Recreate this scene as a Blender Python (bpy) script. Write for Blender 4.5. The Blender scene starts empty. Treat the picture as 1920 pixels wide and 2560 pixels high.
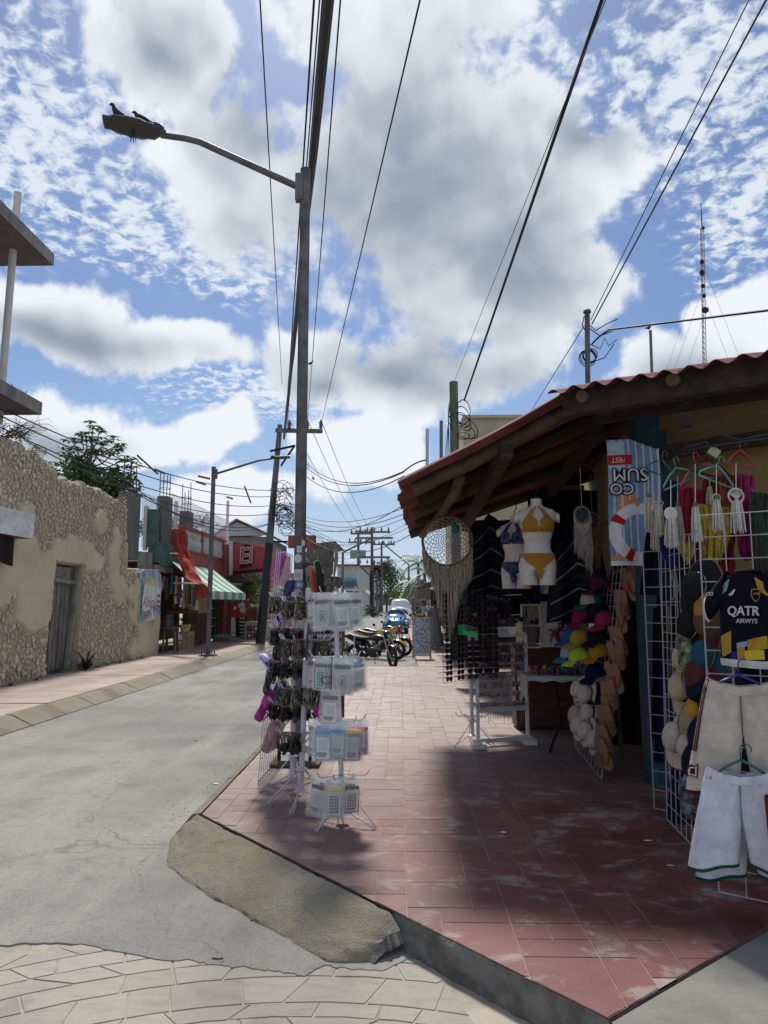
import bpy, bmesh, math, random
import numpy as np
from mathutils import Vector, Matrix, noise as mn
S = bpy.context.scene
COL = S.collection
R = math.radians
random.seed(7)
# ---------------------------------------------------------------- camera
F, CX, CY, VPX, HY, CH = 1800., 960., 1280., 1000., 1510., 1.7
YAW, PIT = math.atan((VPX-CX)/F), math.atan((HY-CY)/F)
cam = bpy.data.cameras.new('camera'); camo = bpy.data.objects.new('camera', cam); COL.objects.link(camo)
camo.location = (0, 0, CH); camo.rotation_euler = (R(90)+PIT, 0, YAW)
cam.sensor_fit = 'VERTICAL'; cam.sensor_height = 36; cam.lens = 36*F/2560; cam.clip_start = .05; cam.clip_end = 5000
S.camera = camo
# ---------------------------------------------------------------- light and exposure
S.view_settings.view_transform = 'Standard'; S.view_settings.look = 'None'
S.view_settings.exposure = 0.6; S.view_settings.gamma = 1; S.view_settings.use_curve_mapping = False
SUNV = Vector((-.12, 1, 1.32)).normalized()
sl = bpy.data.lights.new('sun', 'SUN'); sl.energy = 2.8; sl.angle = R(7); sl.color = (1, .95, .87)
so = bpy.data.objects.new('sun', sl); COL.objects.link(so); so.rotation_euler = (-SUNV).to_track_quat('-Z', 'Y').to_euler()
so.location = (0, 30, 60)

def ray(px, py):
    x, y, z = (px-CX)/F, 1., -(py-CY)/F
    c, s = math.cos(PIT), math.sin(PIT); y, z = y*c-z*s, y*s+z*c
    c, s = math.cos(YAW), math.sin(YAW); return Vector((x*c-y*s, x*s+y*c, z))
def W(px, py, Y):
    r = ray(px, py); t = Y/r.y; return Vector((r.x*t, Y, CH+r.z*t))
def G(px, py, z=.15):
    r = ray(px, py); t = (z-CH)/r.z; return Vector((r.x*t, r.y*t, z))
def WX(px, py, X):
    r = ray(px, py); t = X/r.x; return Vector((X, r.y*t, CH+r.z*t))

# ---------------------------------------------------------------- node helpers
class NT:
    def __init__(s, tree): s.t = tree; s.n = tree.nodes; s.l = tree.links
    def node(s, typ, ins=(), **kw):
        n = s.n.new(typ)
        for k, v in kw.items(): setattr(n, k, v)
        for k, v in (ins.items() if isinstance(ins, dict) else enumerate(ins)):
            if v is None: continue
            sock = n.inputs[k]
            if isinstance(v, bpy.types.NodeSocket): s.l.new(v, sock)
            else: sock.default_value = v
        return n
    def m(s, op, a, b=None, c=None, clamp=False): return s.node('ShaderNodeMath', (a, b, c), operation=op, use_clamp=clamp).outputs[0]
    def vm(s, op, a, b=None): return s.node('ShaderNodeVectorMath', (a, b), operation=op).outputs
    def mix(s, f, a, b, bt='MIX'):
        n = s.node('ShaderNodeMix', data_type='RGBA', blend_type=bt); n.clamp_factor = True
        for i, v in ((0, f), (6, a), (7, b)):
            if isinstance(v, bpy.types.NodeSocket): s.l.new(v, n.inputs[i])
            else: n.inputs[i].default_value = (*v, 1) if i > 0 and len(v) == 3 else v
        return n.outputs[2]
    def rng(s, v, a, b, c=0., d=1., smooth=True):
        return s.node('ShaderNodeMapRange', (v, a, b, c, d), interpolation_type='SMOOTHSTEP' if smooth else 'LINEAR').outputs[0]
    def noise(s, vec, scale, det=4, rough=.55, dist=0):
        return s.node('ShaderNodeTexNoise', {'Vector': vec, 'Scale': scale, 'Detail': det, 'Roughness': rough, 'Distortion': dist}).outputs[0]

# ---------------------------------------------------------------- sky
w = bpy.data.worlds.new('World'); S.world = w; w.use_nodes = True; w.node_tree.nodes.clear()
n = NT(w.node_tree)
sky = n.node('ShaderNodeTexSky', sky_type='NISHITA', sun_disc=False, sun_elevation=math.asin(SUNV.z),
             sun_rotation=math.atan2(SUNV.x, SUNV.y), air_density=1.0, dust_density=.6, ozone_density=2.5)
tc = n.node('ShaderNodeTexCoord').outputs['Generated']
xyz = n.node('ShaderNodeSeparateXYZ', (tc,)).outputs
az = n.m('ARCTAN2', xyz[0], xyz[1]); el = n.m('ARCSINE', xyz[2])
ae = n.node('ShaderNodeCombineXYZ', (az, el, 0.)).outputs[0]
zz = n.m('ADD', n.m('ABSOLUTE', xyz[2]), .16)
pl = n.node('ShaderNodeCombineXYZ', (n.m('DIVIDE', xyz[0], zz), n.m('DIVIDE', xyz[1], zz), 0.)).outputs[0]
def aepx(px, py):
    r = ray(px, py).normalized(); return math.atan2(r.x, r.y), math.asin(r.z)
wv = n.node('ShaderNodeTexNoise', {'Vector': ae, 'Scale': 4.5, 'Detail': 2.}).outputs[1]
wc = n.vm('ADD', ae, n.vm('MULTIPLY', n.vm('SUBTRACT', wv, (.5, .5, .5))[0], (.20, .14, 0))[0])[0]
def field(blobs):
    # warp the coordinates so the cloud masses have torn outlines
    acc = None
    for bx, by, rx, ry in blobs:
        a, e = aepx(bx, by); sa = abs(aepx(bx+rx, by)[0]-aepx(bx-rx, by)[0])/2; se = abs(aepx(bx, by+ry)[1]-aepx(bx, by-ry)[1])/2
        d = n.vm('LENGTH', n.vm('MULTIPLY', n.vm('SUBTRACT', wc, (a, e, 0))[0], (1/sa, 1/se, 0))[0])[1]
        v = n.m('SUBTRACT', 1.25, d)
        acc = v if acc is None else n.m('SMOOTH_MAX', acc, v, .25)
    return acc
cum = field([(1030, 420, 470, 400), (1260, 640, 360, 300), (430, 120, 260, 240), (640, 430, 300, 170), (170, 830, 270, 120), (420, 880, 190, 85),
             (40, 740, 120, 80), (110, 1090, 230, 90), (330, 1130, 150, 60), (555, 1090, 95, 75), (800, 930, 190, 110), (1030, 960, 280, 150),
             (1720, 960, 260, 150), (1880, 790, 160, 130), (1540, 400, 190, 170), (860, 1140, 220, 90), (1000, 20, 420, 130), (1640, 880, 160, 110), (620, 1230, 240, 50)])
thin = field([(60, 300, 330, 330), (330, 560, 260, 120), (1780, 180, 400, 260), (1850, 480, 160, 200), (560, 640, 160, 110), (640, 1000, 240, 60), (1300, 60, 200, 120)])
outv = n.rng(n.m('ABSOLUTE', az), .55, .9)            # away from the street the same broken cumulus goes on
far = n.m('MULTIPLY', n.m('SUBTRACT', n.noise(pl, 1.1, 2), .42), 3.)
cum = n.m('ADD', n.m('MULTIPLY', cum, n.m('SUBTRACT', 1., outv)), n.m('MULTIPLY', far, outv))
upv = n.rng(el, .72, 1.05)
cum = n.m('ADD', n.m('MULTIPLY', cum, n.m('SUBTRACT', 1., upv)), n.m('MULTIPLY', far, upv))
f1 = n.noise(ae, 7., 6, .58, .1); f0 = n.noise(n.vm('ADD', ae, (.008, .026, 0))[0], 7., 2, .58, .1)
f2 = n.noise(ae, 2.6, 3, .5)
den = n.m('ADD', n.m('MULTIPLY', cum, .8), n.m('MULTIPLY', n.m('SUBTRACT', f1, .5), 2.3))
alpha = n.rng(den, .14, .42)
lit = n.rng(n.m('SUBTRACT', f1, f0), -.11, .11)
thick = field([(1010, 470, 430, 400), (1230, 600, 330, 260), (1020, 930, 330, 110), (430, 100, 170, 150), (640, 300, 150, 200), (210, 880, 240, 60), (1690, 940, 170, 90), (800, 960, 110, 70), (1480, 300, 170, 120), (120, 1110, 160, 40)])
thick = n.m('ADD', n.m('MULTIPLY', thick, n.m('SUBTRACT', 1., outv)), n.m('MULTIPLY', n.m('SUBTRACT', far, .4), outv))
core = n.rng(n.m('ADD', n.m('MULTIPLY', thick, .85), n.m('ADD', n.m('MULTIPLY', n.m('SUBTRACT', f2, .5), 1.1), n.m('ADD', n.m('MULTIPLY', n.m('SUBTRACT', f1, .5), .9), n.m('MULTIPLY', lit, -.34)))), -.45, 1.05)
shade = n.m('MULTIPLY', core, n.rng(el, -.05, .3, .75, 1.), clamp=True)
ccol = n.mix(shade, (.58, .605, .64), (.19, .232, .288))
g1 = n.noise(pl, 27., 4, .6, .3)
talpha = n.m('MULTIPLY', n.rng(n.m('ADD', g1, n.m('MULTIPLY', thin, .16)), .50, .74), .92)
talpha = n.m('MULTIPLY', talpha, n.rng(thin, -.25, .35))
base = n.mix(1., sky.outputs[0], (.050, .055, .063), 'MULTIPLY')
base = n.mix(n.rng(el, .36, -.02), base, (.31, .41, .54))
col = n.mix(talpha, base, (.53, .575, .62))
col = n.mix(alpha, col, ccol)
col = n.mix(n.m('MULTIPLY', n.rng(el, .16, -.02), .75), col, (.445, .49, .53))
bg = n.node('ShaderNodeBackground', (col, 1.0))
n.l.new(bg.outputs[0], n.node('ShaderNodeOutputWorld').inputs[0])
w.cycles.sampling_method = 'MANUAL'; w.cycles.sample_map_resolution = 256

# ---------------------------------------------------------------- materials
MC = {}
def mat(name, c, rough=.7, var=.18, sc=5., bump=.0, bs=60., metal=0., dirt=0., dc=(.12, .11, .1), ds=1.3, rnd=0., alpha=1., pos=False, emit=None, spec=None, c2=None, stretch=None, fig=None, detail=5):
    if name in MC: return MC[name]
    m = bpy.data.materials.new(name); m.use_nodes = True; t = NT(m.node_tree)
    p = t.n['Principled BSDF']
    co = t.node('ShaderNodeNewGeometry').outputs['Position'] if pos else t.node('ShaderNodeTexCoord').outputs['Object']
    if stretch: co = t.vm('MULTIPLY', co, stretch)[0]
    nz = t.noise(co, sc, detail, .6)
    a = tuple(max(0, v*(1-var)) for v in c); b = c2 or tuple(min(1, v*(1+var)) for v in c)
    cc = t.mix(t.rng(nz, .3, .7), a, b)
    if dirt: cc = t.mix(t.m('MULTIPLY', t.rng(t.noise(co, ds, 6, .65), .45, .72), dirt), cc, dc)
    if rnd:
        oi = t.node('ShaderNodeObjectInfo').outputs['Random']
        cc = t.mix(1., cc, t.node('ShaderNodeCombineXYZ', [t.m('MULTIPLY_ADD', oi, rnd*2, 1-rnd)]*3).outputs[0], 'MULTIPLY')
    t.l.new(cc, p.inputs['Base Color'])
    p.inputs['Roughness'].default_value = rough; p.inputs['Metallic'].default_value = metal
    if spec is not None: p.inputs['Specular IOR Level'].default_value = spec
    if alpha < 1: p.inputs['Alpha'].default_value = alpha
    if bump:
        bn = t.node('ShaderNodeBump', {'Strength': bump, 'Distance': .02, 'Height': t.noise(co, bs, 4, .6)})
        t.l.new(bn.outputs[0], p.inputs['Normal'])
    if emit: p.inputs['Emission Color'].default_value = (*emit, 1); p.inputs['Emission Strength'].default_value = 1
    MC[name] = m; return m
def flat(name, c, rough=.6, **k): return mat(name, c, rough, k.pop('var', .07), k.pop('sc', 20.), **k)
def cloth(name, c, **k): return mat(name, c, .9, k.pop('var', .12), k.pop('sc', 14.), bump=k.pop('bump', .25), bs=k.pop('bs', 220.), spec=.15, **k)

# ---------------------------------------------------------------- mesh helpers
class M:
    def __init__(s): s.v = []; s.f = []; s.mi = []
    def add(s, v, f, mi=0):
        o = len(s.v); s.v += [tuple(x) for x in v]; s.f += [tuple(i+o for i in q) for q in f]; s.mi += [mi]*len(f); return s
    def box(s, c, d, rot=None, mi=0, ch=0.):
        c = Vector(c); x, y, z = (k/2 for k in d); rm = rot or Matrix.Identity(3)
        if ch:
            vs = []; e = ch
            for sx in (-1, 1):
                for sy in (-1, 1):
                    for sz in (-1, 1):
                        vs += [(sx*(x-e), sy*(y-e), sz*z), (sx*(x-e), sy*y, sz*(z-e)), (sx*x, sy*(y-e), sz*(z-e))]
            bm = bmesh.new()
            for q in vs: bm.verts.new(q)
            r = bmesh.ops.convex_hull(bm, input=bm.verts[:]); bm.verts.index_update()
            bmesh.ops.dissolve_limit(bm, angle_limit=.02, verts=bm.verts[:], edges=bm.edges[:]); bm.verts.index_update()
            s.add([c+rm@q.co for q in bm.verts], [[k.index for k in fc.verts] for fc in bm.faces], mi); bm.free(); return s
        vs = [c+rm@Vector((a*x, b*y, g*z)) for a in (-1, 1) for b in (-1, 1) for g in (-1, 1)]
        return s.add(vs, [(0, 1, 3, 2), (4, 6, 7, 5), (0, 4, 5, 1), (2, 3, 7, 6), (0, 2, 6, 4), (1, 5, 7, 3)], mi)
    def b2(s, a, b, mi=0, ch=0.):
        a, b = Vector(a), Vector(b); return s.box((a+b)/2, [abs(k) for k in (b-a)], None, mi, ch)
    def beam(s, a, b, wd, ht, mi=0, up=(0, 0, 1)):
        a, b = Vector(a), Vector(b); d = b-a; y = d.normalized(); x = y.cross(Vector(up))
        x = x.normalized() if x.length > 1e-4 else Vector((1, 0, 0)); z = x.cross(y)
        return s.box((a+b)/2, (wd, d.length, ht), Matrix((x, y, z)).transposed(), mi)
    def tube(s, pts, r, n=8, mi=0, caps=True):
        pts = [Vector(p) for p in pts]; k = len(pts); rs = r if isinstance(r, (list, tuple)) else [r]*k
        vs = []; fs = []; px = None
        for i, p in enumerate(pts):
            d = (pts[min(i+1, k-1)]-pts[max(i-1, 0)]).normalized()
            if px is None: px = d.orthogonal().normalized()
            px = (px-d*px.dot(d)); px = px.normalized() if px.length > 1e-5 else d.orthogonal().normalized()
            py = d.cross(px)
            vs += [p+(px*math.cos(6.28319*j/n)+py*math.sin(6.28319*j/n))*rs[i] for j in range(n)]
        for i in range(k-1):
            fs += [(i*n+j, i*n+(j+1) % n, (i+1)*n+(j+1) % n, (i+1)*n+j) for j in range(n)]
        if caps: fs += [tuple(range(n))[::-1], tuple((k-1)*n+j for j in range(n))]
        return s.add(vs, fs, mi)
    def surf(s, fn, nu, nv, mi=0, wrapu=False, flip=False):
        vs = [fn(i/nu, j/nv) for j in range(nv+1) for i in range(nu if wrapu else nu+1)]
        q = nu if wrapu else nu+1; fs = []
        for j in range(nv):
            for i in range(nu):
                a = (j*q+i, j*q+(i+1) % q, (j+1)*q+(i+1) % q, (j+1)*q+i); fs.append(a[::-1] if flip else a)
        return s.add(vs, fs, mi)
    def lathe(s, prof, n=16, c=(0, 0, 0), rot=None, mi=0, sx=1, sy=1):
        c = Vector(c); rm = rot or Matrix.Identity(3); k = len(prof)
        vs = [c+rm@Vector((r*math.cos(6.28319*j/n)*sx, r*math.sin(6.28319*j/n)*sy, z)) for r, z in prof for j in range(n)]
        fs = [(i*n+j, i*n+(j+1) % n, (i+1)*n+(j+1) % n, (i+1)*n+j) for i in range(k-1) for j in range(n)]
        if prof[0][0] > 1e-6: fs.append(tuple(range(n))[::-1])
        if prof[-1][0] > 1e-6: fs.append(tuple((k-1)*n+j for j in range(n)))
        return s.add(vs, fs, mi)
    def ell(s, c, r, n=12, k=8, rot=None, mi=0):
        pr = [(max(1e-7, math.sin(math.pi*i/k)), -math.cos(math.pi*i/k)) for i in range(k+1)]
        rm = (rot or Matrix.Identity(3)) @ Matrix.Diagonal(Vector(r)); return s.lathe(pr, n, c, rm, mi)
    def torus(s, c, Rr, r, rot=None, n=24, k=8, mi=0, a0=0, a1=6.28319, sy=1):
        c = Vector(c); rm = rot or Matrix.Identity(3); full = abs(a1-a0) > 6.28
        def fn(u, v):
            a = a0+(a1-a0)*u; b = 6.28319*v; q = Rr+r*math.cos(b)
            return c+rm@Vector((q*math.cos(a), q*math.sin(a)*sy, r*math.sin(b)))
        return s.surf(fn, n, k, mi, wrapu=full)
    def prism(s, poly, a, b, mi=0):
        """poly: list of 3d points, extruded from +a*0 by vector b"""
        b = Vector(b); k = len(poly); p = [Vector(q)+Vector(a) for q in poly]
        return s.add(p+[q+b for q in p], [tuple(range(k))[::-1], tuple(range(k, 2*k))]+[(i, (i+1) % k, (i+1) % k+k, i+k) for i in range(k)], mi)
    def build(s, name, mats, parent=None, smooth=False, local=False, origin=None):
        me = bpy.data.meshes.new(name); o0 = Vector((0, 0, 0))
        if not local:
            if parent is not None: o0 = wl(parent)
            elif origin is not None: o0 = Vector(origin)
            elif s.v:
                a = np.array(s.v); o0 = Vector(((a[:, 0].min()+a[:, 0].max())/2, (a[:, 1].min()+a[:, 1].max())/2, a[:, 2].min()))
        me.from_pydata([(x-o0.x, y-o0.y, z-o0.z) for x, y, z in s.v], [], s.f)
        mats = mats if isinstance(mats, (list, tuple)) else [mats]
        for q in mats: me.materials.append(q)
        if any(s.mi): me.polygons.foreach_set('material_index', s.mi)
        if smooth: me.polygons.foreach_set('use_smooth', [True]*len(me.polygons))
        if smooth == 2: me.set_sharp_from_angle(angle=R(40))
        me.update()
        ob = bpy.data.objects.new(name, me); COL.objects.link(ob)
        if parent is not None: ob.parent = parent
        elif not local: ob.location = o0
        return ob
def wl(o):
    p = Vector((0, 0, 0))
    while o is not None: p += o.location; o = o.parent
    return p
def tag(o, label, cat, group=None):
    o['label'] = label; o['category'] = cat
    if group: o['group'] = group
    return o
def thing(name, label, cat, loc=(0, 0, 0), group=None):
    o = bpy.data.objects.new(name, None); COL.objects.link(o); o.location = loc; o.empty_display_size = .1
    return tag(o, label, cat, group)
def struct(o, kind='structure'): o['kind'] = kind; return o
def dup(root, loc, rot=(0, 0, 0), sc=1, label=None, group=None, mats=None):
    def cp(o, par):
        c = o.copy(); COL.objects.link(c); c.parent = par
        if mats and c.data:
            for i, ms in enumerate(c.material_slots):
                nm = ms.material.name if ms.material else None
                if nm in mats: ms.link = 'OBJECT'; ms.material = mats[nm]
        for ch in list(o.children): cp(ch, c)
        return c
    r = cp(root, None); r.location = loc; r.rotation_euler = rot; r.scale = (sc,)*3 if isinstance(sc, (int, float)) else sc
    if label: r['label'] = label
    if group: r['group'] = group
    return r
def kill(root):
    for c in list(root.children): kill(c)
    bpy.data.objects.remove(root)
def text(s, size, m, parent, mtx, name='lettering', ext=.002, bold=0., font=None, shear=0., spacing=1.):
    cu = bpy.data.curves.new('t', 'FONT'); cu.body = s; cu.size = size; cu.extrude = ext; cu.offset = bold; cu.align_x = 'CENTER'; cu.align_y = 'CENTER'
    cu.resolution_u = 3; cu.shear = shear; cu.space_character = spacing
    t = bpy.data.objects.new('t', cu); COL.objects.link(t); bpy.context.view_layer.update()
    me = bpy.data.meshes.new_from_object(t.evaluated_get(bpy.context.evaluated_depsgraph_get()))
    bpy.data.objects.remove(t); bpy.data.curves.remove(cu)
    if parent is not None: mtx = Matrix.Translation(-wl(parent)) @ mtx
    me.transform(mtx); me.materials.clear(); me.materials.append(m); me.name = name
    o = bpy.data.objects.new(name, me); COL.objects.link(o); o.parent = parent; return o
def fr(o, x, y):
    """4x4 frame: origin o, text direction x, text up y"""
    x = Vector(x).normalized(); y = Vector(y); y = (y-x*y.dot(x)).normalized(); z = x.cross(y)
    m = Matrix((x, y, z)).transposed().to_4x4(); m.translation = Vector(o); return m
def lerp(a, b, t): return Vector(a)*(1-t)+Vector(b)*t
def nz(x, y=0., z=0.): return mn.noise(Vector((x, y, z)))
def rnd(a, b): return random.uniform(a, b)
def sagpts(p0, p1, sag, k=14):
    return [lerp(p0, p1, i/k)-Vector((0, 0, sag*4*(i/k)*(1-i/k))) for i in range(k+1)]
def rz(a): return Matrix.Rotation(a, 3, 'Z')
S.cycles.max_bounces = 5; S.cycles.diffuse_bounces = 3; S.cycles.glossy_bounces = 2; S.cycles.transmission_bounces = 2; S.cycles.transparent_max_bounces = 14
S.cycles.caustics_reflective = False; S.cycles.caustics_refractive = False
# ================================================================ ground, road, pavements
m_ground = mat('dusty_ground', (.30, .28, .24), .95, .2, .8, pos=True)
def asphalt():
    m = bpy.data.materials.new('asphalt'); m.use_nodes = True; t = NT(m.node_tree); p = t.n['Principled BSDF']
    co = t.node('ShaderNodeNewGeometry').outputs['Position']
    big = t.noise(co, .45, 5, .6); st = t.noise(t.vm('MULTIPLY', co, (1.6, .22, 1))[0], 1.1, 5, .6); fine = t.noise(co, 95., 3, .7); mid = t.noise(co, 9., 5, .7)
    c = t.mix(t.rng(big, .3, .7), (.20, .198, .188), (.335, .327, .30))
    c = t.mix(t.m('MULTIPLY', t.rng(st, .45, .7), .6), c, (.40, .385, .35)); c = t.mix(t.m('MULTIPLY', t.rng(t.noise(co, 1.7, 6, .65, .5), .52, .7), .5), c, (.19, .187, .175))
    c = t.mix(t.m('MULTIPLY', t.rng(mid, .5, .75), .5), c, (.15, .148, .14))
    c = t.mix(t.m('MULTIPLY', t.rng(fine, .54, .68), .75), c, (.11, .11, .105))
    c = t.mix(t.m('MULTIPLY', t.rng(fine, .42, .3), .4), c, (.5, .49, .45)); g3 = t.noise(co, 30., 4, .75); c = t.mix(t.m('MULTIPLY', t.rng(g3, .54, .68), .55), c, (.13, .128, .12)); c = t.mix(t.m('MULTIPLY', t.rng(g3, .42, .3), .35), c, (.46, .45, .41))
    vo = t.node('ShaderNodeTexVoronoi', {'Vector': t.vm('ADD', co, t.vm('MULTIPLY', t.node('ShaderNodeTexNoise', {'Vector': co, 'Scale': 2.2, 'Detail': 5.}).outputs[1], (.9, .9, 0))[0])[0], 'Scale': .27}, feature='DISTANCE_TO_EDGE').outputs[0]
    c = t.mix(t.m('MULTIPLY', t.rng(vo, .0025, .0), .4), c, (.07, .068, .062))
    t.l.new(c, p.inputs['Base Color']); p.inputs['Roughness'].default_value = .9; p.inputs['Specular IOR Level'].default_value = .25
    b = t.node('ShaderNodeBump', {'Strength': .55, 'Distance': .012, 'Height': t.m('ADD', fine, t.m('MULTIPLY', mid, .8))}); t.l.new(b.outputs[0], p.inputs['Normal'])
    return m
m_asph = asphalt()
g = M(); g.add([(-900, -60, -.03), (900, -60, -.03), (900, 1500, -.03), (-900, 1500, -.03)], [(0, 1, 2, 3)])
struct(g.build('ground', m_ground, origin=(0, 0, 0)))
# asphalt sheet with a ragged near edge lapping over the stamped concrete
edge = []
ctrl = [(-9, 4.3), (-3.2, 3.95), (-2.0, 3.83), (-1.55, 3.84), (-1.2, 3.72), (-.9, 3.64), (-.62, 3.62), (-.45, 3.55), (-.36, 3.66), (-.2, 3.63), (-.08, 3.60), (.05, 3.72), (.1, 3.95)]
for i in range(len(ctrl)-1):
    for k in range(14):
        t_ = k/14; p = lerp((*ctrl[i], 0), (*ctrl[i+1], 0), t_); edge.append((p.x, p.y+.05*nz(p.x*5, 1.3)+.025*nz(p.x*17, 4.)+.012*nz(p.x*43, 9.)))
r_ = M(); k = len(edge); top = [(max(-9, min(.12, x)), 5.75) for x, y in edge]
vs = [(x, y, .0) for x, y in edge]+[(x, y, .0) for x, y in top]+[(x, y-.004, -.025) for x, y in edge]
r_.add(vs, [(i, i+1, k+i+1, k+i) for i in range(k-1)]+[(2*k+i, 2*k+i+1, i+1, i) for i in range(k-1)])
r_.add([(-9, 5.75, 0), (-1.2, 5.75, 0), (-1.2, 18.4, 0), (-9, 18.4, 0)], [(0, 1, 2, 3)])
r_.add([(-9, 18.4, 0), (1.2, 18.4, 0), (1.2, 420, 0), (-9, 420, 0)], [(0, 1, 2, 3)])
road = struct(r_.build('road', m_asph, origin=(-3, 5, 0)))
# stamped concrete apron: fan of stone-like cells
m_apb = mat('apron_grout', (.37, .325, .265), .95, .2, 6, pos=True, bump=.3, bs=70)
def apron_mat():
    m = bpy.data.materials.new('stamped_concrete'); m.use_nodes = True; t = NT(m.node_tree); p = t.n['Principled BSDF']
    co = t.node('ShaderNodeNewGeometry').outputs['Position']; x = t.node('ShaderNodeSeparateXYZ', (co,)).outputs[0]
    a = t.noise(co, 1.6, 5, .6); f = t.noise(co, 60, 4, .7); st = t.noise(t.vm('MULTIPLY', co, (1, 4, 1))[0], 5., 5, .65)
    c = t.mix(t.rng(a, .35, .65), (.37, .325, .265), (.345, .32, .28))
    c = t.mix(t.m('MULTIPLY', t.rng(st, .48, .7), .75), c, (.27, .255, .22)); c = t.mix(t.m('MULTIPLY', t.rng(t.noise(co, 2.6, 6, .65), .5, .7), .6), c, (.23, .22, .195))
    c = t.mix(t.m('MULTIPLY', t.rng(f, .55, .72), .4), c, (.2, .18, .15))
    oi = t.node('ShaderNodeObjectInfo').outputs['Random']
    c = t.mix(1., c, t.node('ShaderNodeCombineXYZ', [t.m('MULTIPLY_ADD', oi, .14, .93)]*3).outputs[0], 'MULTIPLY')
    t.l.new(c, p.inputs['Base Color']); p.inputs['Roughness'].default_value = .85
    b = t.node('ShaderNodeBump', {'Strength': .4, 'Distance': .01, 'Height': t.m('ADD', f, st)}); t.l.new(b.outputs[0], p.inputs['Normal']); return m
m_ap = apron_mat()
ab = M(); ab.add([(-9, -3, -.008), (2.4, -3, -.008), (2.4, 4.3, -.008), (-9, 4.3, -.008)], [(0, 1, 2, 3)])
apron = struct(ab.build('stamped_apron', m_apb, origin=(-1, 3, 0)))
def clip(poly, a, b):
    """keep the part left of the line a->b"""
    out = []; sd = lambda p: (b[0]-a[0])*(p[1]-a[1])-(b[1]-a[1])*(p[0]-a[0])
    for i in range(len(poly)):
        p, q = poly[i], poly[(i+1) % len(poly)]; sp, sq = sd(p), sd(q)
        if sp >= 0: out.append(p)
        if sp*sq < 0: t_ = sp/(sp-sq); out.append((p[0]+(q[0]-p[0])*t_, p[1]+(q[1]-p[1])*t_))
    return out
def area(p): return abs(sum(p[i][0]*p[(i+1) % len(p)][1]-p[(i+1) % len(p)][0]*p[i][1] for i in range(len(p))))/2
def inset(poly, d):
    cx = sum(p[0] for p in poly)/len(poly); cy = sum(p[1] for p in poly)/len(poly); out = []
    for x, y in poly:
        l = math.hypot(x-cx, y-cy) or 1; f = max(.2, 1-d*1.35/l); out.append((cx+(x-cx)*f, cy+(y-cy)*f))
    return out
def slab(mb, poly, z0, z1, ch=.006, jit=0.):
    if area(poly) < .004: return False
    k = len(poly); tp = inset(poly, ch); zt = z1+rnd(-jit, jit)
    cc = (sum(p[0] for p in poly), 0)
    sgn = sum(poly[i][0]*poly[(i+1) % k][1]-poly[(i+1) % k][0]*poly[i][1] for i in range(k))
    fs = [(i, (i+1) % k, (i+1) % k+k, i+k) for i in range(k)]+[tuple(range(k, 2*k))]
    if sgn < 0: fs = [f[::-1] for f in fs]
    mb.add([(x, y, z0) for x, y in poly]+[(x, y, zt) for x, y in tp], fs); return True
random.seed(11)
fc = (-.35, 1.05)
RI = [.155*k_+rnd(-.035, .035) for k_ in range(22)]
for ri in range(4, 20):
    r0, r1 = RI[ri], RI[ri+1]; na = int(6.283*r0/.25); off = rnd(0, 1); BA = [(6.28319*(k_+off)/na+rnd(-.10, .10)/r0, 6.28319*(k_+off)/na+rnd(-.10, .10)/r0) for k_ in range(na)]; BA.append((BA[0][0]+6.28319, BA[0][1]+6.28319))
    for ai in range(na):
        (a0, b0_), (a1, b1_) = BA[ai], BA[ai+1]
        if a1-a0 < .25*(.25/r0) or b1_-b0_ < .25*(.25/r0): continue
        cxp, cyp = fc[0]+(r0+r1)/2*math.cos((a0+a1)/2), fc[1]+(r0+r1)/2*math.sin((a0+a1)/2)
        if cyp < 2.1 or cyp > 3.98 or cxp < -2.6 or cxp > 1.0: continue
        q = [(r0, a0), (r0, (a0+a1)/2), (r0, a1), (r1, b1_), (r1, (b0_+b1_)/2), (r1, b0_)]
        poly = inset([(fc[0]+r*math.cos(a), fc[1]+r*math.sin(a)) for r, a in q], .0022)
        poly = clip(poly, (.62, 2.2), (.08, 3.9))
        if len(poly) < 3: continue
        mb = M()
        if slab(mb, poly, -.014, -.004, .004, .0008): mb.build('stamped_stone', m_ap, apron)
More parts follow.
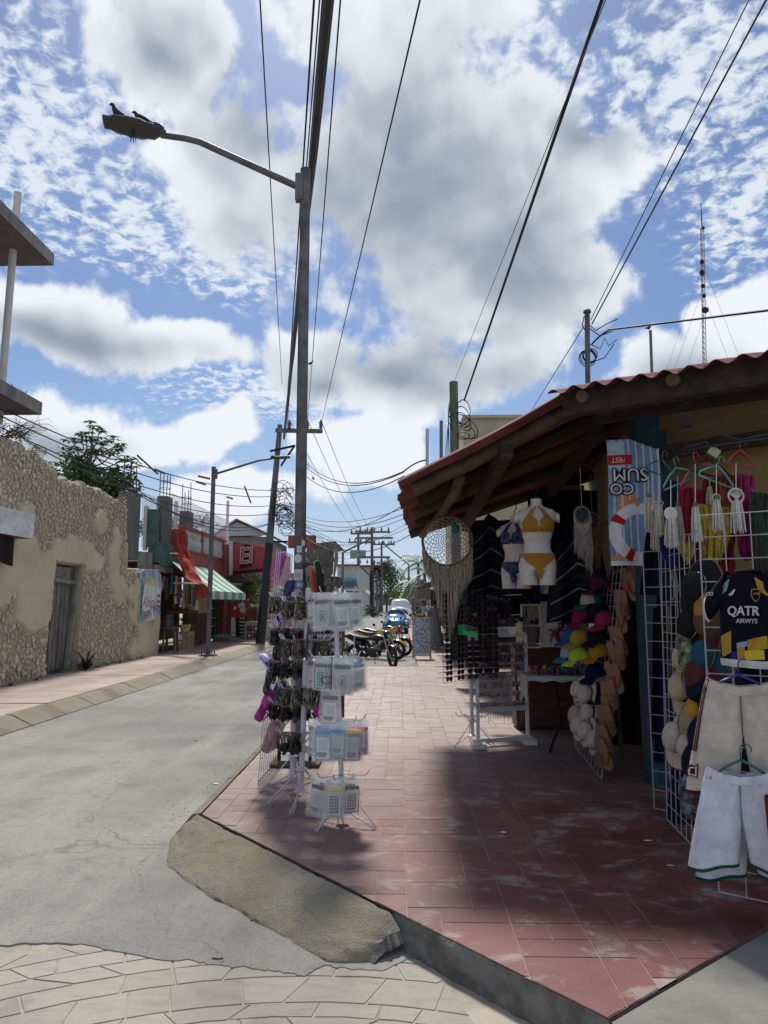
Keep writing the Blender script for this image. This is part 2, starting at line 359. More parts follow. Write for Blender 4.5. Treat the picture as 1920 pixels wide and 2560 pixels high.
# right pavement: red coloured, stamped in random ashlar
SW = [(-1.48, 5.57), (.78, 2.96), (1.82, 3.80), (2.9, 4.7), (2.9, 18.4), (-1.48, 18.4)]
def red_mat():
    m = bpy.data.materials.new('red_pavement'); m.use_nodes = True; t = NT(m.node_tree); p = t.n['Principled BSDF']
    co = t.node('ShaderNodeNewGeometry').outputs['Position']; q = t.node('ShaderNodeSeparateXYZ', (co,)).outputs
    a = t.noise(co, 2.3, 7, .68, .4); f = t.noise(co, 75, 4, .7); st = t.noise(t.vm('MULTIPLY', co, (1, 1.5, 1))[0], 4.2, 7, .68, .4)
    # the paint is still thick by the shop corner and walked off along the street
    wear = t.m('ADD', t.rng(q[1], 5.2, 10., 0., .75), t.rng(q[0], .9, -1.1, 0., .36))
    red = t.mix(t.rng(a, .35, .65), (.135, .043, .042), (.19, .073, .067))
    pink = t.mix(t.rng(st, .35, .65), (.38, .31, .275), (.47, .40, .355))
    c = t.mix(t.m('MINIMUM', wear, .97), red, pink)
    c = t.mix(t.m('MULTIPLY', t.rng(t.m('ADD', st, t.m('MULTIPLY', a, .55)), .79, .93), .7), c, (.31, .27, .245))
    c = t.mix(t.m('MULTIPLY', t.rng(f, .56, .72), .3), c, (.16, .11, .1))
    c = t.mix(t.m('MULTIPLY', t.rng(t.noise(co, 1.1, 5, .6), .5, .75), .35), c, (.17, .13, .12))
    oi = t.node('ShaderNodeObjectInfo').outputs['Random']
    c = t.mix(1., c, t.node('ShaderNodeCombineXYZ', [t.m('MULTIPLY_ADD', oi, .2, .9)]*3).outputs[0], 'MULTIPLY')
    t.l.new(c, p.inputs['Base Color']); t.l.new(t.rng(a, .3, .7, .5, .8), p.inputs['Roughness']); p.inputs['Specular IOR Level'].default_value = .35
    b = t.node('ShaderNodeBump', {'Strength': .3, 'Distance': .01, 'Height': t.m('ADD', t.m('MULTIPLY', f, .5), st)}); t.l.new(b.outputs[0], p.inputs['Normal']); return m
m_red = red_mat()
m_side = mat('kerb_concrete', (.17, .16, .145), .95, .35, 7, pos=True, bump=.8, bs=30, dirt=.6, dc=(.06, .058, .05), ds=5)
sp = M(); k = len(SW)
sp.add([(x, y, .1455) for x, y in SW]+[(x, y, -.03) for x, y in SW], [tuple(range(k))]).add([(x, y, .138) for x, y in SW]+[(x, y, -.03) for x, y in SW], [(i+k, (i+1) % k+k, (i+1) % k, i) for i in range(k)], 1)
sp.add([(.45, 18.4, .1381), (2.9, 18.4, .1381), (2.9, 300, .1381), (.45, 300, .1381), (.45, 18.4, -.03), (.45, 300, -.03), (2.9, 18.4, -.03), (-1.48, 18.4, -.03)], [(0, 1, 2, 3), (4, 0, 3, 5)])
m_joint = mat('pavement_joint', (.30, .235, .21), .95, .25, 6, pos=True)
pave = struct(sp.build('right_pavement', [m_joint, m_side], origin=(.5, 6, 0)))
random.seed(5)
U = .17; nx, ny = 26, 92; occ = np.zeros((nx, ny), bool); far_m = M(); cnt = 0
for j in range(ny):
    for i in range(nx):
        if occ[i, j]: continue
        ch = random.choice([(1, 1), (2, 1), (2, 1), (1, 2), (2, 2), (2, 2), (2, 3), (3, 2), (1, 3)])
        wd, ht = ch
        while wd > 1 and (i+wd > nx or occ[i:i+wd, j].any()): wd -= 1
        ht = min(ht, ny-j); occ[i:i+wd, j:j+ht] = True
        x0, y0 = -1.5+i*U, 2.75+j*U; g_ = .0014
        poly = [(x0+g_, y0+g_), (x0+wd*U-g_, y0+g_), (x0+wd*U-g_, y0+ht*U-g_), (x0+g_, y0+ht*U-g_)]
        for q in range(6): poly = clip(poly, SW[q], SW[(q+1) % 6]) if poly else poly
        if len(poly) < 3 or area(poly) < .006: continue
        if y0 < 8.75:
            mb = M()
            if slab(mb, poly, .14, .149, .0025, .0006): mb.build('paving_slab', m_red, pave); cnt += 1
        else: slab(far_m, poly, .13, .149, .005, .0015)
y = 18.45
while y < 75:
    x = .46; hh = random.choice([.24, .48, .48, .72])
    while x < 2.8:
        ww = random.choice([.24, .48, .72]); slab(far_m, [(x, y), (x+ww-.008, y), (x+ww-.008, y+hh-.008), (x, y+hh-.008)], .13, .149, .005, .0015); x += ww
    y += hh
struct(far_m.build('far_paving_slabs', m_red, pave), 'stuff')
# grey concrete of the cross-street pavement
m_conc = mat('grey_concrete', (.20, .195, .175), .9, .2, 2.2, pos=True, bump=.35, bs=45, dirt=.5, dc=(.11, .105, .095), ds=1.8)
cp = M(); q = [(.79, 2.945), (1.83, 3.785), (2.92, 4.68), (9, 9), (9, -3), (3.4, -3), (1.0, 2.6)]
cp.add([(x, y, .14) for x, y in q]+[(x, y, -.03) for x, y in q], [tuple(range(7))[::-1]]+[(i, (i+1) % 7, (i+1) % 7+7, i+7) for i in range(7)])
struct(cp.build('cross_street_pavement', m_conc, origin=(3, 3, 0)))
# yellow painted kerbs
def yel(name, amt):
    m = bpy.data.materials.new(name); m.use_nodes = True; t = NT(m.node_tree); p = t.n['Principled BSDF']
    co = t.node('ShaderNodeNewGeometry').outputs['Position']; a = t.noise(co, 3., 7, .7); f = t.noise(co, 55, 4, .7); b_ = t.noise(co, 1.3, 4, .6)
    c = t.mix(t.rng(f, .3, .7), (.46, .43, .365), (.36, .335, .285))
    c = t.mix(t.m('MULTIPLY', t.rng(a, .62, .38), amt), c, (.52, .42, .20))
    c = t.mix(t.m('MULTIPLY', t.rng(b_, .5, .68), .45), c, (.22, .17, .14)); c = t.mix(t.m('MULTIPLY', t.rng(t.noise(co, 95, 3, .75), .55, .66), .3), c, (.22, .20, .17))
    t.l.new(c, p.inputs['Base Color']); p.inputs['Roughness'].default_value = .92; p.inputs['Specular IOR Level'].default_value = .2
    b = t.node('ShaderNodeBump', {'Strength': 1., 'Distance': .02, 'Height': t.m('ADD', t.noise(co, 110, 3, .7), t.m('ADD', f, t.m('MULTIPLY', a, .7)))}); t.l.new(b.outputs[0], p.inputs['Normal']); return m
m_yel = yel('yellow_kerb', .45); m_yel2 = yel('faded_kerb', .42)
d_ = Vector((.655, -.756, 0)); n_ = Vector((-.756, -.655, 0)); c0 = Vector((-1.50, 5.57, 0))
def rampf(u, v):
    s_ = u*2.30; wd = .22+.2*min(1, s_/.5)+.04*math.sin(s_*2.1); wd *= 1+.06*nz(s_*4, 2)
    e = 1-.45*max(0, (u-.93)/.07)**2; p = c0+d_*s_+n_*(.012+wd*v*e)
    zz_ = .148*(1-v**1.25)+.02*nz(s_*3, v*3)+.010*nz(s_*11, v*9)+.005*nz(s_*31, v*25)
    if v > .96: zz_ = -.03
    if u > .965: zz_ = min(zz_, .148-.06*(u-.965)/.035)
    p.z = min(zz_, .146) if v < .03 else zz_; return p
rm = M(); rm.surf(rampf, 110, 22, flip=True)
endv = [rampf(1, j/22) for j in range(23)]
rm.add(endv+[p+d_*(.03+.03*nz(p.z*30, 3, i))+Vector((0, 0, -p.z*.55)) for i, p in enumerate(endv)]+[Vector((p.x, p.y, -.03))-d_*.05 for p in endv],
       [(i, i+1, 23+i+1, 23+i) for i in range(22)]+[(23+i, 24+i, 47+i, 46+i) for i in range(22)], 1)
kr = struct(rm.build('yellow_corner_kerb', [m_yel, m_side], smooth=2))
def edgef(u, v):
    s_ = 2.2+1.26*u; p = c0+Vector((.02, 0, 0))+d_*s_+n_*(.004+.03*v+.03*abs(nz(s_*6, v*3))*math.sin(math.pi*min(1, v*1.2))+.012*nz(s_*22, v*9)*v); p.z = .147-.177*v-.012*abs(nz(s_*14, 2))*(1-v); return p
eg = M(); eg.surf(edgef, 90, 12, flip=True); struct(eg.build('pavement_edge', m_side, smooth=True))
kb = M(); 
for i in range(24):
    y0 = 5.60+i*.55; y1 = y0+.538
    if y1 > 18.4: break
    dz = rnd(-.006, .006); kb = M(); kb.add([(-1.495, y0, .147+dz), (-1.495, y1, .147+dz), (-1.56, y0, .14+dz), (-1.56, y1, .14+dz), (-1.70, y0, -.02), (-1.70, y1, -.02), (-1.495, y0, -.02), (-1.495, y1, -.02)],
           [(0, 1, 3, 2), (2, 3, 5, 4), (0, 2, 4, 6), (1, 7, 5, 3)])
    if i == 0: kp = struct(kb.build('right_kerb', m_yel))
    else: kb.build('kerb_block', m_yel, kp)
# left pavement: pink concrete slabs and splayed kerb blocks
m_lpv = mat('pink_concrete', (.40, .315, .275), .92, .16, 1.5, pos=True, bump=.3, bs=40, dirt=.4, dc=(.33, .30, .26), ds=1.1, rnd=.05)
lp = M(); lp.b2((-7.7, 2, -.03), (-5.56, 240, .135)); lpo = struct(lp.build('left_pavement', m_side, origin=(-6.5, 10, 0)))
random.seed(3)
for i in range(46):
    y0 = 4+i*1.5; L = 1.5; mb = M(); skew = rnd(-.05, .05)
    slab(mb, [(-7.68, y0+.006), (-5.562, y0+.006+skew), (-5.562, y0+L-.006+skew), (-7.68, y0+L-.006)], .12, .15, .006, .004); mb.build('paving_slab', m_lpv, lpo)
lkp = None
for i in range(58):
    y0 = 4+i*1.05; y1 = y0+1.03; a, b, c = rnd(-.01, .01), rnd(-.02, .02), rnd(-.02, .02); mb = M()
    mb.add([(-5.56, y0, .15+a), (-5.56, y1, .15+a), (-5.46+b, y0, .145+a), (-5.46+b, y1, .145+a), (-5.17+c, y0, .012), (-5.17+b, y1, .012), (-5.17+c, y0, -.03), (-5.17+b, y1, -.03), (-5.56, y0, -.03), (-5.56, y1, -.03)],
           [(0, 2, 3, 1), (2, 4, 5, 3), (4, 6, 7, 5), (0, 8, 6, 4, 2), (1, 3, 5, 7, 9)])
    if lkp is None: lkp = struct(mb.build('left_kerb', m_yel2))
    else: mb.build('kerb_block', m_yel2, lkp)
# concrete wedge ramp by the parked motorbikes
mb = M(); mb.add([(-.02, 18.42, -.02), (.44, 18.42, -.02), (.44, 19.9, -.02), (-.02, 19.9, -.02), (.44, 18.42, .146), (.44, 19.9, .146)], [(0, 4, 5, 3), (0, 1, 4), (3, 5, 2), (1, 2, 5, 4)])
struct(mb.build('kerb_ramp', m_conc))
# litter on the ground
m_paper = flat('litter_paper', (.75, .75, .72)); m_gtri = flat('green_plastic_scrap', (.05, .55, .30)); m_leaf = flat('dry_leaf', (.14, .085, .04))
def scrap(px, py, sz, m, label, z=.152, name='paper_scrap', cat='litter', tri=False, asp=.6):
    p = G(px, py, z); mb = M(); k = 3 if tri else 6; a0 = rnd(0, 6)
    pts = [p+Vector((sz*math.cos(a0+6.283*i/k)*rnd(.7, 1.1), sz*asp*math.sin(a0+6.283*i/k)*rnd(.7, 1.1), rnd(0, .35)*sz*.5+.001)) for i in range(k)]
    mb.add(pts+[q+Vector((0, 0, .002)) for q in pts], [tuple(range(k))[::-1], tuple(range(k, 2*k))]+[(i, (i+1) % k, (i+1) % k+k, i+k) for i in range(k)])
    return tag(mb.build(name, m), label, cat)
scrap(803, 2333, .026, m_gtri, 'green triangular plastic scrap on asphalt below the yellow kerb', .002, 'plastic_scrap', tri=True)
scrap(1152, 2428, .055, m_paper, 'white crumpled paper in the gutter under the broken kerb end', -.006, asp=.8)
scrap(1135, 2398, .045, m_paper, 'smaller white paper in the gutter touching the broken kerb', -.006)
scrap(1105, 2370, .06, m_leaf, 'brown dry leaf in the gutter beside the white paper', -.006, 'dry_leaf')
scrap(1215, 2450, .07, m_leaf, 'long brown dry leaf in the gutter further from the kerb', -.006, 'dry_leaf', asp=.3)
scrap(1430, 2555, .05, m_paper, 'white paper scrap at the bottom edge by the gutter', -.006)
scrap(1260, 2082, .028, m_paper, 'pale paper scrap lying on the pink paving', .152, asp=.5)
scrap(1620, 2103, .03, m_paper, 'small silver wrapper lying on dark red paving', .152, asp=.3)
scrap(1676, 2165, .03, m_paper, 'crumpled silver wrapper on red paving beside the wire grid', .152, asp=.35)
scrap(545, 2395, .035, m_leaf, 'curled dry leaf on asphalt above the stamped apron', .002, 'dry_leaf', asp=.35)
scrap(540, 1960, .03, m_paper, 'tiny white scrap on the asphalt near right kerb', .002)
scrap(490, 1852, .04, m_leaf, 'dark leaf lying mid road', .002, 'dry_leaf')
for i, (px, py) in enumerate([(430, 2125), (450, 2105), (470, 2145), (500, 2100), (560, 2215), (630, 2300), (660, 2210)]):
    scrap(px, py, .012, m_side, 'small gravel pebble on asphalt beside the kerb toe', .003, 'pebble', 'pebble', asp=1.)['group'] = 'pebbles along the kerb'
# ================================================================ left side: rubble wall
m_stone = mat('rubble_stone', (.64, .57, .43), .95, .3, 9, bump=.9, bs=30, rnd=.15, pos=True, dirt=.3, dc=(.27, .23, .17), ds=3)
def wall_mat():
    m = bpy.data.materials.new('old_plaster'); m.use_nodes = True; t = NT(m.node_tree); p = t.n['Principled BSDF']
    co = t.node('ShaderNodeNewGeometry').outputs['Position']; at = t.node('ShaderNodeAttribute', attribute_name='plaster').outputs['Fac']
    a = t.noise(co, 1.2, 6, .6); f = t.noise(co, 38, 4, .7); st = t.noise(t.vm('MULTIPLY', co, (1, 2.5, .5))[0], 2., 5, .6)
    pc = t.mix(t.rng(a, .3, .7), (.60, .515, .35), (.69, .61, .45)); pc = t.mix(t.m('MULTIPLY', t.rng(st, .55, .75), .45), pc, (.42, .36, .26))
    pc = t.mix(t.m('MULTIPLY', t.rng(f, .52, .62), .28), pc, (.36, .295, .19))
    mc = t.mix(t.rng(f, .35, .65), (.38, .33, .24), (.54, .475, .355))
    c = t.mix(at, mc, pc); t.l.new(c, p.inputs['Base Color']); p.inputs['Roughness'].default_value = .95; p.inputs['Specular IOR Level'].default_value = .15
    b = t.node('ShaderNodeBump', {'Strength': .7, 'Distance': .02, 'Height': f}); t.l.new(b.outputs[0], p.inputs['Normal']); return m
m_wall = wall_mat()
WXL = -7.55
top_px = [(-90, 1030), (0, 1075), (40, 1098), (95, 1128), (135, 1160), (160, 1192), (232, 1214), (262, 1222), (290, 1242), (322, 1262)]
tp = [(WX(x, y, WXL).y, WX(x, y, WXL).z) for x, y in top_px]
yb = tp[-1][0]; low = [(yb, WX(322, 1420, WXL).z), (WX(402, 1424, WXL).y, WX(402, 1424, WXL).z)]; YE = low[1][0]
def wtop(y):
    if y > yb: return low[0][1]+(low[1][1]-low[0][1])*(y-yb)/(YE-yb)+.02*nz(y*5)
    for (a, za), (b, zb) in zip(tp, tp[1:]):
        if a <= y <= b: return za+(zb-za)*(y-a)/(b-a)+.10*nz(y*3.1, 2)+.05*nz(y*11, 5)
    return tp[0][1]
DY0, DY1, DZ = WX(124, 1600, WXL).y, WX(200, 1600, WXL).y, WX(165, 1408, WXL).z
def px_of(y, z):
    r = Vector((WXL, y, z-CH)); c, s = math.cos(-YAW), math.sin(-YAW); r = Vector((r.x*c-r.y*s, r.x*s+r.y*c, r.z))
    c, s = math.cos(-PIT), math.sin(-PIT); r = Vector((r.x, r.y*c-r.z*s, r.y*s+r.z*c)); return CX+F*r.x/r.y, CY-F*r.z/r.y
PLA = [ # plaster patches on the wall face, in wall metres (y centre, z centre, half sizes)
    (12.2, 2.15, 2.3, .95), (14.0, 2.5, 1.6, .75), (14.9, 2.0, 1.0, 1.0), (16.6, 2.95, 1.1, .45), (17.6, 2.75, .8, .3), (18.9, 2.75, .42, 1.0), (19.3, 2.1, .55, .5), (20.0, 3.2, .35, .6),
    (12.5, 3.9, .8, .35), (14.3, 3.55, .35, .25), (17.9, 3.75, .4, .3), (21.8, .55, 1.5, .75), (20.9, 1.7, .9, .8), (16.0, .5, .35, .5), (11.6, 3.3, 1.2, .5), (22.6, 1.6, .9, 1.0)]
def pmask(y, z):
    d = max(1-math.hypot((y-a)/b, (z-c)/e) for a, c, b, e in PLA)
    return d*1.0+.38*nz(y*1.7, z*1.7, 3)+.2*nz(y*4.6, z*4.6, 7)+.10*nz(y*12, z*12, 1)
wall = thing('rubble_wall', 'tall crumbling cream limestone rubble wall with patches of old plaster along left pavement', 'wall', (WXL, 16, .15))
ys = np.arange(9.0, YE+.001, .055); Z0 = .10
mb = M(); att = []
nzr = 84
for y in ys:
    h = wtop(y)
    for j in range(nzr+1):
        z = Z0+(h-Z0)*j/nzr; p = pmask(y, z); k_ = max(0, min(1, (p-.10)/.018))
        indoor = DY0 < y < DY1 and z < DZ
        x = WXL-.045+.085*k_+.018*nz(y*9, z*9)+.03*nz(y*2.2, z*2.2)
        if indoor: x = WXL-.34
        if j == nzr: x -= .12
        mb.v.append((x, y, z)); att.append(k_ if not indoor else 0)
q = nzr+1
for i in range(len(ys)-1):
    for j in range(nzr): mb.f.append((i*q+j, (i+1)*q+j, (i+1)*q+j+1, i*q+j+1)); mb.mi.append(0)
# thickness: top, back and far end
b0 = len(mb.v)
for i, y in enumerate(ys): mb.v += [(WXL-.55, y, wtop(y)-.05), (WXL-.55, y, 0)]; att += [0, 0]
for i in range(len(ys)-1):
    mb.f += [(i*q+nzr, (i+1)*q+nzr, b0+2*i+2, b0+2*i), (b0+2*i, b0+2*i+2, b0+2*i+3, b0+2*i+1)]; mb.mi += [0, 0]
i = len(ys)-1; mb.f.append(tuple([i*q+j for j in range(q)]+[b0+2*i, b0+2*i+1])); mb.mi.append(0)
wo = mb.build('wall_core', m_wall, wall)
a_ = wo.data.attributes.new('plaster', 'FLOAT', 'POINT'); a_.data.foreach_set('value', att)
# rubble stones: the 300 that show largest as parts, the rest joined
def stone_shape(seed):
    rr = random.Random(seed); bm = bmesh.new(); bmesh.ops.create_icosphere(bm, subdivisions=1, radius=1)
    for v in bm.verts: v.co *= rr.uniform(.66, 1.15)
    r = ([tuple(v.co) for v in bm.verts], [tuple(k.index for k in f.verts) for f in bm.faces]); bm.free(); return r
SH = [stone_shape(i) for i in range(8)]
random.seed(21); st = []; grid = {}
tries = 0
while tries < 60000:
    tries += 1; y = rnd(9.4, YE-.1); big = random.random()
    z = .2+(wtop(y)-.3)*random.random(); lowz = max(0, 1-(z-.15)/1.6)
    s_ = rnd(.028, .07)+.07*(.25+.75*lowz)*random.random()**2
    if pmask(y, z) > .13 or (DY0-.06 < y < DY1+.08 and z < DZ+.08): continue
    key = (int(y/.2), int(z/.2)); ok = True
    for a in (-1, 0, 1):
        for b in (-1, 0, 1):
            for yy, zz_, ss in grid.get((key[0]+a, key[1]+b), ()):
                if math.hypot(yy-y, (zz_-z)*1.15) < (ss+s_)*.84: ok = False; break
    if not ok: continue
    grid.setdefault(key, []).append((y, z, s_)); st.append((y, z, s_))
st.sort(key=lambda t: -t[2]/t[0])
sme = []
for vs, fs in SH:
    me = bpy.data.meshes.new('stone'); me.from_pydata(vs, [], fs); me.materials.append(m_stone); sme.append(me)
rest = M()
for i, (y, z, s_) in enumerate(st):
    rot = Matrix.Rotation(rnd(0, 6.28), 3, 'X') @ Matrix.Rotation(rnd(-.3, .3), 3, 'Y'); sc = Vector((min(.038, s_*.4), s_*rnd(.9, 1.4), s_*rnd(.65, 1.0)))
    loc = Vector((WXL-.03+.03*nz(y*2.2, z*2.2)+rnd(-.008, .012), y, z))
    if i < 300:
        o = bpy.data.objects.new('stone', sme[i % 8]); COL.objects.link(o); o.parent = wall; o.location = loc-wl(wall)
        o.rotation_euler = (rnd(0, 6.28), 0, 0); o.scale = sc
    else:
        vs, fs = SH[i % 8]; r2 = Matrix.Rotation(rnd(0, 6.28), 3, 'X'); rest.add([loc+r2@Vector((v[0]*sc.x, v[1]*sc.y, v[2]*sc.z)) for v in vs], fs)
struct(rest.build('rubble_stones', m_stone, wall), 'stuff')
# old plank door in the wall
m_oldw = mat('grey_weathered_wood', (.17, .165, .16), .95, .45, 3, bump=.6, bs=30, stretch=(6, 6, .6), rnd=.12)
m_dk = flat('near_black', (.012, .012, .013), .8)
door = thing('plank_door', 'weathered grey plank door with broken frame in the rubble wall', 'door', (WXL-.2, DY0, .15))
M().b2((WXL-.33, DY0+.02, .2), (WXL-.31, DY1-.02, DZ-.02)).build('dark_gap', m_dk, door)
npk = 6; zt = DZ-.42
for i in range(npk):
    y0 = DY0+.05+(DY1-DY0-.32)*i/npk; y1 = y0+(DY1-DY0-.32)/npk-.014; mb = M(); lean = .01*i
    mb.add([(WXL-.26+lean, y0, .2+rnd(0, .05)), (WXL-.26+lean, y1, .2+rnd(0, .05)), (WXL-.24+lean, y1+.01, zt+rnd(-.02, .0)), (WXL-.24+lean, y0+.01, zt+rnd(-.02, 0)),
            (WXL-.30+lean, y0, .2), (WXL-.30+lean, y1, .2), (WXL-.28+lean, y1+.01, zt), (WXL-.28+lean, y0+.01, zt)], [(0, 1, 2, 3), (4, 7, 6, 5), (0, 3, 7, 4), (1, 5, 6, 2), (3, 2, 6, 7), (0, 4, 5, 1)]); mb.build('plank', m_oldw, door)
m_dfr = mat('green_grey_timber', (.20, .22, .19), .95, .35, 4, bump=.4, bs=30)
M().beam((WXL-.16, DY0+.0, zt+.06), (WXL-.16, DY1-.1, zt+.0), .12, .09).build('lintel_board', m_dfr, door)
M().beam((WXL-.14, DY1-.34, .2), (WXL-.12, DY1-.02, DZ-.02), .1, .09, up=(1, 0, 0)).build('leaning_jamb', m_dfr, door)
M().box((WXL-.24, (DY0+DY1)/2+.1, DZ-.2), (.03, .9, .28)).build('transom_panel', mat('transom_board', (.24, .25, .22), .9, .3, 3), door)
# bromeliad by the door, weeds along the foot
m_brom = mat('dark_purple_leaf', (.05, .028, .032), .7, .4, 8); m_weed = mat('weed_green', (.09, .14, .045), .8, .4, 10, rnd=.1)
def tuft(c, nl, L, wd, m, up=.9, seed=1):
    rr = random.Random(seed); mb = M(); c = Vector(c)
    for i in range(nl):
        a = rr.uniform(0, 6.283); l = L*rr.uniform(.55, 1.1); o = Vector((math.cos(a), math.sin(a), 0)); s_ = Vector((-o.y, o.x, 0))*wd; tl = rr.uniform(.35, 1.15)*up
        p = [c+o*l*t_*(.25+.6*t_)+Vector((0, 0, l*tl*(t_-.45*t_*t_))) for t_ in (0, .35, .7, 1)]; ws = (.7, 1, .7, .05)
        vs = []; 
        for q_, w_ in zip(p, ws): vs += [q_-s_*w_, q_+s_*w_]
        mb.add(vs, [(0, 1, 3, 2), (2, 3, 5, 4), (4, 5, 7, 6)])
    return mb
tag(tuft((WXL+.12, DY1+.12, .15), 46, .62, .028, m_brom, 1.3, 4).build('bromeliad', m_brom), 'dark purple spiky plant growing at the foot of the plank door', 'plant')
for i, y in enumerate((17.9, 18.5, 19.3, 14.9, 13.9, 21.0)):
    tag(tuft((WXL+.1, y, .15), 22, .16, .012, m_weed, .7, 30+i).build('weed_tuft', m_weed), 'small green weed tuft at the foot of the rubble wall, %s' % ('just right of the door', 'second right of the door', 'third right of the door', 'just left of the door', 'left of the door rubble', 'below the painted poster')[i], 'weed', 'weeds along the wall')
# painted poster
m_psky = mat('poster_blue_wash', (.22, .40, .66), .9, .3, 1.6, c2=(.60, .70, .80), dirt=.35, dc=(.55, .5, .42), ds=2.5)
def pw(px, py): return WX(px, py, WXL+.06)
pc = [pw(346, 1556), pw(400, 1534), pw(404, 1440), pw(354, 1424)]
po = thing('painted_poster', 'blue painted flower shop advert with leaf border on the low wall end', 'poster', pc[0])
bx = [pw(346, 1556), pw(366, 1552), pw(385, 1542), pw(400, 1536), pw(402, 1490), pw(405, 1462), pw(402, 1434), pw(385, 1424), pw(362, 1424), pw(352, 1430), pw(350, 1490)]
M().prism(bx, (0, 0, 0), (-.03, 0, 0)).build('painted_ground', m_psky, po)
m_pw = mat('poster_white', (.74, .75, .74), .9, .12, 4); m_pgreen = flat('poster_leaf', (.07, .16, .20)); m_pyel = flat('poster_yellow', (.66, .60, .25)); m_pred = flat('poster_red', (.52, .20, .25)); m_pblk = flat('poster_black', (.06, .07, .09))
ctr = pw(378, 1500); mb = M()
mb.add([ctr+Vector((.004, .85*math.cos(a)*(1+.12*nz(a*2, 3)), .62*math.sin(a)*(1+.12*nz(a*2, 8)))) for a in [6.283*i/20 for i in range(20)]], [tuple(range(20))]); mb.build('white_wash', m_pw, po)
def ptxt(s, px, py, size, m, **k): text(s, size, m, po, fr(pw(px, py)+Vector((.008, 0, 0)), (0, 1, -.02), (0, 0, 1)), **k)
ptxt('FLORERIA', 376, 1455, .30, m_pyel, bold=.008); ptxt('Abigail', 374, 1506, .47, m_pred, shear=.35, bold=.0)

for px, py, w_ in ((385, 1517, .42), (388, 1523, .26), (361, 1531, .62), (360, 1538, .58), (359, 1544, .5)): M().box(pw(px, py)+Vector((.008, 0, 0)), (.006, w_, .075)).build('written_line', mat('poster_faint_writing', (.30, .31, .33), .9, .7, 26), po)
rr = random.Random(2); 
for i, (px, py, a) in enumerate([(351, 1548, 1.2), (356, 1550, .9), (362, 1549, 1.4), (369, 1547, 1.0), (376, 1545, 1.5), (384, 1541, 1.2), (391, 1538, 1.6), (397, 1534, 1.9), (399, 1522, 2.2), (400, 1508, 2.4), (350, 1535, .6), (350, 1520, .7), (351, 1505, .6), (353, 1490, .5), (354, 1473, .7), (355, 1455, .5), (400, 1494, 2.3)]):
    p = pw(px, py)+Vector((.007, 0, 0)); mb = M(); vs = []; L = .34
    for t_ in range(7):
        u = t_/6; an = a+1.1*(u-.2); c_ = p+Vector((0, L*u*math.cos(a+.7*u), L*u*math.sin(a+.7*u)*.9)); w_ = .05*math.sin(math.pi*min(1, u*.9+.1)); vs += [c_+Vector((0, -math.sin(an)*w_, math.cos(an)*w_)), c_-Vector((0, -math.sin(an)*w_, math.cos(an)*w_))]
    mb.add(vs, [(2*k_, 2*k_+1, 2*k_+3, 2*k_+2) for k_ in range(6)]); mb.build('painted_leaf', m_pgreen, po)
# unfinished concrete building at the far left edge
m_slab = mat('raw_concrete', (.27, .26, .245), .95, .3, 3, bump=.5, bs=30, dirt=.6, dc=(.09, .085, .08), ds=2.2, stretch=(1, 1, .6))
m_under = mat('shaded_soffit', (.11, .095, .105), .95, .2, 3)  # darker concrete for the undersides, puts the shade below the slabs into colour
lb = thing('concrete_house', 'unfinished grey concrete house at left edge with two overhanging slabs', 'building', (-9.5, 10, 0))
c1 = W(135, 650, 14.6); c2 = W(105, 1022, 14.2)
for c_, nm in ((c1, 'upper_slab'), (c2, 'lower_slab')):
    mb = M(); h = .13; 
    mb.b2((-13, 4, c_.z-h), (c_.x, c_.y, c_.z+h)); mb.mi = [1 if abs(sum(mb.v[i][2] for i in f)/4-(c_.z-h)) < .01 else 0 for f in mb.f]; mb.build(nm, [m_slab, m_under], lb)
M().b2((-13, 4, 0), (-8.6, 12.2, 8)).build('wall', m_slab, lb)
m_pvc = flat('white_pipe', (.60, .58, .56), .5, dirt=.3, ds=3)
p0 = W(5, 960, 13.9); p1 = W(45, 482, 13.9); M().tube([p0+(p0-p1)*.2, p1], .075, 12).build('vent_pipe', m_pvc, lb, smooth=2)
random.seed(9)
for i in range(5):
    b = W(25+9*i, 985+4*i, 13.6); M().tube([b+Vector((0, 0, -.1)), b+Vector((rnd(-.02, .02), 0, .08)), b+Vector((rnd(.03, .1), rnd(-.05, .05), rnd(.12, .2)))], .008, 5).build('rebar', m_dk, lb)
# white roughcast canopy box and dark hanging cloth on the rubble wall
m_rough = mat('white_roughcast', (.72, .73, .74), .95, .15, 3, bump=1.0, bs=26, dirt=.35, dc=(.25, .24, .23), ds=9)
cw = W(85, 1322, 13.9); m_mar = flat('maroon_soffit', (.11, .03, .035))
cb = thing('roughcast_canopy', 'white roughcast concrete canopy box projecting from rubble wall at left edge', 'canopy', (WXL, 12, cw.z-.3))
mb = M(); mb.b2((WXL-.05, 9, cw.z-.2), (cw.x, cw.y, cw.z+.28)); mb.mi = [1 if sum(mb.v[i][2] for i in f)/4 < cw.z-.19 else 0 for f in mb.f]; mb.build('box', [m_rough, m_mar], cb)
hc = W(12, 1370, 13.2); mb = M()
mb.surf(lambda u, v: hc+Vector((.05*math.sin(u*9), (u-.5)*.55, .22-.5*v+.05*math.sin(u*5)*v)), 14, 6); mb.add([(x-.03, y, z) for x, y, z in mb.v], [f[::-1] for f in mb.f]); tag(mb.build('hanging_cloth', cloth('black_cloth', (.03, .025, .025)), smooth=True), 'dark cloth hanging under the white roughcast canopy', 'cloth')
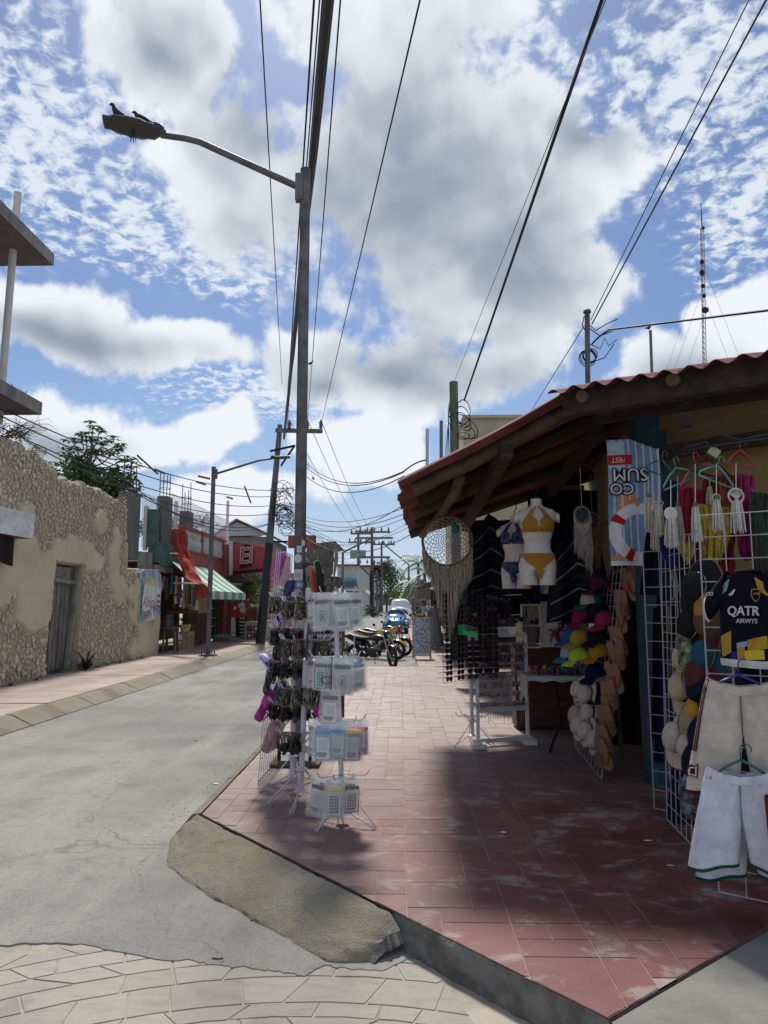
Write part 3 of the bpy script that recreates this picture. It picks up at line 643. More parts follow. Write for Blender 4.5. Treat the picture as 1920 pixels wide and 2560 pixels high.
# ---------------------------------------------------------------- foliage helpers
m_bark = mat('grey_bark', (.16, .135, .11), .95, .3, 6, bump=.5, bs=30)
def leafmat(name, c): 
    m = mat(name, c, .55, .45, 3., rnd=.15, pos=True); return m
m_lf = leafmat('tropical_leaf', (.075, .145, .04)); m_lf2 = leafmat('yellow_green_leaf', (.13, .17, .045)); m_lf3 = leafmat('dark_green_leaf', (.035, .07, .025)); m_dry = leafmat('dry_grass', (.28, .23, .12))
def leaves(mb, c, r, nl, ls, rr, asp=.5, flatten=1.):
    c = Vector(c)
    for _ in range(nl):
        d = Vector((rr.gauss(0, 1), rr.gauss(0, 1), rr.gauss(0, 1))).normalized()*(rr.random()**.45)
        p = c+Vector((d.x*r[0], d.y*r[1], d.z*r[2]*flatten)); a = Vector((rr.gauss(0, 1), rr.gauss(0, 1), rr.gauss(0, .6))).normalized(); b = a.cross(Vector((rr.gauss(0, 1), rr.gauss(0, 1), rr.gauss(0, 1)))).normalized()
        l = ls*rr.uniform(.6, 1.3); mb.add([p, p+a*l*.5+b*l*asp*.5, p+a*l, p+a*l*.5-b*l*asp*.5], [(0, 1, 2, 3)])
def bush(name, label, c, r, nl, ls, m, seed, cat='bush', clumps=9, group=None, trunk=True):
    rr = random.Random(seed); c = Vector(c); t = thing(name, label, cat, (c.x, c.y, .0), group); mb = M()
    for i in range(clumps):
        d = Vector((rr.gauss(0, 1), rr.gauss(0, 1), rr.gauss(0, .8))).normalized()*rr.uniform(.3, .8)
        leaves(mb, c+Vector((d.x*r[0], d.y*r[1], d.z*r[2])), [q*rr.uniform(.35, .55) for q in r], nl//clumps, ls, rr)
    mb.build('crown', m, t)
    if trunk:
        tb = M(); tb.tube([(c.x, c.y, 0), (c.x+.05, c.y, c.z*.6), (c.x, c.y, c.z)], [.14, .1, .05], 7)
        for i in range(5): a = rr.uniform(0, 6.28); tb.tube([(c.x+.03, c.y, c.z*.7), c+Vector((r[0]*.6*math.cos(a), r[1]*.6*math.sin(a), r[2]*rr.uniform(-.2, .6)))], [.05, .015], 5)
        tb.build('trunk', m_bark, t, smooth=True)
    return t
# cecropia-like tree behind the wall
tr = thing('cecropia_tree', 'open tropical tree with palmate leaf clusters rising behind the rubble wall', 'tree', (-10.2, 21.5, 0))
rr = random.Random(5); Yt = 21.5; tb = M(); lm = M()
base = W(215, 1300, Yt); fork = W(222, 1170, Yt); topp = W(232, 1110, Yt)
tb.tube([(base.x, base.y, 0), base, fork, topp], [.14, .1, .07, .04], 8)
tips = [(232, 1062), (215, 1080), (250, 1075), (180, 1100), (200, 1122), (165, 1118), (160, 1140), (182, 1146), (275, 1098), (255, 1110), (300, 1110), (290, 1128), (265, 1130), (310, 1150), (328, 1148), (325, 1160), (245, 1128), (205, 1098), (228, 1095), (150, 1158), (175, 1172), (300, 1182), (285, 1172)]
for i, (px, py) in enumerate(tips):
    e = W(px, py, Yt+rr.uniform(-.9, .9)); s_ = fork if i % 2 else lerp(fork, topp, .7); midp = lerp(s_, e, .5)-Vector((0, 0, .12))
    tb.tube([s_, midp, e], [.035, .022, .012], 5)
    for k in range(6):
        c = e+Vector((rr.gauss(0, .10), rr.gauss(0, .12), rr.gauss(0, .05)))
        for f_ in range(8):
            a = 6.283*f_/8+rr.random(); o = Vector((math.cos(a), math.sin(a), 0)); s2 = Vector((-o.y, o.x, 0)); l = rr.uniform(.15, .24); wd = l*.19
            dr = rr.uniform(.1, .45); lm.add([c, c+o*l*.55+s2*wd-Vector((0, 0, dr*l*.3)), c+o*l-Vector((0, 0, dr*l)), c+o*l*.55-s2*wd-Vector((0, 0, dr*l*.3))], [(0, 1, 2, 3)])
for (px, py, sx) in ((185, 1190, .7), (225, 1205, .6), (255, 1215, .6), (285, 1205, .7), (300, 1228, .6), (265, 1240, .6), (205, 1180, .4)): leaves(lm, W(px, py, Yt), (sx*1.1, .8, .42), 420, .17, rr, .55)
tb.build('trunk', m_bark, tr, smooth=True); lm.build('crown', m_lf, tr)
# bare twigs and dry scrub on the wall top at left
tw = thing('bare_shrub', 'leafless brown twiggy shrub on top of the rubble wall, left edge', 'shrub', W(30, 1110, 14.2)); mb = M(); rr = random.Random(8)
for i in range(34):
    s_ = W(rr.uniform(-30, 60), 1095, 14.2); e = W(rr.uniform(-20, 125), rr.uniform(1040, 1085), 14.2+rr.uniform(-.6, .6)); m1 = lerp(s_, e, .5)+Vector((rr.gauss(0, .08), 0, rr.gauss(.05, .08))); mb.tube([s_, m1, e], [.01, .006, .003], 4)
    for k in range(3): q_ = lerp(m1, e, rr.random()); mb.tube([q_, q_+Vector((rr.gauss(0, .16), rr.gauss(0, .1), rr.gauss(.05, .12)))], [.004, .002], 3)
mb.build('twigs', mat('twig_brown', (.13, .09, .075), .9), tw)
for i, (px, py, sx, m, lab) in enumerate([(20, 1150, .45, m_lf2, 'green clump growing from the rubble wall face at left edge'), (95, 1125, .3, m_dry, 'dry grass tuft on the rubble wall top left of the tree'), (50, 1100, .5, m_lf3, 'dark scrub on the highest corner of the rubble wall'), (215, 1225, .35, m_lf3, 'dark creeper hanging over the wall top below the tree'), (305, 1250, .25, m_dry, 'dry grass on the wall top beside the concrete column')]):
    c = WX(px, py, WXL-.15); mb = M(); rr = random.Random(40+i); leaves(mb, c, (.15, sx, sx*.5), 200, .07, rr, .25); struct(tag(mb.build('wall_scrub', m), lab, 'scrub'), 'stuff')
# ---------------------------------------------------------------- green and red shop building
XF = -7.75
def fy(px): return WX(px, 1500, XF).y
def fz(px, py): return WX(px, py, XF).z
m_col = mat('grey_column', (.17, .17, .165), .95, .3, 4, bump=.4, bs=25, dirt=.5, dc=(.07, .07, .068), ds=2, stretch=(1, 1, .4))
m_green = mat('faded_green_paint', (.065, .14, .11), .9, .35, 3, dirt=.6, dc=(.08, .09, .08), ds=2)
m_redp = mat('faded_red_paint', (.33, .085, .065), .85, .25, 3, dirt=.35, dc=(.2, .09, .07), ds=2); m_cream = mat('cream_wall', (.52, .44, .27), .9, .18, 2, dirt=.3, dc=(.25, .21, .15)); m_maroon = mat('maroon_wall', (.13, .03, .035), .8, .25, 2)
m_wht = flat('white_paint', (.72, .72, .70), .5, dirt=.15, ds=4); m_rebar = flat('rusty_rebar', (.12, .06, .04))
m_balu = mat('worn_white_baluster', (.55, .56, .54), .9, .25, 6, dirt=.4, dc=(.2, .2, .19), ds=6)
sb = thing('green_red_shop', 'old shop building with green and red painted upper band, balustrade and bare concrete columns', 'building', (XF, 28, .15))
y0, y1, y2 = YE+.05, fy(462), fy(562)
def wallq(nm, ya, yb_, za, zb, m, dx=0., th=.25): return M().b2((XF+dx-th, ya, za), (XF+dx, yb_, zb)).build(nm, m, sb)
wallq('green_beam', y0, fy(440), 2.95, 3.7, m_green); wallq('rubble_beam', y0-.6, y0+2.2, 2.75, 3.3, m_slab, -.1)
wallq('red_beam', fy(440), y2, 3.05, 3.6, m_redp, .03); wallq('red_coping', fy(440), y2, 3.6, 3.66, m_redp, .06)
wallq('top_rail', fy(455), y2, 4.42, 4.52, m_redp, .02); 
for px in (456, 503, 556): wallq('balustrade_pier', fy(px)-.12, fy(px)+.12, 3.66, 4.42, m_redp, .0, .2)
prof = [(.055, 0), (.055, .06), (.035, .09), (.075, .24), (.07, .32), (.03, .5), (.035, .56), (.055, .62), (.055, .76)]
bl = M(); bl.lathe(prof, 8); bme = None
yy = fy(460)+.2
while yy < y2-.15:
    if bme is None: o = bl.build('baluster', m_balu, sb, smooth=True, local=True); bme = o.data
    else: o = bpy.data.objects.new('baluster', bme); COL.objects.link(o); o.parent = sb
    o.location = Vector((XF-.08, yy, 3.66))-wl(sb); yy += .21
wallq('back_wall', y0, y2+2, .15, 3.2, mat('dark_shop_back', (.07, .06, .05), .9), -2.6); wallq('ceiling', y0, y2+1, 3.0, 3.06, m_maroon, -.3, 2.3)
wallq('left_pier', y0, y0+.45, .15, 3.0, m_slab); wallq('cream_wall', fy(474), fy(518), 1.35, 3.0, m_cream); wallq('maroon_dado', fy(474), fy(518), .15, 1.35, m_maroon, .01)
wallq('right_pier', fy(560), y2+.5, .15, 3.1, m_redp)
for px, ytop, wpx, nm in ((330, 1233, .42, 'a'), (416, 1243, .3, 'b'), (469, 1280, .32, 'c')):
    p = WX(px+6, ytop, XF-.2); wd = wpx; bz = 3.0
    M().b2((p.x-.3, p.y-wd, bz), (p.x+.05, p.y+wd, p.z)).build('concrete_column', m_col, sb)
    for k in range(4):
        q_ = Vector((p.x-.25+.22*(k % 2), p.y-wd*.6+wd*1.2*(k//2), p.z-.05)); M().tube([q_, q_+Vector((rnd(-.03, .03), rnd(-.03, .03), rnd(.85, 1.25)))], .016, 5).build('rebar', m_rebar, sb)
    for k in (.3, .55): M().torus((p.x-.14, p.y, p.z+k), .2, .01, n=8, k=4).build('rebar_tie', m_rebar, sb)
g2 = WX(397, 1275, XF); M().b2((XF-.3, g2.y-.2, 3.5), (XF-.02, g2.y+.2, g2.z)).build('green_column', m_green, sb)
# white wire mesh fences on the roof terrace
m_wire = flat('white_wire', (.66, .66, .65), .4)
def mesh_panel(mb, o, ux, uz, nu, nv, r=.006, n=4):
    o, ux, uz = Vector(o), Vector(ux), Vector(uz)
    for i in range(nu+1): mb.tube([o+ux*i/nu, o+ux*i/nu+uz], r, n, caps=False)
    for j in range(nv+1): mb.tube([o+uz*j/nv, o+uz*j/nv+ux], r, n, caps=False)
    return mb
fe = thing('terrace_mesh_fence', 'tall white welded mesh fence with square posts on the shop roof terrace', 'fence', (XF-.6, 29, 3.6))
for (a, b, ty) in ((WX(352, 1380, XF-.4), WX(392, 1380, XF-.4), 1265), (WX(424, 1330, XF-.9), WX(505, 1330, XF-.9), 1258), (WX(505, 1330, XF-.9), WX(571, 1385, XF-.9), 1258)):
    zt = WX(400 if ty == 1265 else 480, ty, XF-.9).z; a = Vector((a.x, a.y, 3.5)); b = Vector((b.x, b.y, 3.5)); k = int((b-a).length/.11)
    mesh_panel(M(), a, b-a, (0, 0, zt-3.5), k, int((zt-3.5)/.38), .008).build('mesh_panel', m_wire, fe)
for px, py in ((367, 1265), (441, 1253), (517, 1285), (570, 1252)): p = WX(px, py, XF-.87); M().b2((p.x-.05, p.y-.1, 3.5), (p.x+.05, p.y+.1, p.z)).build('fence_post', m_wht, fe)
for i, (px, py, sx) in enumerate([(385, 1300, 1.0), (440, 1310, .9), (500, 1318, 1.1), (355, 1330, .7)]):
    bush('terrace_shrub', 'pale green leafy shrub behind the terrace fence, %s from the rubble wall' % ('second', 'third', 'farthest', 'nearest')[i], W(px, py, 33), (sx, .8, .7), 420, .16, m_lf2, 60+i, trunk=False)
# iron rod and pipe frames in front of the shop
p_ = [W(350, 1503, 22.5), W(432, 1463, 23.8)]; tag(M().tube(p_, .018, 6).build('awning_strut', m_dk), 'black awning strut slanting across the painted poster', 'strut')
tag(M().tube([W(434, 1458, 24), W(495, 1459, 22.4)], .025, 6).build('awning_pipe', m_wht), 'pale horizontal awning pipe holding the red tarpaulin hem', 'pipe')
tag(M().tube([W(405, 1500, 23.8), W(490, 1468, 22.4)], .016, 6).build('awning_strut', m_dk), 'dark awning strut under the red tarpaulin above the crates', 'strut')
tag(M().tube([W(330, 1374, 23.6), W(340, 1380, 23.6), W(445, 1384, 24.2)], .03, 6).build('terrace_pipe', m_wht), 'white pipe lying along the green beam above the poster', 'pipe')
tag(M().tube([W(399, 1270, 23.7), W(402, 1550, 23.7)], .025, 6).build('drain_pipe', m_dk), 'thin dark drain pipe running down at the poster end', 'pipe')
# red tarpaulin
m_tarp = cloth('red_tarpaulin', (.42, .075, .065), var=.2, sc=3, bump=.1, bs=30)
LT = [(411, 1320, 24.6), (417, 1365, 24.5), (438, 1395, 24.2), (455, 1422, 23.8), (470, 1448, 23.2), (490, 1462, 22.6), (493, 1500, 22.5)]
RT = [(462, 1326, 25.0), (470, 1360, 24.8), (478, 1395, 24.3), (487, 1418, 23.8), (500, 1447, 23.0), (512, 1460, 22.5), (531, 1490, 22.4)]
def tarp(u, v):
    k = min(5.999, v*6); i = int(k); t_ = k-i; a = lerp(W(*LT[i]), W(*LT[i+1]), t_); b = lerp(W(*RT[i]), W(*RT[i+1]), t_); p = lerp(a, b, u)
    fold = .10*math.sin(u*15+v*4+2*nz(v*5, u*2))+.12*nz(u*4, v*6, 3); return p+Vector((fold*.9, -fold*.7, .08*nz(u*5, v*7)))
mb = M(); mb.surf(tarp, 30, 60); tag(mb.build('red_tarpaulin', m_tarp, smooth=True), 'faded red tarpaulin bunched and hanging from the shop terrace', 'tarpaulin')
# striped awning: one panel per stripe
m_awg = cloth('awning_green', (.16, .40, .29), bump=.05); m_aww = cloth('awning_white', (.66, .66, .58), bump=.05)
aw = thing('striped_awning', 'green and white striped shop awning with scalloped valance', 'awning', (XF, 27, 2.1))
ya, yb2 = WX(518, 1474, -6.35).y+.4, WX(613, 1490, -6.35).y; ns = 9; zt, zb = 3.12, 2.14
for i in range(ns):
    a, b = ya+(yb2-ya)*i/ns, ya+(yb2-ya)*(i+1)/ns; mm = m_aww if i % 2 == 0 else m_awg; mb = M()
    def aws(u, v): return Vector((XF+.05+(1.35)*v, a+(b-a)*u, zt+(zb-zt)*v-.06*math.sin(math.pi*v)+.01*math.sin(u*6)))
    mb.surf(aws, 3, 8); mb.build('stripe', mm, aw, smooth=True); mb = M(); k = 6; vs = []
    for j in range(k+1): yv = a+(b-a)*j/k; vs += [(XF+1.41, yv, zb), (XF+1.42+.015*math.sin(j*2), yv, zb-.30+(.05 if j % 2 else 0))]
    mb.add(vs, [(2*j, 2*j+1, 2*j+3, 2*j+2) for j in range(k)]); mb.build('valance', mm, aw)
mb = M(); mb.add([(XF+.05, yb2, zt), (XF+1.4, yb2, zb), (XF+1.41, yb2, zb-.28), (XF+.05, yb2, zb-.2)], [(0, 1, 2, 3)]); mb.build('side_panel', m_awg, aw)
# goods under the awning
m_wood = mat('pale_crate_wood', (.34, .26, .16), .9, .3, 4, bump=.3, bs=30, rnd=.15); m_bw = mat('brown_wood', (.13, .085, .05), .85, .35, 4, bump=.3, bs=30)
def stool(c, s_, h, label, name='wooden_stool', m=m_bw):
    t = thing(name, label, 'stool', c); M().box(Vector(c)+Vector((0, 0, h-.03)), (s_, s_, .05), ch=.01).build('seat', m, t)
    for a in (-1, 1):
        for b in (-1, 1): M().beam(Vector(c)+Vector((a*s_*.45, b*s_*.45, 0)), Vector(c)+Vector((a*s_*.36, b*s_*.36, h-.05)), .05, .05).build('leg', m, t)
    M().beam(Vector(c)+Vector((-s_*.42, -s_*.42, h*.3)), Vector(c)+Vector((s_*.42, -s_*.42, h*.3)), .03, .03).build('stretcher', m, t)
stool(G(425, 1633), .42, .82, 'tall dark wooden stool beside the poster wall end')
mb = M(); c = G(418, 1633); mb.lathe([(.12, .82), (.16, .95), (.15, 1.15), (.11, 1.3), (.13, 1.36), (.1, 1.36)], 12, (c.x, c.y, 0)); tag(mb.build('glass_jar', flat('dark_jar', (.05, .06, .075), .15), smooth=True), 'dark rounded jar standing on the tall wooden stool', 'jar')
def crate(c, d, label, ns=7):
    t = thing('slatted_crate', label, 'crate', c); c = Vector(c)
    for i in range(ns):
        u = -.5+(i+.5)/ns; M().box(c+Vector((d[0]/2, u*d[1], d[2]/2)), (.02, d[1]/ns*.75, d[2])).build('slat', m_wood, t); M().box(c+Vector((u*d[0], -d[1]/2, d[2]/2)), (d[0]/ns*.75, .02, d[2])).build('slat', m_wood, t)
    for z in (.12, .5, .9): M().box(c+Vector((0, 0, d[2]*z)), (d[0]*.96, d[1]*.96, .03)).build('band', m_bw, t)
    return t
crate(G(461, 1624), (.5, .6, .62), 'pale slatted wooden crate under the potted palm'); 
m_pot = mat('yellow_pot', (.50, .40, .18), .8, .2, 5)
c = G(461, 1624); pt = thing('potted_palm', 'small palm in a yellow pot standing on the slatted crate', 'plant', c+Vector((0, 0, .62))); M().lathe([(.12, .62), (.19, .95), (.2, 1.0), (.16, 1.0), (.15, .96), (.0, .95)], 14, (c.x, c.y, 0)).build('pot', m_pot, pt, smooth=2); tuft((c.x, c.y, .95+.0), 40, .85, .03, m_lf, .9, 3).build('fronds', m_lf, pt)
fs = thing('fruit_stand', 'dark wooden fruit stand with orange fruit under the red tarpaulin', 'stand', G(447, 1618)); c = G(447, 1618); M().box(c+Vector((0, .3, 1.25)), (.8, 1.1, .1)).build('shelf', m_bw, fs); M().box(c+Vector((0, .3, .75)), (.8, 1.1, .08)).build('shelf', m_bw, fs)
for a in (-.38, .38):
    for b in (-.2, .8): M().box(c+Vector((a, b, .65)), (.08, .08, 1.3)).build('leg', m_bw, fs)
m_or = flat('orange_fruit', (.48, .17, .04), .5); fb = M(); fb.ell((0, 0, 0), (.09, .09, .08), 8, 6); first = None
for i in range(14):
    p = c+Vector((rnd(-.3, .35), rnd(-.15, .75), 1.38+(.1 if i > 9 else 0)))
    if first is None: first = fb.build('orange_fruit', m_or, None, True, local=True); o = first
    else: o = first.copy(); COL.objects.link(o)
    o.location = p; tag(o, 'orange fruit piled on the dark wooden fruit stand', 'fruit', 'fruit on the stand')
m_hang = [cloth('hang_tan', (.38, .29, .17)), cloth('hang_brown', (.16, .09, .06)), cloth('hang_teal', (.06, .16, .22)), cloth('hang_cream', (.50, .45, .34)), cloth('hang_red', (.30, .06, .05))]
for i, (px, py0, py1) in enumerate([(411, 1440, 1478), (420, 1445, 1500), (432, 1438, 1485), (443, 1440, 1510), (451, 1445, 1495), (462, 1450, 1520), (474, 1462, 1510), (486, 1470, 1515), (493, 1500, 1525)]):
    a = W(px, py0, 24.6); b = W(px, py1, 24.6); mb = M(); L = a.z-b.z
    mb.surf(lambda u, v: a+Vector((.05*math.sin(6.283*u)*(1-.3*v), .16*math.cos(6.283*u)*(.6+.5*v)*(1+.2*math.sin(u*25)), -L*v)), 14, 5, wrapu=True); tag(mb.build('hanging_bundle', m_hang[i % 5], smooth=True), 'limp %s bundle hanging in the shop front, %s from left' % (('tan', 'brown', 'teal', 'cream', 'red')[i % 5], ('first', 'second', 'third', 'fourth', 'fifth', 'sixth', 'seventh', 'eighth', 'ninth')[i]), 'bundle')
# doorway lattice, red drinks panel, leaning ladder sign, ramp
m_coke = flat('drinks_red', (.36, .015, .02), .4); dl = thing('shop_door_lattice', 'black barred shop door under the striped awning', 'door', (XF, fy(540), .3))
mesh_panel(M(), (XF+.02, fy(535), .4), (0, fy(556)-fy(535), 0), (0, 0, 1.9), 3, 5, .025).build('bars', m_dk, dl); M().b2((XF-.5, fy(535), .4), (XF-.48, fy(556), 2.3)).build('shelf_back', flat('shelf_goods', (.22, .12, .12), var=.8, sc=9), dl)
for z in (.75, 1.1, 1.5, 1.9): M().b2((XF-.4, fy(535), z), (XF-.2, fy(556), z+.03)).build('shelf', m_wht, dl)
cp_ = W(594, 1520, 30.5); dp = thing('drinks_panel', 'red drinks panel with round pale decals beside the shop door', 'panel', cp_-Vector((0, 0, .45)))
M().box(cp_+Vector((0, 0, -.12)), (.62, .08, .55)).build('red_board', m_coke, dp); M().box(cp_+Vector((0, .06, .33)), (.66, .05, .45)).build('print_board', flat('brown_print', (.16, .08, .07), var=.7, sc=6), dp)
for a, b, r in ((.2, .12, .12), (.24, -.08, .12), (.1, .1, .08), (-.1, .0, .07)):
    for rr_, m_, d in ((r, m_wht, .05), (r*.75, m_coke, .056), (r*.5, m_wht, .062)): M().lathe([(rr_, -.004), (rr_, .004)], 16, cp_+Vector((a, -d, b)), Matrix.Rotation(R(90), 3, 'X')).build('decal', m_, dp)
c = G(605, 1598); ld = thing('leaning_price_board', 'black leaning board with pale rungs of writing beside the ramp', 'sign', c)
M().beam(c+Vector((0, -.1, 0)), c+Vector((-.12, .25, 1.05)), .5, .04).build('board', m_dk, ld)
for k in range(6): q_ = lerp(c+Vector((0, -.13, 0)), c+Vector((-.12, .22, 1.05)), .12+.15*k); M().box(q_, (.36, .03, .09)).build('written_line', m_wht, ld)
mb = M(); a = G(535, 1598); mb.add([(XF+.02, fy(533), .15), (XF+.02, fy(560), .15), (XF+1.3, fy(560), .152), (XF+1.3, fy(533), .152), (XF+.02, fy(533), .42), (XF+.02, fy(560), .42)], [(0, 4, 5, 1), (4, 3, 2, 5), (0, 3, 4), (1, 5, 2)]); struct(mb.build('shop_ramp', m_conc))
# red lightbox sign
sg = thing('red_shop_sign', 'torn red lightbox sign with white outlined letters above the palm', 'sign', W(620, 1400, 31)); 
A, B, Cc, D = W(573, 1437, 31.2), W(668, 1428, 30.6), W(668, 1370, 30.6), W(573, 1352, 31.2); dv = Vector((0, .28, 0)); m_sred = mat('sign_red', (.42, .06, .07), .35, .2, 2); m_smet = flat('sign_metal', (.30, .31, .32), .5)
M().add([A, B, Cc, D, A+dv, B+dv, Cc+dv, D+dv], [(3, 2, 6, 7), (0, 4, 5, 1), (0, 3, 7, 4), (1, 5, 6, 2), (4, 7, 6, 5)]).build('housing', m_smet, sg)
M().prism([lerp(A, B, .10), B, Cc, lerp(D, Cc, .10)], (0, -.004, 0), (0, -.012, 0)).build('face', m_sred, sg); M().prism([lerp(A, D, .0)+(B-A)*.0, A+(B-A)*.095, D+(Cc-D)*.095, D], (0, -.004, 0), (0, -.01, 0)).build('white_end', m_wht, sg)
M().beam(lerp(A, B, .1)+Vector((0, -.03, .06)), B+Vector((0, -.03, .06)), .03, .14).build('bottom_trim', m_dk, sg)
ce = W(614, 1392, 30.9)-Vector((0, .06, 0)); X_ = (B-A).normalized(); k = ce-W(614, 1391, 30.9)
M().add([ce+X_*a+Vector((0, 0, b)) for a, b in ((-.28, -.48), (.26, -.42), (.3, -.1), (.2, .5), (-.02, .55), (-.16, .35))]+[ce+X_*a+Vector((0, .05, b)) for a, b in ((-.28, -.48), (.26, -.42), (.3, -.1), (.2, .5), (-.02, .55), (-.16, .35))], [tuple(range(6)), (6, 7, 1, 0), (7, 8, 2, 1), (8, 9, 3, 2), (9, 10, 4, 3), (10, 11, 5, 4), (11, 6, 0, 5)]).build('letter_plate', m_dk, sg)
text('El', .95, m_wht, sg, fr(ce+X_*.02+Vector((0, -.02, .02)), X_, (0, 0, 1)), bold=.03, shear=.1); text('El', .95, m_sred, sg, fr(ce+X_*.02+Vector((0, -.03, .02)), X_, (0, 0, 1)), shear=.1)
# shop annex behind sign, gable roof
M().b2((-10, 31.4, 2.9), (-6.9, 36, 4.3)).build('annex', mat('red_plaster', (.36, .10, .10), .9, .2, 2), sb); M().b2((-8.6, 32.4, .15), (-8.4, 36, 2.9)).build('annex_back', m_dk, sb); M().b2((-8, 31.9, 2.7), (-6.7, 35, 2.95)).build('annex_slab', m_col, sb)
gb = thing('gabled_house', 'pale gabled house with brown sheet roof behind the red shop sign', 'building', W(590, 1380, 42)); ap = W(590, 1303, 42); el_, er_ = W(535, 1340, 42), W(668, 1337, 42)
M().prism([el_, er_, ap], (0, .2, 0), (0, .15, 0)).build('gable', mat('pale_blue_grey', (.42, .46, .48), .9), gb); mroof = mat('brown_sheet', (.20, .16, .12), .9, .3, 3)
M().prism([er_+Vector((.3, 0, -.1)), ap+Vector((0, 0, .1)), ap+Vector((0, 9, .1)), er_+Vector((.3, 9, -.1))], (0, 0, 0), (0, 0, .08)).build('roof_right', mroof, gb); M().prism([el_+Vector((-.3, 0, -.1)), ap+Vector((0, 0, .1)), ap+Vector((0, 9, .1)), el_+Vector((-.3, 9, -.1))], (0, 0, 0), (0, 0, .08)).build('roof_left', mat('light_sheet', (.45, .46, .45), .8), gb)
M().b2((el_.x+.1, 42.6, 0), (er_.x-.1, 50, el_.z)).build('wall', mat('grey_house_wall', (.25, .27, .27), .9), gb)
# fan palms in the planter
m_palm = leafmat('fan_palm_green', (.10, .165, .05))
def fan_palm(c, label, nf, L, seed, stem=.8):
    rr = random.Random(seed); c = Vector(c); t = thing('fan_palm', label, 'palm', c); mb = M(); tb = M(); tb.tube([c, c+Vector((0, 0, stem))], [.12, .09], 8); tp_ = c+Vector((0, 0, stem))
    for i in range(nf):
        a = rr.uniform(0, 6.283); e = rr.uniform(-.2, 1.2); d = Vector((math.cos(a)*math.cos(e), math.sin(a)*math.cos(e), math.sin(e))); h = tp_+d*L*rr.uniform(.4, .7); tb.tube([tp_, h], [.015, .01], 4); s_ = d.cross(Vector((0, 0, 1))).normalized(); u = s_.cross(d)
        for k in range(17):
            q_ = (k-8)/8*1.9; o = (d*math.cos(q_)+s_*math.sin(q_)).normalized(); l = L*rr.uniform(.4, .55); n2 = o.cross(u)*.03
            mb.add([h, h+o*l*.6+n2-Vector((0, 0, .03)), h+o*l-Vector((0, 0, .16*l)), h+o*l*.6-n2-Vector((0, 0, .03))], [(0, 1, 2, 3)])
    tb.build('trunk', m_bark, t); mb.build('crown', m_palm, t); return t
fan_palm(Vector((W(640, 1570, 32.5).x, 32.5, .9)), 'green fan palm in the tiled planter behind the dark utility pole', 22, 1.5, 3, .9); fan_palm(Vector((W(690, 1570, 34.5).x, 34.5, .15)), 'second fan palm right of the dark utility pole', 20, 1.6, 4, 1.0)
pc_ = W(641, 1575, 31.5); pn = thing('tiled_planter', 'pale block planter with dark patterned tiles under the fan palm', 'planter', (pc_.x, pc_.y, .15)); M().b2((pc_.x-.5, 31.4, .15), (pc_.x+.45, 34, .95)).build('box', mat('planter_block', (.42, .37, .29), .9), pn)
for a in range(2):
    for b in range(3): q_ = Vector((pc_.x-.28+.28*b, 31.39, .35+.3*a)); M().box(q_, (.24, .02, .24)).build('tile', flat('planter_tile_dark', (.09, .07, .07), var=.5, sc=15), pn); M().box(q_+Vector((0, -.012, 0)), (.1, .01, .1), Matrix.Rotation(R(45), 3, 'Y')).build('tile_diamond', m_coke if (a+b) % 2 else m_wht, pn)
M().b2((-7.9, 36, 0), (-7.0, 46, 4.7)).build('pink_wing', mat('pink_plaster', (.50, .17, .17), .9, .15, 2), sb)
for px in (697, 703, 709): q_ = W(px, 1395, 35.8); M().box(q_, (.05, .05, .9)).build('window_bar', m_maroon, sb)
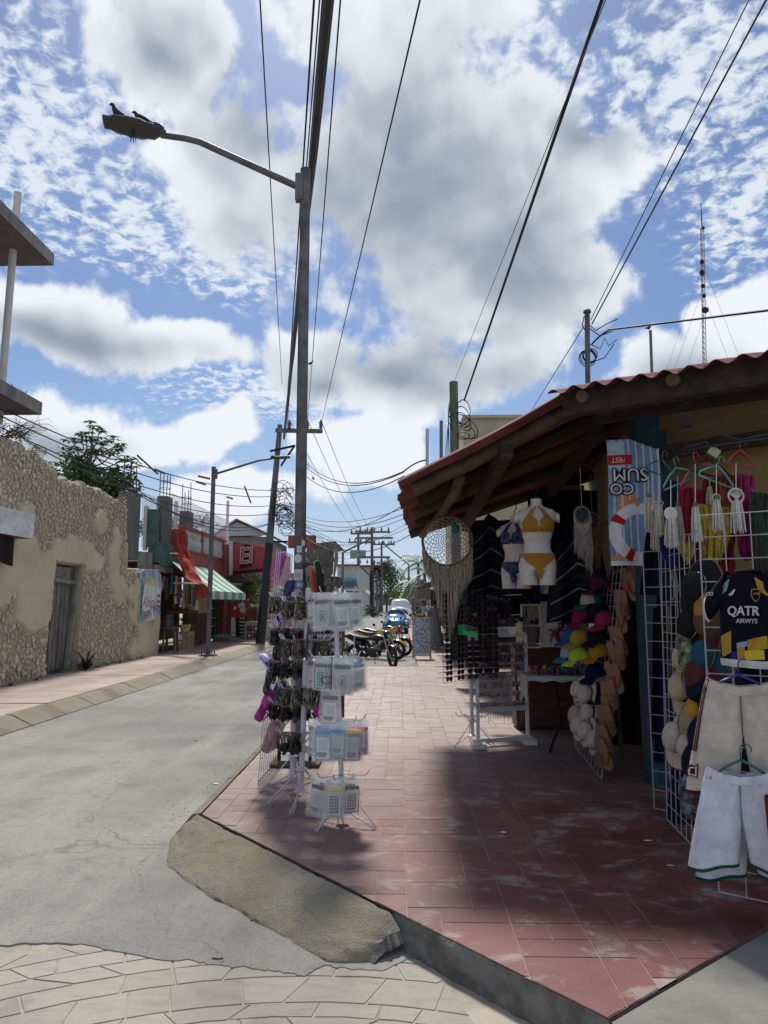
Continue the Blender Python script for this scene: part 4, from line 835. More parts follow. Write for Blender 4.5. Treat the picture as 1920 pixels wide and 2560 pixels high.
# ================================================================ poles, lamps, cables
m_galv = mat('galvanised_steel', (.13, .135, .14), .6, .35, 6, metal=.15, bump=.15, bs=60, dirt=.35, dc=(.055, .06, .065), ds=4)
m_polec = mat('weathered_pole', (.15, .155, .15), .9, .3, 3, bump=.4, bs=30, stretch=(3, 3, .3)); m_tar = mat('tarred_pole', (.022, .026, .032), .6, .3, 3)
m_cable = flat('black_cable', (.015, .015, .018), .6); m_insul = flat('porcelain_insulator', (.10, .13, .12), .3)
def lamp_post(base, h, r0, arm, drop, label, birds=False):
    b = Vector(base); t = thing('street_lamp', label, 'street lamp', b); tp_ = b+Vector((0, 0, h))
    M().box(b+Vector((0, 0, .02)), (.48, .42, .025)).build('base_plate', mat('rusty_plate', (.13, .08, .06), .9), t)
    M().box(b+Vector((.02, 0, .045)), (.36, .36, .03)).build('base_plate', m_galv, t)
    for a in (-1, 1):
        for c in (-1, 1): M().tube([b+Vector((.15*a, .15*c, .05)), b+Vector((.15*a, .15*c, .15))], .018, 6).build('anchor_bolt', m_dk, t)
    M().tube([b+Vector((0, 0, .04)), tp_], [r0, r0*.86], 16).build('pole', m_galv, t, smooth=2)
    M().tube([tp_, tp_+Vector((0, 0, .02))], r0*.93, 14).build('cap', m_galv, t)
    a = Vector(arm); d = a.normalized(); s_ = tp_-Vector((0, 0, .22)); e = s_+a; mid = s_+a*.74+Vector((0, 0, drop*.9))
    M().box(s_+d*r0, (.09, .09, .3)).build('bracket', m_galv, t)
    pts = [s_+d*r0*.5, lerp(s_, mid, .5), mid, lerp(mid, e, .35)+Vector((0, 0, drop*.12)), e]; M().tube(pts, [.036, .036, .034, .032, .03], 10).build('arm', m_galv, t, smooth=True)
    h_ = d; hz = Vector((d.x, d.y, 0)).normalized(); w_ = Vector((-hz.y, hz.x, 0)); mb = M(); L = .62
    def head(u, v):
        th = 6.283*u; wd = (.05, .13, .165, .165, .15, .10)[min(5, int(v*5.999))]; c = e+hz*(v*L-.05)+Vector((0, 0, .015+.05*v)); return c+w_*wd*math.cos(th)+Vector((0, 0, (.055 if math.sin(th) > 0 else .035)*math.sin(th)*(1 if v > .1 else .8)))
    mb.surf(head, 16, 10, wrapu=True); mb.add([head(i/16, 1) for i in range(16)], [tuple(range(16))]); mb.build('lamp_head', flat('lamp_housing', (.05, .055, .06), .5), t, smooth=2)
    M().ell(e+hz*.06+Vector((0, 0, .07)), (.1, .08, .05), 10, 6).build('driver_box', flat('lamp_housing', (.05, .055, .06), .5), t, smooth=True)
    return t, e, hz
LB = G(742, 1908); ltop = W(757, 428, LB.y); H1 = ltop.z-.15
lamp_end = W(402, 338, LB.y-.35)
lamp1, le, hz_ = lamp_post(LB, H1, .062, lamp_end-Vector((LB.x, LB.y, ltop.z-.22)), .10, 'grey steel street lamp with stickers standing among the souvenir racks')
# pole stickers
def sticker(px, py, wd, ht, m, round_=False, mark=None):
    z = W(px, py, LB.y-.06).z; cx0 = (W(px, py, LB.y-.06).x-LB.x); r = .0605; mb = M(); a0 = math.asin(max(-.9, min(.9, cx0/r)))-math.pi/2; k = 8
    if round_:
        vs = []; 
        for i in range(16): q_ = 6.283*i/16; a = a0+math.cos(q_)*wd/2/r; vs.append(Vector((LB.x+r*math.cos(a)*1.02, LB.y+r*math.sin(a)*1.02, z+math.sin(q_)*ht/2)))
        c_ = Vector((LB.x+r*math.cos(a0)*1.06, LB.y+r*math.sin(a0)*1.06, z)); mb.add(vs+[c_], [(i, (i+1) % 16, 16) for i in range(16)])
    else: mb.surf(lambda u, v: Vector((LB.x+r*1.03*math.cos(a0+(u-.5)*wd/r), LB.y+r*1.03*math.sin(a0+(u-.5)*wd/r), z+(v-.5)*ht)), k, 1)
    mb.build('sticker', m, lamp1)
    if mark: mb = M(); mb.surf(lambda u, v: Vector((LB.x+r*1.06*math.cos(a0+(u-.5)*wd*.5/r), LB.y+r*1.06*math.sin(a0+(u-.5)*wd*.5/r), z+(v-.5)*ht*.4)), 5, 1); mb.build('sticker_print', mark, lamp1)
m_stk = flat('sticker_white', (.70, .71, .72)); m_stb = flat('sticker_blue', (.20, .38, .58)); m_stg = flat('sticker_grey', (.50, .50, .47)); m_red_ = flat('sticker_red', (.55, .05, .06))
sticker(756, 1346, .035, .04, m_red_, True); sticker(758, 1358, .04, .06, m_stk); sticker(748, 1373, .05, .065, m_stk, mark=m_stg); sticker(744, 1396, .085, .09, m_stk, True)
sticker(744, 1437, .105, .11, m_stk, mark=m_stg); sticker(748, 1462, .09, .085, m_stb, True, m_stk); sticker(743, 1484, .10, .10, m_stg, True)
lamp_post(G(520, 1640), W(538, 1169, 21.9).z-.15, .075, (1.75, .3, .55), .06, 'grey street lamp on left pavement in front of the red tarpaulin')
# birds on the near lamp head
m_bird = flat('dark_bird', (.02, .022, .026), .8)
def bird(c, s_, label, yaw=0., up=1.):
    c = Vector(c); t = thing('pigeon', label, 'bird', c); rm_ = rz(yaw); mb = M()
    prof_ = [(-.8, .02, .03), (-.45, .13, .11), (-.12, .24, .21), (.13, .38, .21), (.25, .55, .13), (.30, .66, .10), (.35, .74, .11), (.42, .77, .075), (.54, .73, .012)]
    mb.tube([c+rm_@Vector((x*s_, 0, z*up*s_)) for x, z, r in prof_], [r*s_ for x, z, r in prof_], 10); mb.build('body', m_bird, t, smooth=True)
    mb = M(); 
    for a in (-.06, .06): mb.tube([c+rm_@Vector((0, a, .12))*s_, c+rm_@Vector((0, a, -.02))*s_], .008*s_/.2, 4)
    mb.build('legs', m_bird, t)
hd = le+hz_*.42+Vector((0, 0, .085)); bird(hd, .2, 'dark pigeon standing upright near the tip of the lamp head', math.atan2(hz_.y, hz_.x), 1.25); bird(le+hz_*.2+Vector((0, 0, .11)), .19, 'dark pigeon crouching behind the other on the lamp head', math.atan2(hz_.y, hz_.x), .75)
nt = M(); rr = random.Random(4)
for i in range(9): p = le+hz_*.28+Vector((0, 0, -.03)); nt.tube([p+Vector((rr.gauss(0, .02), 0, .12)), p+Vector((rr.gauss(0, .03), 0, rr.uniform(-.12, -.02)))], .004, 3)
struct(tag(nt.build('nest_straw', m_bird), 'dry straws dangling from the lamp head under the pigeons', 'straw'), 'stuff')
# leaning dark utility pole with crossarm
UB, UT = G(664, 1605), W(700, 1062, 28.8); UB = Vector((UB.x, 28.8, .15))
up = thing('utility_pole', 'leaning dark utility pole with crossarm and tangled cables on left pavement', 'utility pole', UB)
M().tube([UB, lerp(UB, UT, .45)], [.19, .16], 14).build('tarred_base', m_tar, up, smooth=2); M().tube([lerp(UB, UT, .45), UT], [.15, .10], 12).build('pole', m_polec, up, smooth=2)
ca, cb_ = W(690, 1076, 28.6), W(805, 1078, 28.0); M().beam(ca, cb_, .12, .16).build('crossarm', m_polec, up)
ins = []
for px in (723, 768, 802):
    p = W(px, 1075, 28.3); p.z += .05; ins.append(p+Vector((0, 0, .38))); M().lathe([(.03, 0), (.09, .05), (.05, .1), (.09, .15), (.05, .2), (.09, .25), (.04, .32), (.02, .38)], 10, p).build('insulator', m_insul, up, smooth=2)
M().beam(W(702, 1165, 28.6), W(736, 1115, 28.4), .06, .06).build('stay', m_dk, up); M().beam(W(675, 1128, 28.5), W(738, 1114, 28.4), .06, .08).build('stay', m_dk, up)
cl = M(); rr = random.Random(6)
for i in range(46):
    c = W(rr.uniform(696, 726), rr.uniform(1215, 1330), 28.5); R0 = rr.uniform(.12, .42)
    pts = [c+Vector((R0*math.cos(a)*(1+.2*rr.random()), rr.gauss(0, .05), R0*math.sin(a)*(1+.2*rr.random()))) for a in np.linspace(0, rr.uniform(2.5, 6.3), 12)]; cl.tube(pts, .012, 4)
struct(cl.build('cable_tangle', m_cable, up), 'stuff')
CABN = [0]
def cable(p0, p1, sag, r, label, group=None, m=None, name='cable'):
    mb = M(); mb.tube(sagpts(p0, p1, sag), r, 5, caps=False); o = mb.build(name, m or m_cable, smooth=True, origin=p0); return tag(o, label, 'cable', group)
def ext(a, b, k): return Vector(a)+(Vector(a)-Vector(b))*k
def far_to_near(pa, Ya, pb, Yb, r, label, sag=0., k=.6, **kw):
    a, b = W(*pa, Ya), W(*pb, Yb); b2 = ext(b, a, k*abs(b.y+6)/max(1, abs(a.y-b.y))); return cable(a, b2, sag, r, label, **kw)
bundle = M(); a, b = W(710, 1095, 28.6), W(823, 0, 5.2); e = ext(b, a, .45); rr = random.Random(2)
for i in range(5):
    o = [(0, 0), (.022, .012), (-.02, .014), (.006, -.026), (-.012, -.02)][i]; pts = [lerp(a, e, k/24)+Vector((o[0], 0, o[1]))+Vector((.006*math.sin(k*2.1+i), 0, .006*math.cos(k*1.7+i))) for k in range(25)]
    bundle.tube(pts, .024, 6)
tag(bundle.build('cable_bundle', mat('grey_brown_sheath', (.035, .034, .033), .6), smooth=True, origin=a), 'thick dark cable bundle running overhead from the leaning utility pole', 'cable')
far_to_near((705, 960), 27, (650, 0), 6.5, .009, 'thin cable left of the bundle, crossing the lamp arm'); far_to_near((712, 1100), 28.6, (785, 0), 5.6, .011, 'cable just left of the thick bundle, outermost'); far_to_near((714, 1080), 28.6, (799, 0), 5.6, .008, 'cable just left of the thick bundle, middle one'); far_to_near((716, 1090), 28.6, (806, 0), 5.4, .008, 'cable just left of the thick bundle, closest to it')
far_to_near((768, 1062), 28.3, (851, 0), 6, .009, 'thin cable just right of the thick bundle'); far_to_near((802, 1062), 28.3, (1050, 0), 6, .01, 'cable from right end of the crossarm to top centre')
# lines from the crossarm onward down the street
FP = [(896, 1326, 1476, 110), (930, 1318, 1532, 100), (954, 1355, 1520, 130)]
for i, px in enumerate((723, 768, 802)):
    cable(ins[i], W(905+18*i, 1335, 104), 1.0, .014, 'overhead line from crossarm insulator to the far poles, %s' % ('left', 'middle', 'right')[i])
# wooden pole, masts and roof posts on the right
rp = thing('wooden_utility_pole', 'thick wooden utility pole rising behind the red sheet roof', 'utility pole', (1.5, 20.5, .15)); a = W(1140, 1300, 20.5); a.z = .15; t_ = W(1134, 955, 20.5); m_wpole = mat('grey_green_timber', (.13, .145, .12), .95, .35, 3, bump=.5, bs=25, stretch=(4, 4, .4))
M().tube([a, t_], [.15, .125], 12).build('pole', m_wpole, rp, smooth=2); M().box(W(1137, 1025, 20.3), (.14, .04, .16)).build('number_plate', m_galv, rp)
far_to_near((1160, 1000), 20.3, (1503, 0), 6.4, .017, 'thick overhead cable from the wooden pole to the top right'); far_to_near((1161, 1003), 20.35, (1507, 0), 6.4, .012, 'cable hugging the thick cable of the wooden pole'); far_to_near((1137, 950), 20.4, (1490, 60), 6.6, .006, 'thin wire left of the thick cable above the wooden pole')
for i in range(5): cable(W(1128-2*i, 985+8*i, 20.5), W(1112+3*i, 1140, 20.6), 0, .007, 'thin stay wire left of the wooden pole, %s from the pole' % ('first', 'second', 'third', 'fourth', 'fifth')[i], 'stay wires of wooden pole')
mb = M()
for i in range(6): c = W(1158, 1030+12*i, 20.4); mb.torus(c, rnd(.1, .28), .01, Matrix.Rotation(R(90), 3, 'X')@rz(.3*i), 14, 4, sy=1.8)
struct(mb.build('cable_loops', m_cable, rp), 'stuff')
for px, py, r in ((1068, 1072, .05), (1103, 1052, .055)): t_ = W(px, py, 22); b = W(px, 1240, 22); tag(M().tube([b, t_], r, 10).build('roof_mast', m_col if r > .05 else m_pvc), '%s roof post rising left of the wooden utility pole' % ('thin pale' if px < 1100 else 'grey concrete'), 'post')
sm = thing('service_mast', 'grey service mast with cap and looped cables above the corrugated roof', 'mast', W(1470, 985, 9.5)); M().tube([W(1470, 1000, 9.5), W(1468, 785, 9.5)], .036, 10).build('mast', m_galv, sm, smooth=2); M().lathe([(.03, 0), (.055, .02), (.05, .05), (.02, .075), (.0, .08)], 12, W(1468, 785, 9.5)).build('cap', m_galv, sm, smooth=2)
mb = M(); rr = random.Random(12)
for R0, cx_, cy_ in ((.10, 1470, 893), (.095, 1473, 890), (.115, 1468, 896), (.09, 1476, 888)): mb.torus(W(cx_, cy_, 9.5), R0, .007, Matrix.Rotation(R(90), 3, 'X')@Matrix.Rotation(rr.uniform(-.4, .4), 3, 'Y'), 20, 5)
mb.build('cable_coil', m_cable, sm, smooth=True); mb = M()
for ps in ([(1472, 812), (1490, 826), (1520, 808), (1545, 797)], [(1473, 820), (1500, 840), (1530, 828)], [(1474, 860), (1500, 872), (1512, 845), (1522, 865), (1542, 848)], [(1480, 905), (1510, 895), (1535, 860)], [(1460, 790), (1456, 815), (1466, 830)]): mb.tube([W(x, y, 9.5) for x, y in ps], .008, 5)
mb.build('loose_cable_ends', m_cable, sm, smooth=True)
cable(W(1480, 860, 9.5), W(1525, 824, 9.2), -.02, .012, 'short twisted cable leaving the service mast'); cable(W(1525, 824, 9.2), ext(W(1920, 776, 6.8), W(1525, 824, 9.2), .3), .0, .013, 'twisted service cable running right from the service mast')
far_to_near((1477, 800), 9.5, (1872, 0), 5.2, .006, 'thin wire from service mast to the top right corner'); far_to_near((1480, 810), 9.5, (1915, 0), 5, .009, 'thicker wire from service mast to the top right corner'); cable(W(1460, 815, 9.5), W(1320, 1040, 16), 0, .007, 'wire descending left from the service mast behind the roof')
# lattice radio mast
an = thing('radio_mast', 'tall thin lattice radio mast with guy wires far behind the roof', 'mast', W(1762, 1000, 130)); mb = M(); b, t_ = W(1763, 1010, 130), W(1755, 568, 130); wd = .34
for k in range(3): a = 2.094*k; o = Vector((wd*math.cos(a), wd*math.sin(a), 0)); mb.tube([b+o, t_+o], .06, 4)
for i in range(34):
    p, q_ = lerp(b, t_, i/34), lerp(b, t_, (i+1)/34)
    for k in range(3): a, c = 2.094*k, 2.094*(k+1); mb.tube([p+Vector((wd*math.cos(a), wd*math.sin(a), 0)), q_+Vector((wd*math.cos(c), wd*math.sin(c), 0))], .04, 3)
mb.build('lattice', mat('mast_red_grey', (.20, .12, .13), .7, .3, .2), an); M().tube([t_, W(1752, 507, 130)], [.12, .05], 5).build('antenna', m_dk, an)
for px, py, r in ((1763, 775, .7), (1757, 715, .4), (1760, 740, .35), (1755, 682, .5), (1755, 655, .4), (1758, 570, .3)): M().ell(W(px, py, 129.5), (r, .3, r*(.9 if py == 775 else 1.2)), 10, 6).build('dish', m_dk, an)
mb = M()
for px, py, gx in ((1757, 660, 1640), (1757, 720, 1660), (1760, 790, 1690), (1757, 660, 1890), (1760, 740, 1860)): mb.tube([W(px, py, 130), W(gx, 1000, 130)], .03, 3, caps=False)
mb.build('guy_wires', m_galv, an)
tag(M().tube([W(1632, 1000, 42), W(1626, 826, 42)], .09, 8).build('thin_mast', m_galv), 'thin grey mast with a perched bird between service and radio masts', 'mast'); bird(W(1622, 824, 42), .42, 'bird perched on the thin grey mast', .5)
# cables strung left and right across the street
rr = random.Random(14); cross = W(712, 1290, 28.5)
for i, (x0, y0_, x1, y1_, sg_) in enumerate([(-20, 1010, 698, 1225, .5), (-20, 1030, 698, 1240, .55), (-20, 1058, 698, 1262, .6), (60, 1100, 700, 1280, .7), (230, 1160, 700, 1300, .8), (300, 1190, 700, 1296, .9)]):
    cable(W(x0, y0_, 13.5+1.6*max(0, i-2)), W(x1, y1_, 28.5), sg_, .014, 'sagging cable along left houses to the leaning utility pole, %s from top' % ('first', 'second', 'third', 'fourth', 'fifth', 'sixth')[i])
for i, (a_, b_) in enumerate((((343, 1138), (395, 1185)), ((611, 1215), (627, 1258)))): tag(M().tube([W(*a_, 22+4*i), W(*b_, 22+4*i)], .03, 5).build('cable_spacer', m_dk), 'dark slanting spacer rod on the left cables, %s' % ('by the concrete column', 'near the leaning pole')[i], 'spacer')
for i, (a_, b_) in enumerate((((386, 1173), (413, 1184)), ((495, 1190), (525, 1197)), ((490, 1204), (514, 1212)), ((566, 1242), (582, 1247)))): tag(M().tube([W(*a_, 21+i*2), W(*b_, 21+i*2)], .035, 6).build('cable_sleeve', flat('red_sleeve', (.25, .06, .05))), 'red protective sleeve on a left overhead cable, %s from left' % ('first', 'second', 'third', 'fourth')[i], 'sleeve')
ends = [(1000, 1262, 18), (1003, 1275, 20), (1004, 1285, 22), (1000, 1248, 18), (1006, 1310, 24), (1004, 1332, 20), (1010, 1290, 26)]
for i, (x1, y1_, Y1) in enumerate(ends): cable(W(715, 1270+6*i, 28.5), W(x1+30, y1_, Y1), .5+.08*i, .009+.003*(i % 2), 'cable crossing the street from the leaning pole to right roofs, %s down' % ('first', 'second', 'third', 'fourth', 'fifth', 'sixth', 'seventh')[i], 'street crossing cables')
for i, (y0_, y1_) in enumerate(((1130, 1178), (1140, 1180), (1165, 1190))): cable(W(740, y0_, 28.5), W(1010, y1_, 17), .7, .014, 'upper drooping cable from the leaning pole to the red roof corner, %s' % ('top', 'middle', 'bottom')[i])
for i in range(7): cable(W(716, 1280+5*i, 28.5), W(896+9*(i % 3), 1345+8*i, 105), .9+.12*i, .015, 'far cable from the leaning pole down the street, %s from top' % ('first', 'second', 'third', 'fourth', 'fifth', 'sixth', 'seventh')[i], 'cables down the street')
cable(W(1010, 1178, 17), W(1065, 1150, 17.5), -.05, .02, 'short splice cable at the red roof corner')
bird(W(735, 1200, 27.5)+Vector((.75, 0, 0)), .2, 'small dark bird on a wire right of the near lamp pole', 2.); bird(W(777, 912, 20), .16, 'tiny dark bird flying beside the lamp pole', .3)
# far poles
for i, (px, py0, py1, Y) in enumerate(FP):
    b, t_ = W(px, py1, Y), W(px, py0, Y); b.z = .1; o = thing('far_utility_pole', 'far street utility pole with crossarms, %s' % ('left one bearing a green sign', 'tallest middle one with dark base', 'right one')[i], 'utility pole', b)
    M().tube([b, lerp(b, t_, .5)], .28, 8).build('base', m_tar if i == 1 else m_polec, o); M().tube([lerp(b, t_, .5), t_], [.22, .17], 8).build('pole', mat('brown_pole', (.13, .09, .085), .9), o)
    for dy, wd in (((30, 1.9), (8, 1.6)), ((12, 2.2), (27, 2.6), (75, 2.2)), ((6, 2.0),))[i]:
        c = W(px+6, py0+dy, Y); M().box(c, (wd*2, .2, .28)).build('crossarm', m_polec, o)
        for k in range(5): M().lathe([(.1, 0), (.14, .2), (.05, .6)], 6, c+Vector((wd*(-.9+.45*k), 0, .1 if i != 1 or dy < 20 else -.9))).build('insulator', m_insul, o)
    if i == 0:
        c = W(895, 1386, Y-.5); M().box(c, (2.4, .1, 1.3)).build('sign_board', mat('sign_green_grey', (.22, .32, .28), .8), o)
for i, (px, py0, py1, Y, ax) in enumerate([(857, 1381, 1480, 70, 3), (1022, 1412, 1500, 95, -3.5), (975, 1430, 1515, 140, 0), (1004, 1440, 1500, 160, 0), (942, 1425, 1500, 110, 0)]):
    b, t_ = W(px, py1, Y), W(px, py0, Y); b.z = .1; o = thing('far_lamp_post', 'far thin lamp post, %s' % ('nearest, left of the green sign', 'right of the road with arm to left', 'bare post left of parked van', 'bare dark post above the van', 'pale post by the blue facade')[i], 'street lamp', b); M().tube([b, t_], .13, 6).build('pole', m_galv, o)
    if ax: M().tube([t_, t_+Vector((ax*.9, 0, 1.3 if ax > 0 else 2.6))], .09, 5).build('arm', m_galv, o)
# ================================================================ far buildings
def house(name, label, x0, x1, y0_, y1_, h, m, cat='building'):
    t = thing(name, label, cat, ((x0+x1)/2, y0_, .1)); M().b2((x0, y0_, 0), (x1, y1_, h)).build('wall', m, t); return t
m_thatch = mat('palm_thatch', (.155, .135, .105), .95, .5, 5, bump=.9, bs=14, stretch=(4, 4, .4))
pa = thing('thatched_palapa', 'large thatched palm roof hut on the left street side', 'hut', W(800, 1520, 52)); 
pl_, pr, pb_l, pb_r = W(768, 1360, 50), W(838, 1353, 50), W(772, 1452, 48), W(832, 1462, 49); rr = random.Random(3)
mb = M(); dep = Vector((-2, 9, 0))
def th(u, v): p = lerp(lerp(pl_, pr, u), lerp(W(750, 1455, 48), W(830, 1465, 48.5), u), v); return p+Vector((.12*nz(u*14, v*8), -.2*nz(u*10, v*10, 2)-.5*v, .1*nz(u*20, v*20)))
mb.surf(th, 40, 20); mb.add([pr, W(845, 1372, 55), W(846, 1400, 55), W(832, 1465, 49)], [(0, 1, 2, 3)]); mb.add([pl_, pr, pr+Vector((0, 9, 0)), pl_+Vector((0, 9, 0))], [(0, 1, 2, 3)]); mb.build('thatch', m_thatch, pa, smooth=True)
fr_ = M()
for i in range(420):
    u = rr.random(); v = rr.choice([1, 1, .55, .8]); p = th(u, v); L = rr.uniform(.3, .9); fr_.add([p+Vector((-.05, -.05, .1)), p+Vector((.05, -.05, .1)), p+Vector((rr.gauss(0, .05), -.15, -L))], [(0, 1, 2)])
struct(fr_.build('thatch_fringe', m_thatch, pa), 'stuff')
for px in (765, 800, 831): b = W(px, 1500, 50); M().tube([(b.x, 50, 0), (b.x, 50, 3.6)], .14, 7).build('post', m_bark, pa)
M().b2((W(750, 1500, 51).x, 52, 0), (W(832, 1500, 51).x, 56, 3)).build('inner_wall', mat('hut_wall', (.40, .35, .27), .9), pa)
for i, (px, Y) in enumerate(((842, 56),)):
    a = W(842, 1435, Y); mb = M(); 
    def th2(u, v): p = lerp(lerp(W(836, 1440, 55), W(856, 1445, 55), u), lerp(W(832, 1470, 54), W(862, 1470, 54), u), v); return p+Vector((.1*nz(u*12, v*7), -.2*nz(u*9, v*9), 0))
    mb.surf(th2, 14, 8); o = tag(mb.build('small_thatch', m_thatch, smooth=True), 'small thatched eave right of the palapa hut', 'roof')
ra, rb = W(720, 1369, 40), W(787, 1338, 40); rs = thing('red_projecting_sign', 'plain red box sign projecting between lamp pole and thatched hut', 'sign', ra); M().b2((ra.x, 40, ra.z), (rb.x-.02, 40.5, rb.z)).build('box', m_redp, rs); M().b2((rb.x-.015, 40.05, ra.z+.03), (rb.x+.03, 40.45, rb.z-.03)).build('end_panel', m_maroon, rs); M().b2((-7.1, 40.2, ra.z+.3), (ra.x, 40.3, ra.z+.4)).build('bracket', m_dk, rs)
lr = house('left_row', 'low pale row of houses beyond the pink wall, left side', -14, -7.7, 46.5, 93, 3.9, mat('pale_row_wall', (.46, .42, .37), .9, .2, .6))
for i in range(8): M().b2((-7.72, 58+4.2*i, .15), (-7.68, 59.4+4.2*i, 2.4)).build('doorway', m_dk, lr)
def hx(px, Y): return W(px, 1450, Y).x
def hz2(py, Y): return W(900, py, Y).z
gb2 = house('grey_upper_house', 'grey two storey house with teal windows far down the left side', hx(843, 95), hx(897, 95), 95, 128, hz2(1415, 95), mat('grey_white_house', (.42, .45, .46), .9, .2, .5))
gb3 = house('grey_shuttered_house', 'grey house with white and grey shutters behind the far left poles', hx(880, 130), hx(927, 130), 130, 160, hz2(1417, 130), mat('grey_white_house', (.42, .45, .46)))
M().b2((hx(841, 95), 94.6, hz2(1415, 95)), (hx(899, 95), 128, hz2(1411, 95))).build('roof_edge', m_maroon, gb2); M().b2((hx(880, 130), 129.6, hz2(1417, 130)), (hx(952, 130), 136, hz2(1413, 130))).build('roof_edge', m_maroon, gb3)
m_teal = flat('teal_glass', (.08, .30, .33), .2)
for a, b, c, d, m in ((862, 877, 1444, 1462, m_teal), (880, 891, 1446, 1462, m_teal), (853, 860, 1462, 1478, m_dk)): M().b2((hx(a, 95), 94.9, hz2(d, 95)), (hx(b, 95), 95.05, hz2(c, 95))).build('window', m, gb2)
for a, b, c, d, m in ((903, 912, 1421, 1436, m_wht), (900, 917, 1440, 1458, mat('grey_shutter', (.3, .32, .33), .7)), (918, 925, 1440, 1470, m_dk)): M().b2((hx(a, 130), 129.9, hz2(d, 130)), (hx(b, 130), 130.05, hz2(c, 130))).build('window', m, gb3)
M().b2((hx(845, 95), 94, hz2(1478, 95)), (hx(896, 95), 94.9, hz2(1472, 95))).build('balcony_slab', m_wht, gb2); mesh_panel(M(), (hx(858, 95), 94.1, hz2(1473, 95)), (hx(894, 95)-hx(858, 95), 0, 0), (0, 0, hz2(1455, 95)-hz2(1473, 95)), 9, 2, .04).build('balcony_rail', m_dk, gb2)
o = house('pink_house', 'pale pink low house with doorways on the far left side', hx(858, 93.2), hx(896, 93.2), 93.2, 94.8, hz2(1480, 93), mat('pale_pink', (.55, .42, .42), .9))
for a, b in ((864, 869), (876, 881), (887, 892)): M().b2((hx(a, 93), 93.1, .1), (hx(b, 93), 93.25, 2.3)).build('doorway', m_dk, o)
tag(M().prism([W(842, 1478, 72), W(852, 1468, 72), W(868, 1482, 70), W(858, 1490, 70)], (0, 0, 0), (0, 0, -.1)).build('white_shade_sail', m_wht), 'white slanted shade panel below the thatched eave', 'awning')
tag(M().prism([W(890, 1465, 122), W(908, 1462, 122), W(925, 1488, 118), W(905, 1492, 118)], (0, 0, 0), (0, 0, .1)).build('sheet_awning', mat('light_blue_sheet', (.45, .58, .62), .6)), 'light blue sheet awning over the far left pavement', 'awning')
ub = thing('patio_umbrella', 'cream patio umbrella before the pink house', 'umbrella', W(904, 1530, 108)); c = W(904, 1483, 108); M().lathe([(1.5, 0), (.8, .5), (.0, .8)], 10, c).build('canopy', mat('cream_canvas', (.6, .5, .34), .9), ub); M().tube([c+Vector((0, 0, .7)), (c.x, c.y, .1)], .04, 5).build('pole', m_dk, ub)
m_blue = mat('cobalt_facade', (.04, .10, .34), .8, .2, .6)
o = house('blue_house', 'cobalt blue house facade far down the left side', hx(922, 165), hx(945, 165), 165, 180, hz2(1432, 165), m_blue); M().b2((hx(935, 164), 164.6, .1), (hx(944, 164), 164.9, 3.2)).build('white_panel', m_wht, o); M().b2((hx(945, 166), 166, .1), (hx(953, 166), 178, hz2(1445, 166))).build('cream_side', m_cream, o)
for i, (px, py, Y, r, nl, m, lab) in enumerate([(968, 1440, 140, (3.4, 3, 4.6), 1500, m_lf, 'large round tree far down the street, left of the van'), (950, 1425, 135, (2.6, 2, 2.4), 700, m_lf3, 'darker tree crown beside the right far utility pole'), (965, 1490, 150, (4.5, 2, 1.6), 700, m_lf, 'green hedge mass below the large far tree'), (1000, 1486, 170, (4.5, 2, 1.5), 600, m_lf2, 'light green hedge behind the parked van'), (1030, 1480, 120, (3.5, 3, 2.4), 900, m_lf2, 'bright green bushy tree right of the van')]):
    bush('far_tree', lab, W(px, py, Y), r, nl, .55, m, 80+i, 'tree', 14)
# tall feathery palms on the right
def feather_palm(c, H, L, nf, label, seed):
    rr = random.Random(seed); c = Vector(c); t = thing('coconut_palm', label, 'palm', c); tp_ = c+Vector((.3, 0, H)); M().tube([c, lerp(c, tp_, .5)+Vector((.2, 0, 0)), tp_], [.3, .22, .16], 8).build('trunk', m_bark, t, smooth=True); mb = M()
    for i in range(nf):
        a = rr.uniform(0, 6.283); e = rr.uniform(-.5, 1.2); d = Vector((math.cos(a), math.sin(a), 0)); s_ = Vector((-d.y, d.x, 0)); l = L*rr.uniform(.8, 1.1); pr_ = None
        for k in range(15):
            u = k/14; p = tp_+d*l*u*math.cos(e*(1-u*.5))*.9+Vector((0, 0, l*(math.sin(e)*u-.75*u*u)))
            for sd in (-1, 1): q_ = .55*math.sin(math.pi*(u*.85+.1))*L*.3; mb.add([p, p+d*.16, p+s_*sd*q_+d*q_*.5-Vector((0, 0, q_*.55))], [(0, 1, 2)])
    mb.build('crown', m_lf, t); return t
pbz = W(1040, 1500, 88); feather_palm((pbz.x, 88, .1), 6.6, 3.6, 26, 'tall coconut palm at the right far end, behind the dreamcatcher', 3); feather_palm((W(1055, 1500, 80).x, 80, .1), 5.0, 3.2, 22, 'shorter coconut palm nearer the right pavement', 5); feather_palm((W(1030, 1500, 105).x, 105, .1), 4.6, 3.2, 20, 'low coconut palm left of the tall one', 6)
tag(bush('street_shrub', 'potted shrub beside the tallest far pole', W(932, 1525, 95), (1.2, 1, 1.3), 260, .4, m_lf, 91, trunk=False), 'small green shrub at the foot of the tallest far pole', 'shrub')
hl = M(); rr = random.Random(1)
for i in range(40): x = -400+i*25; hl.v += [(x, 900, -1), (x, 900, 16+7*nz(x*.006, 3)+3*nz(x*.02))]
hl.f = [(2*i, 2*i+2, 2*i+3, 2*i+1) for i in range(39)]; hl.mi = [0]*39; hl.add([(-400, 960, -1), (575, 960, -1)], []); struct(hl.build('hills', mat('hazy_hill', (.20, .27, .27), .95), origin=(0, 900, 0)))
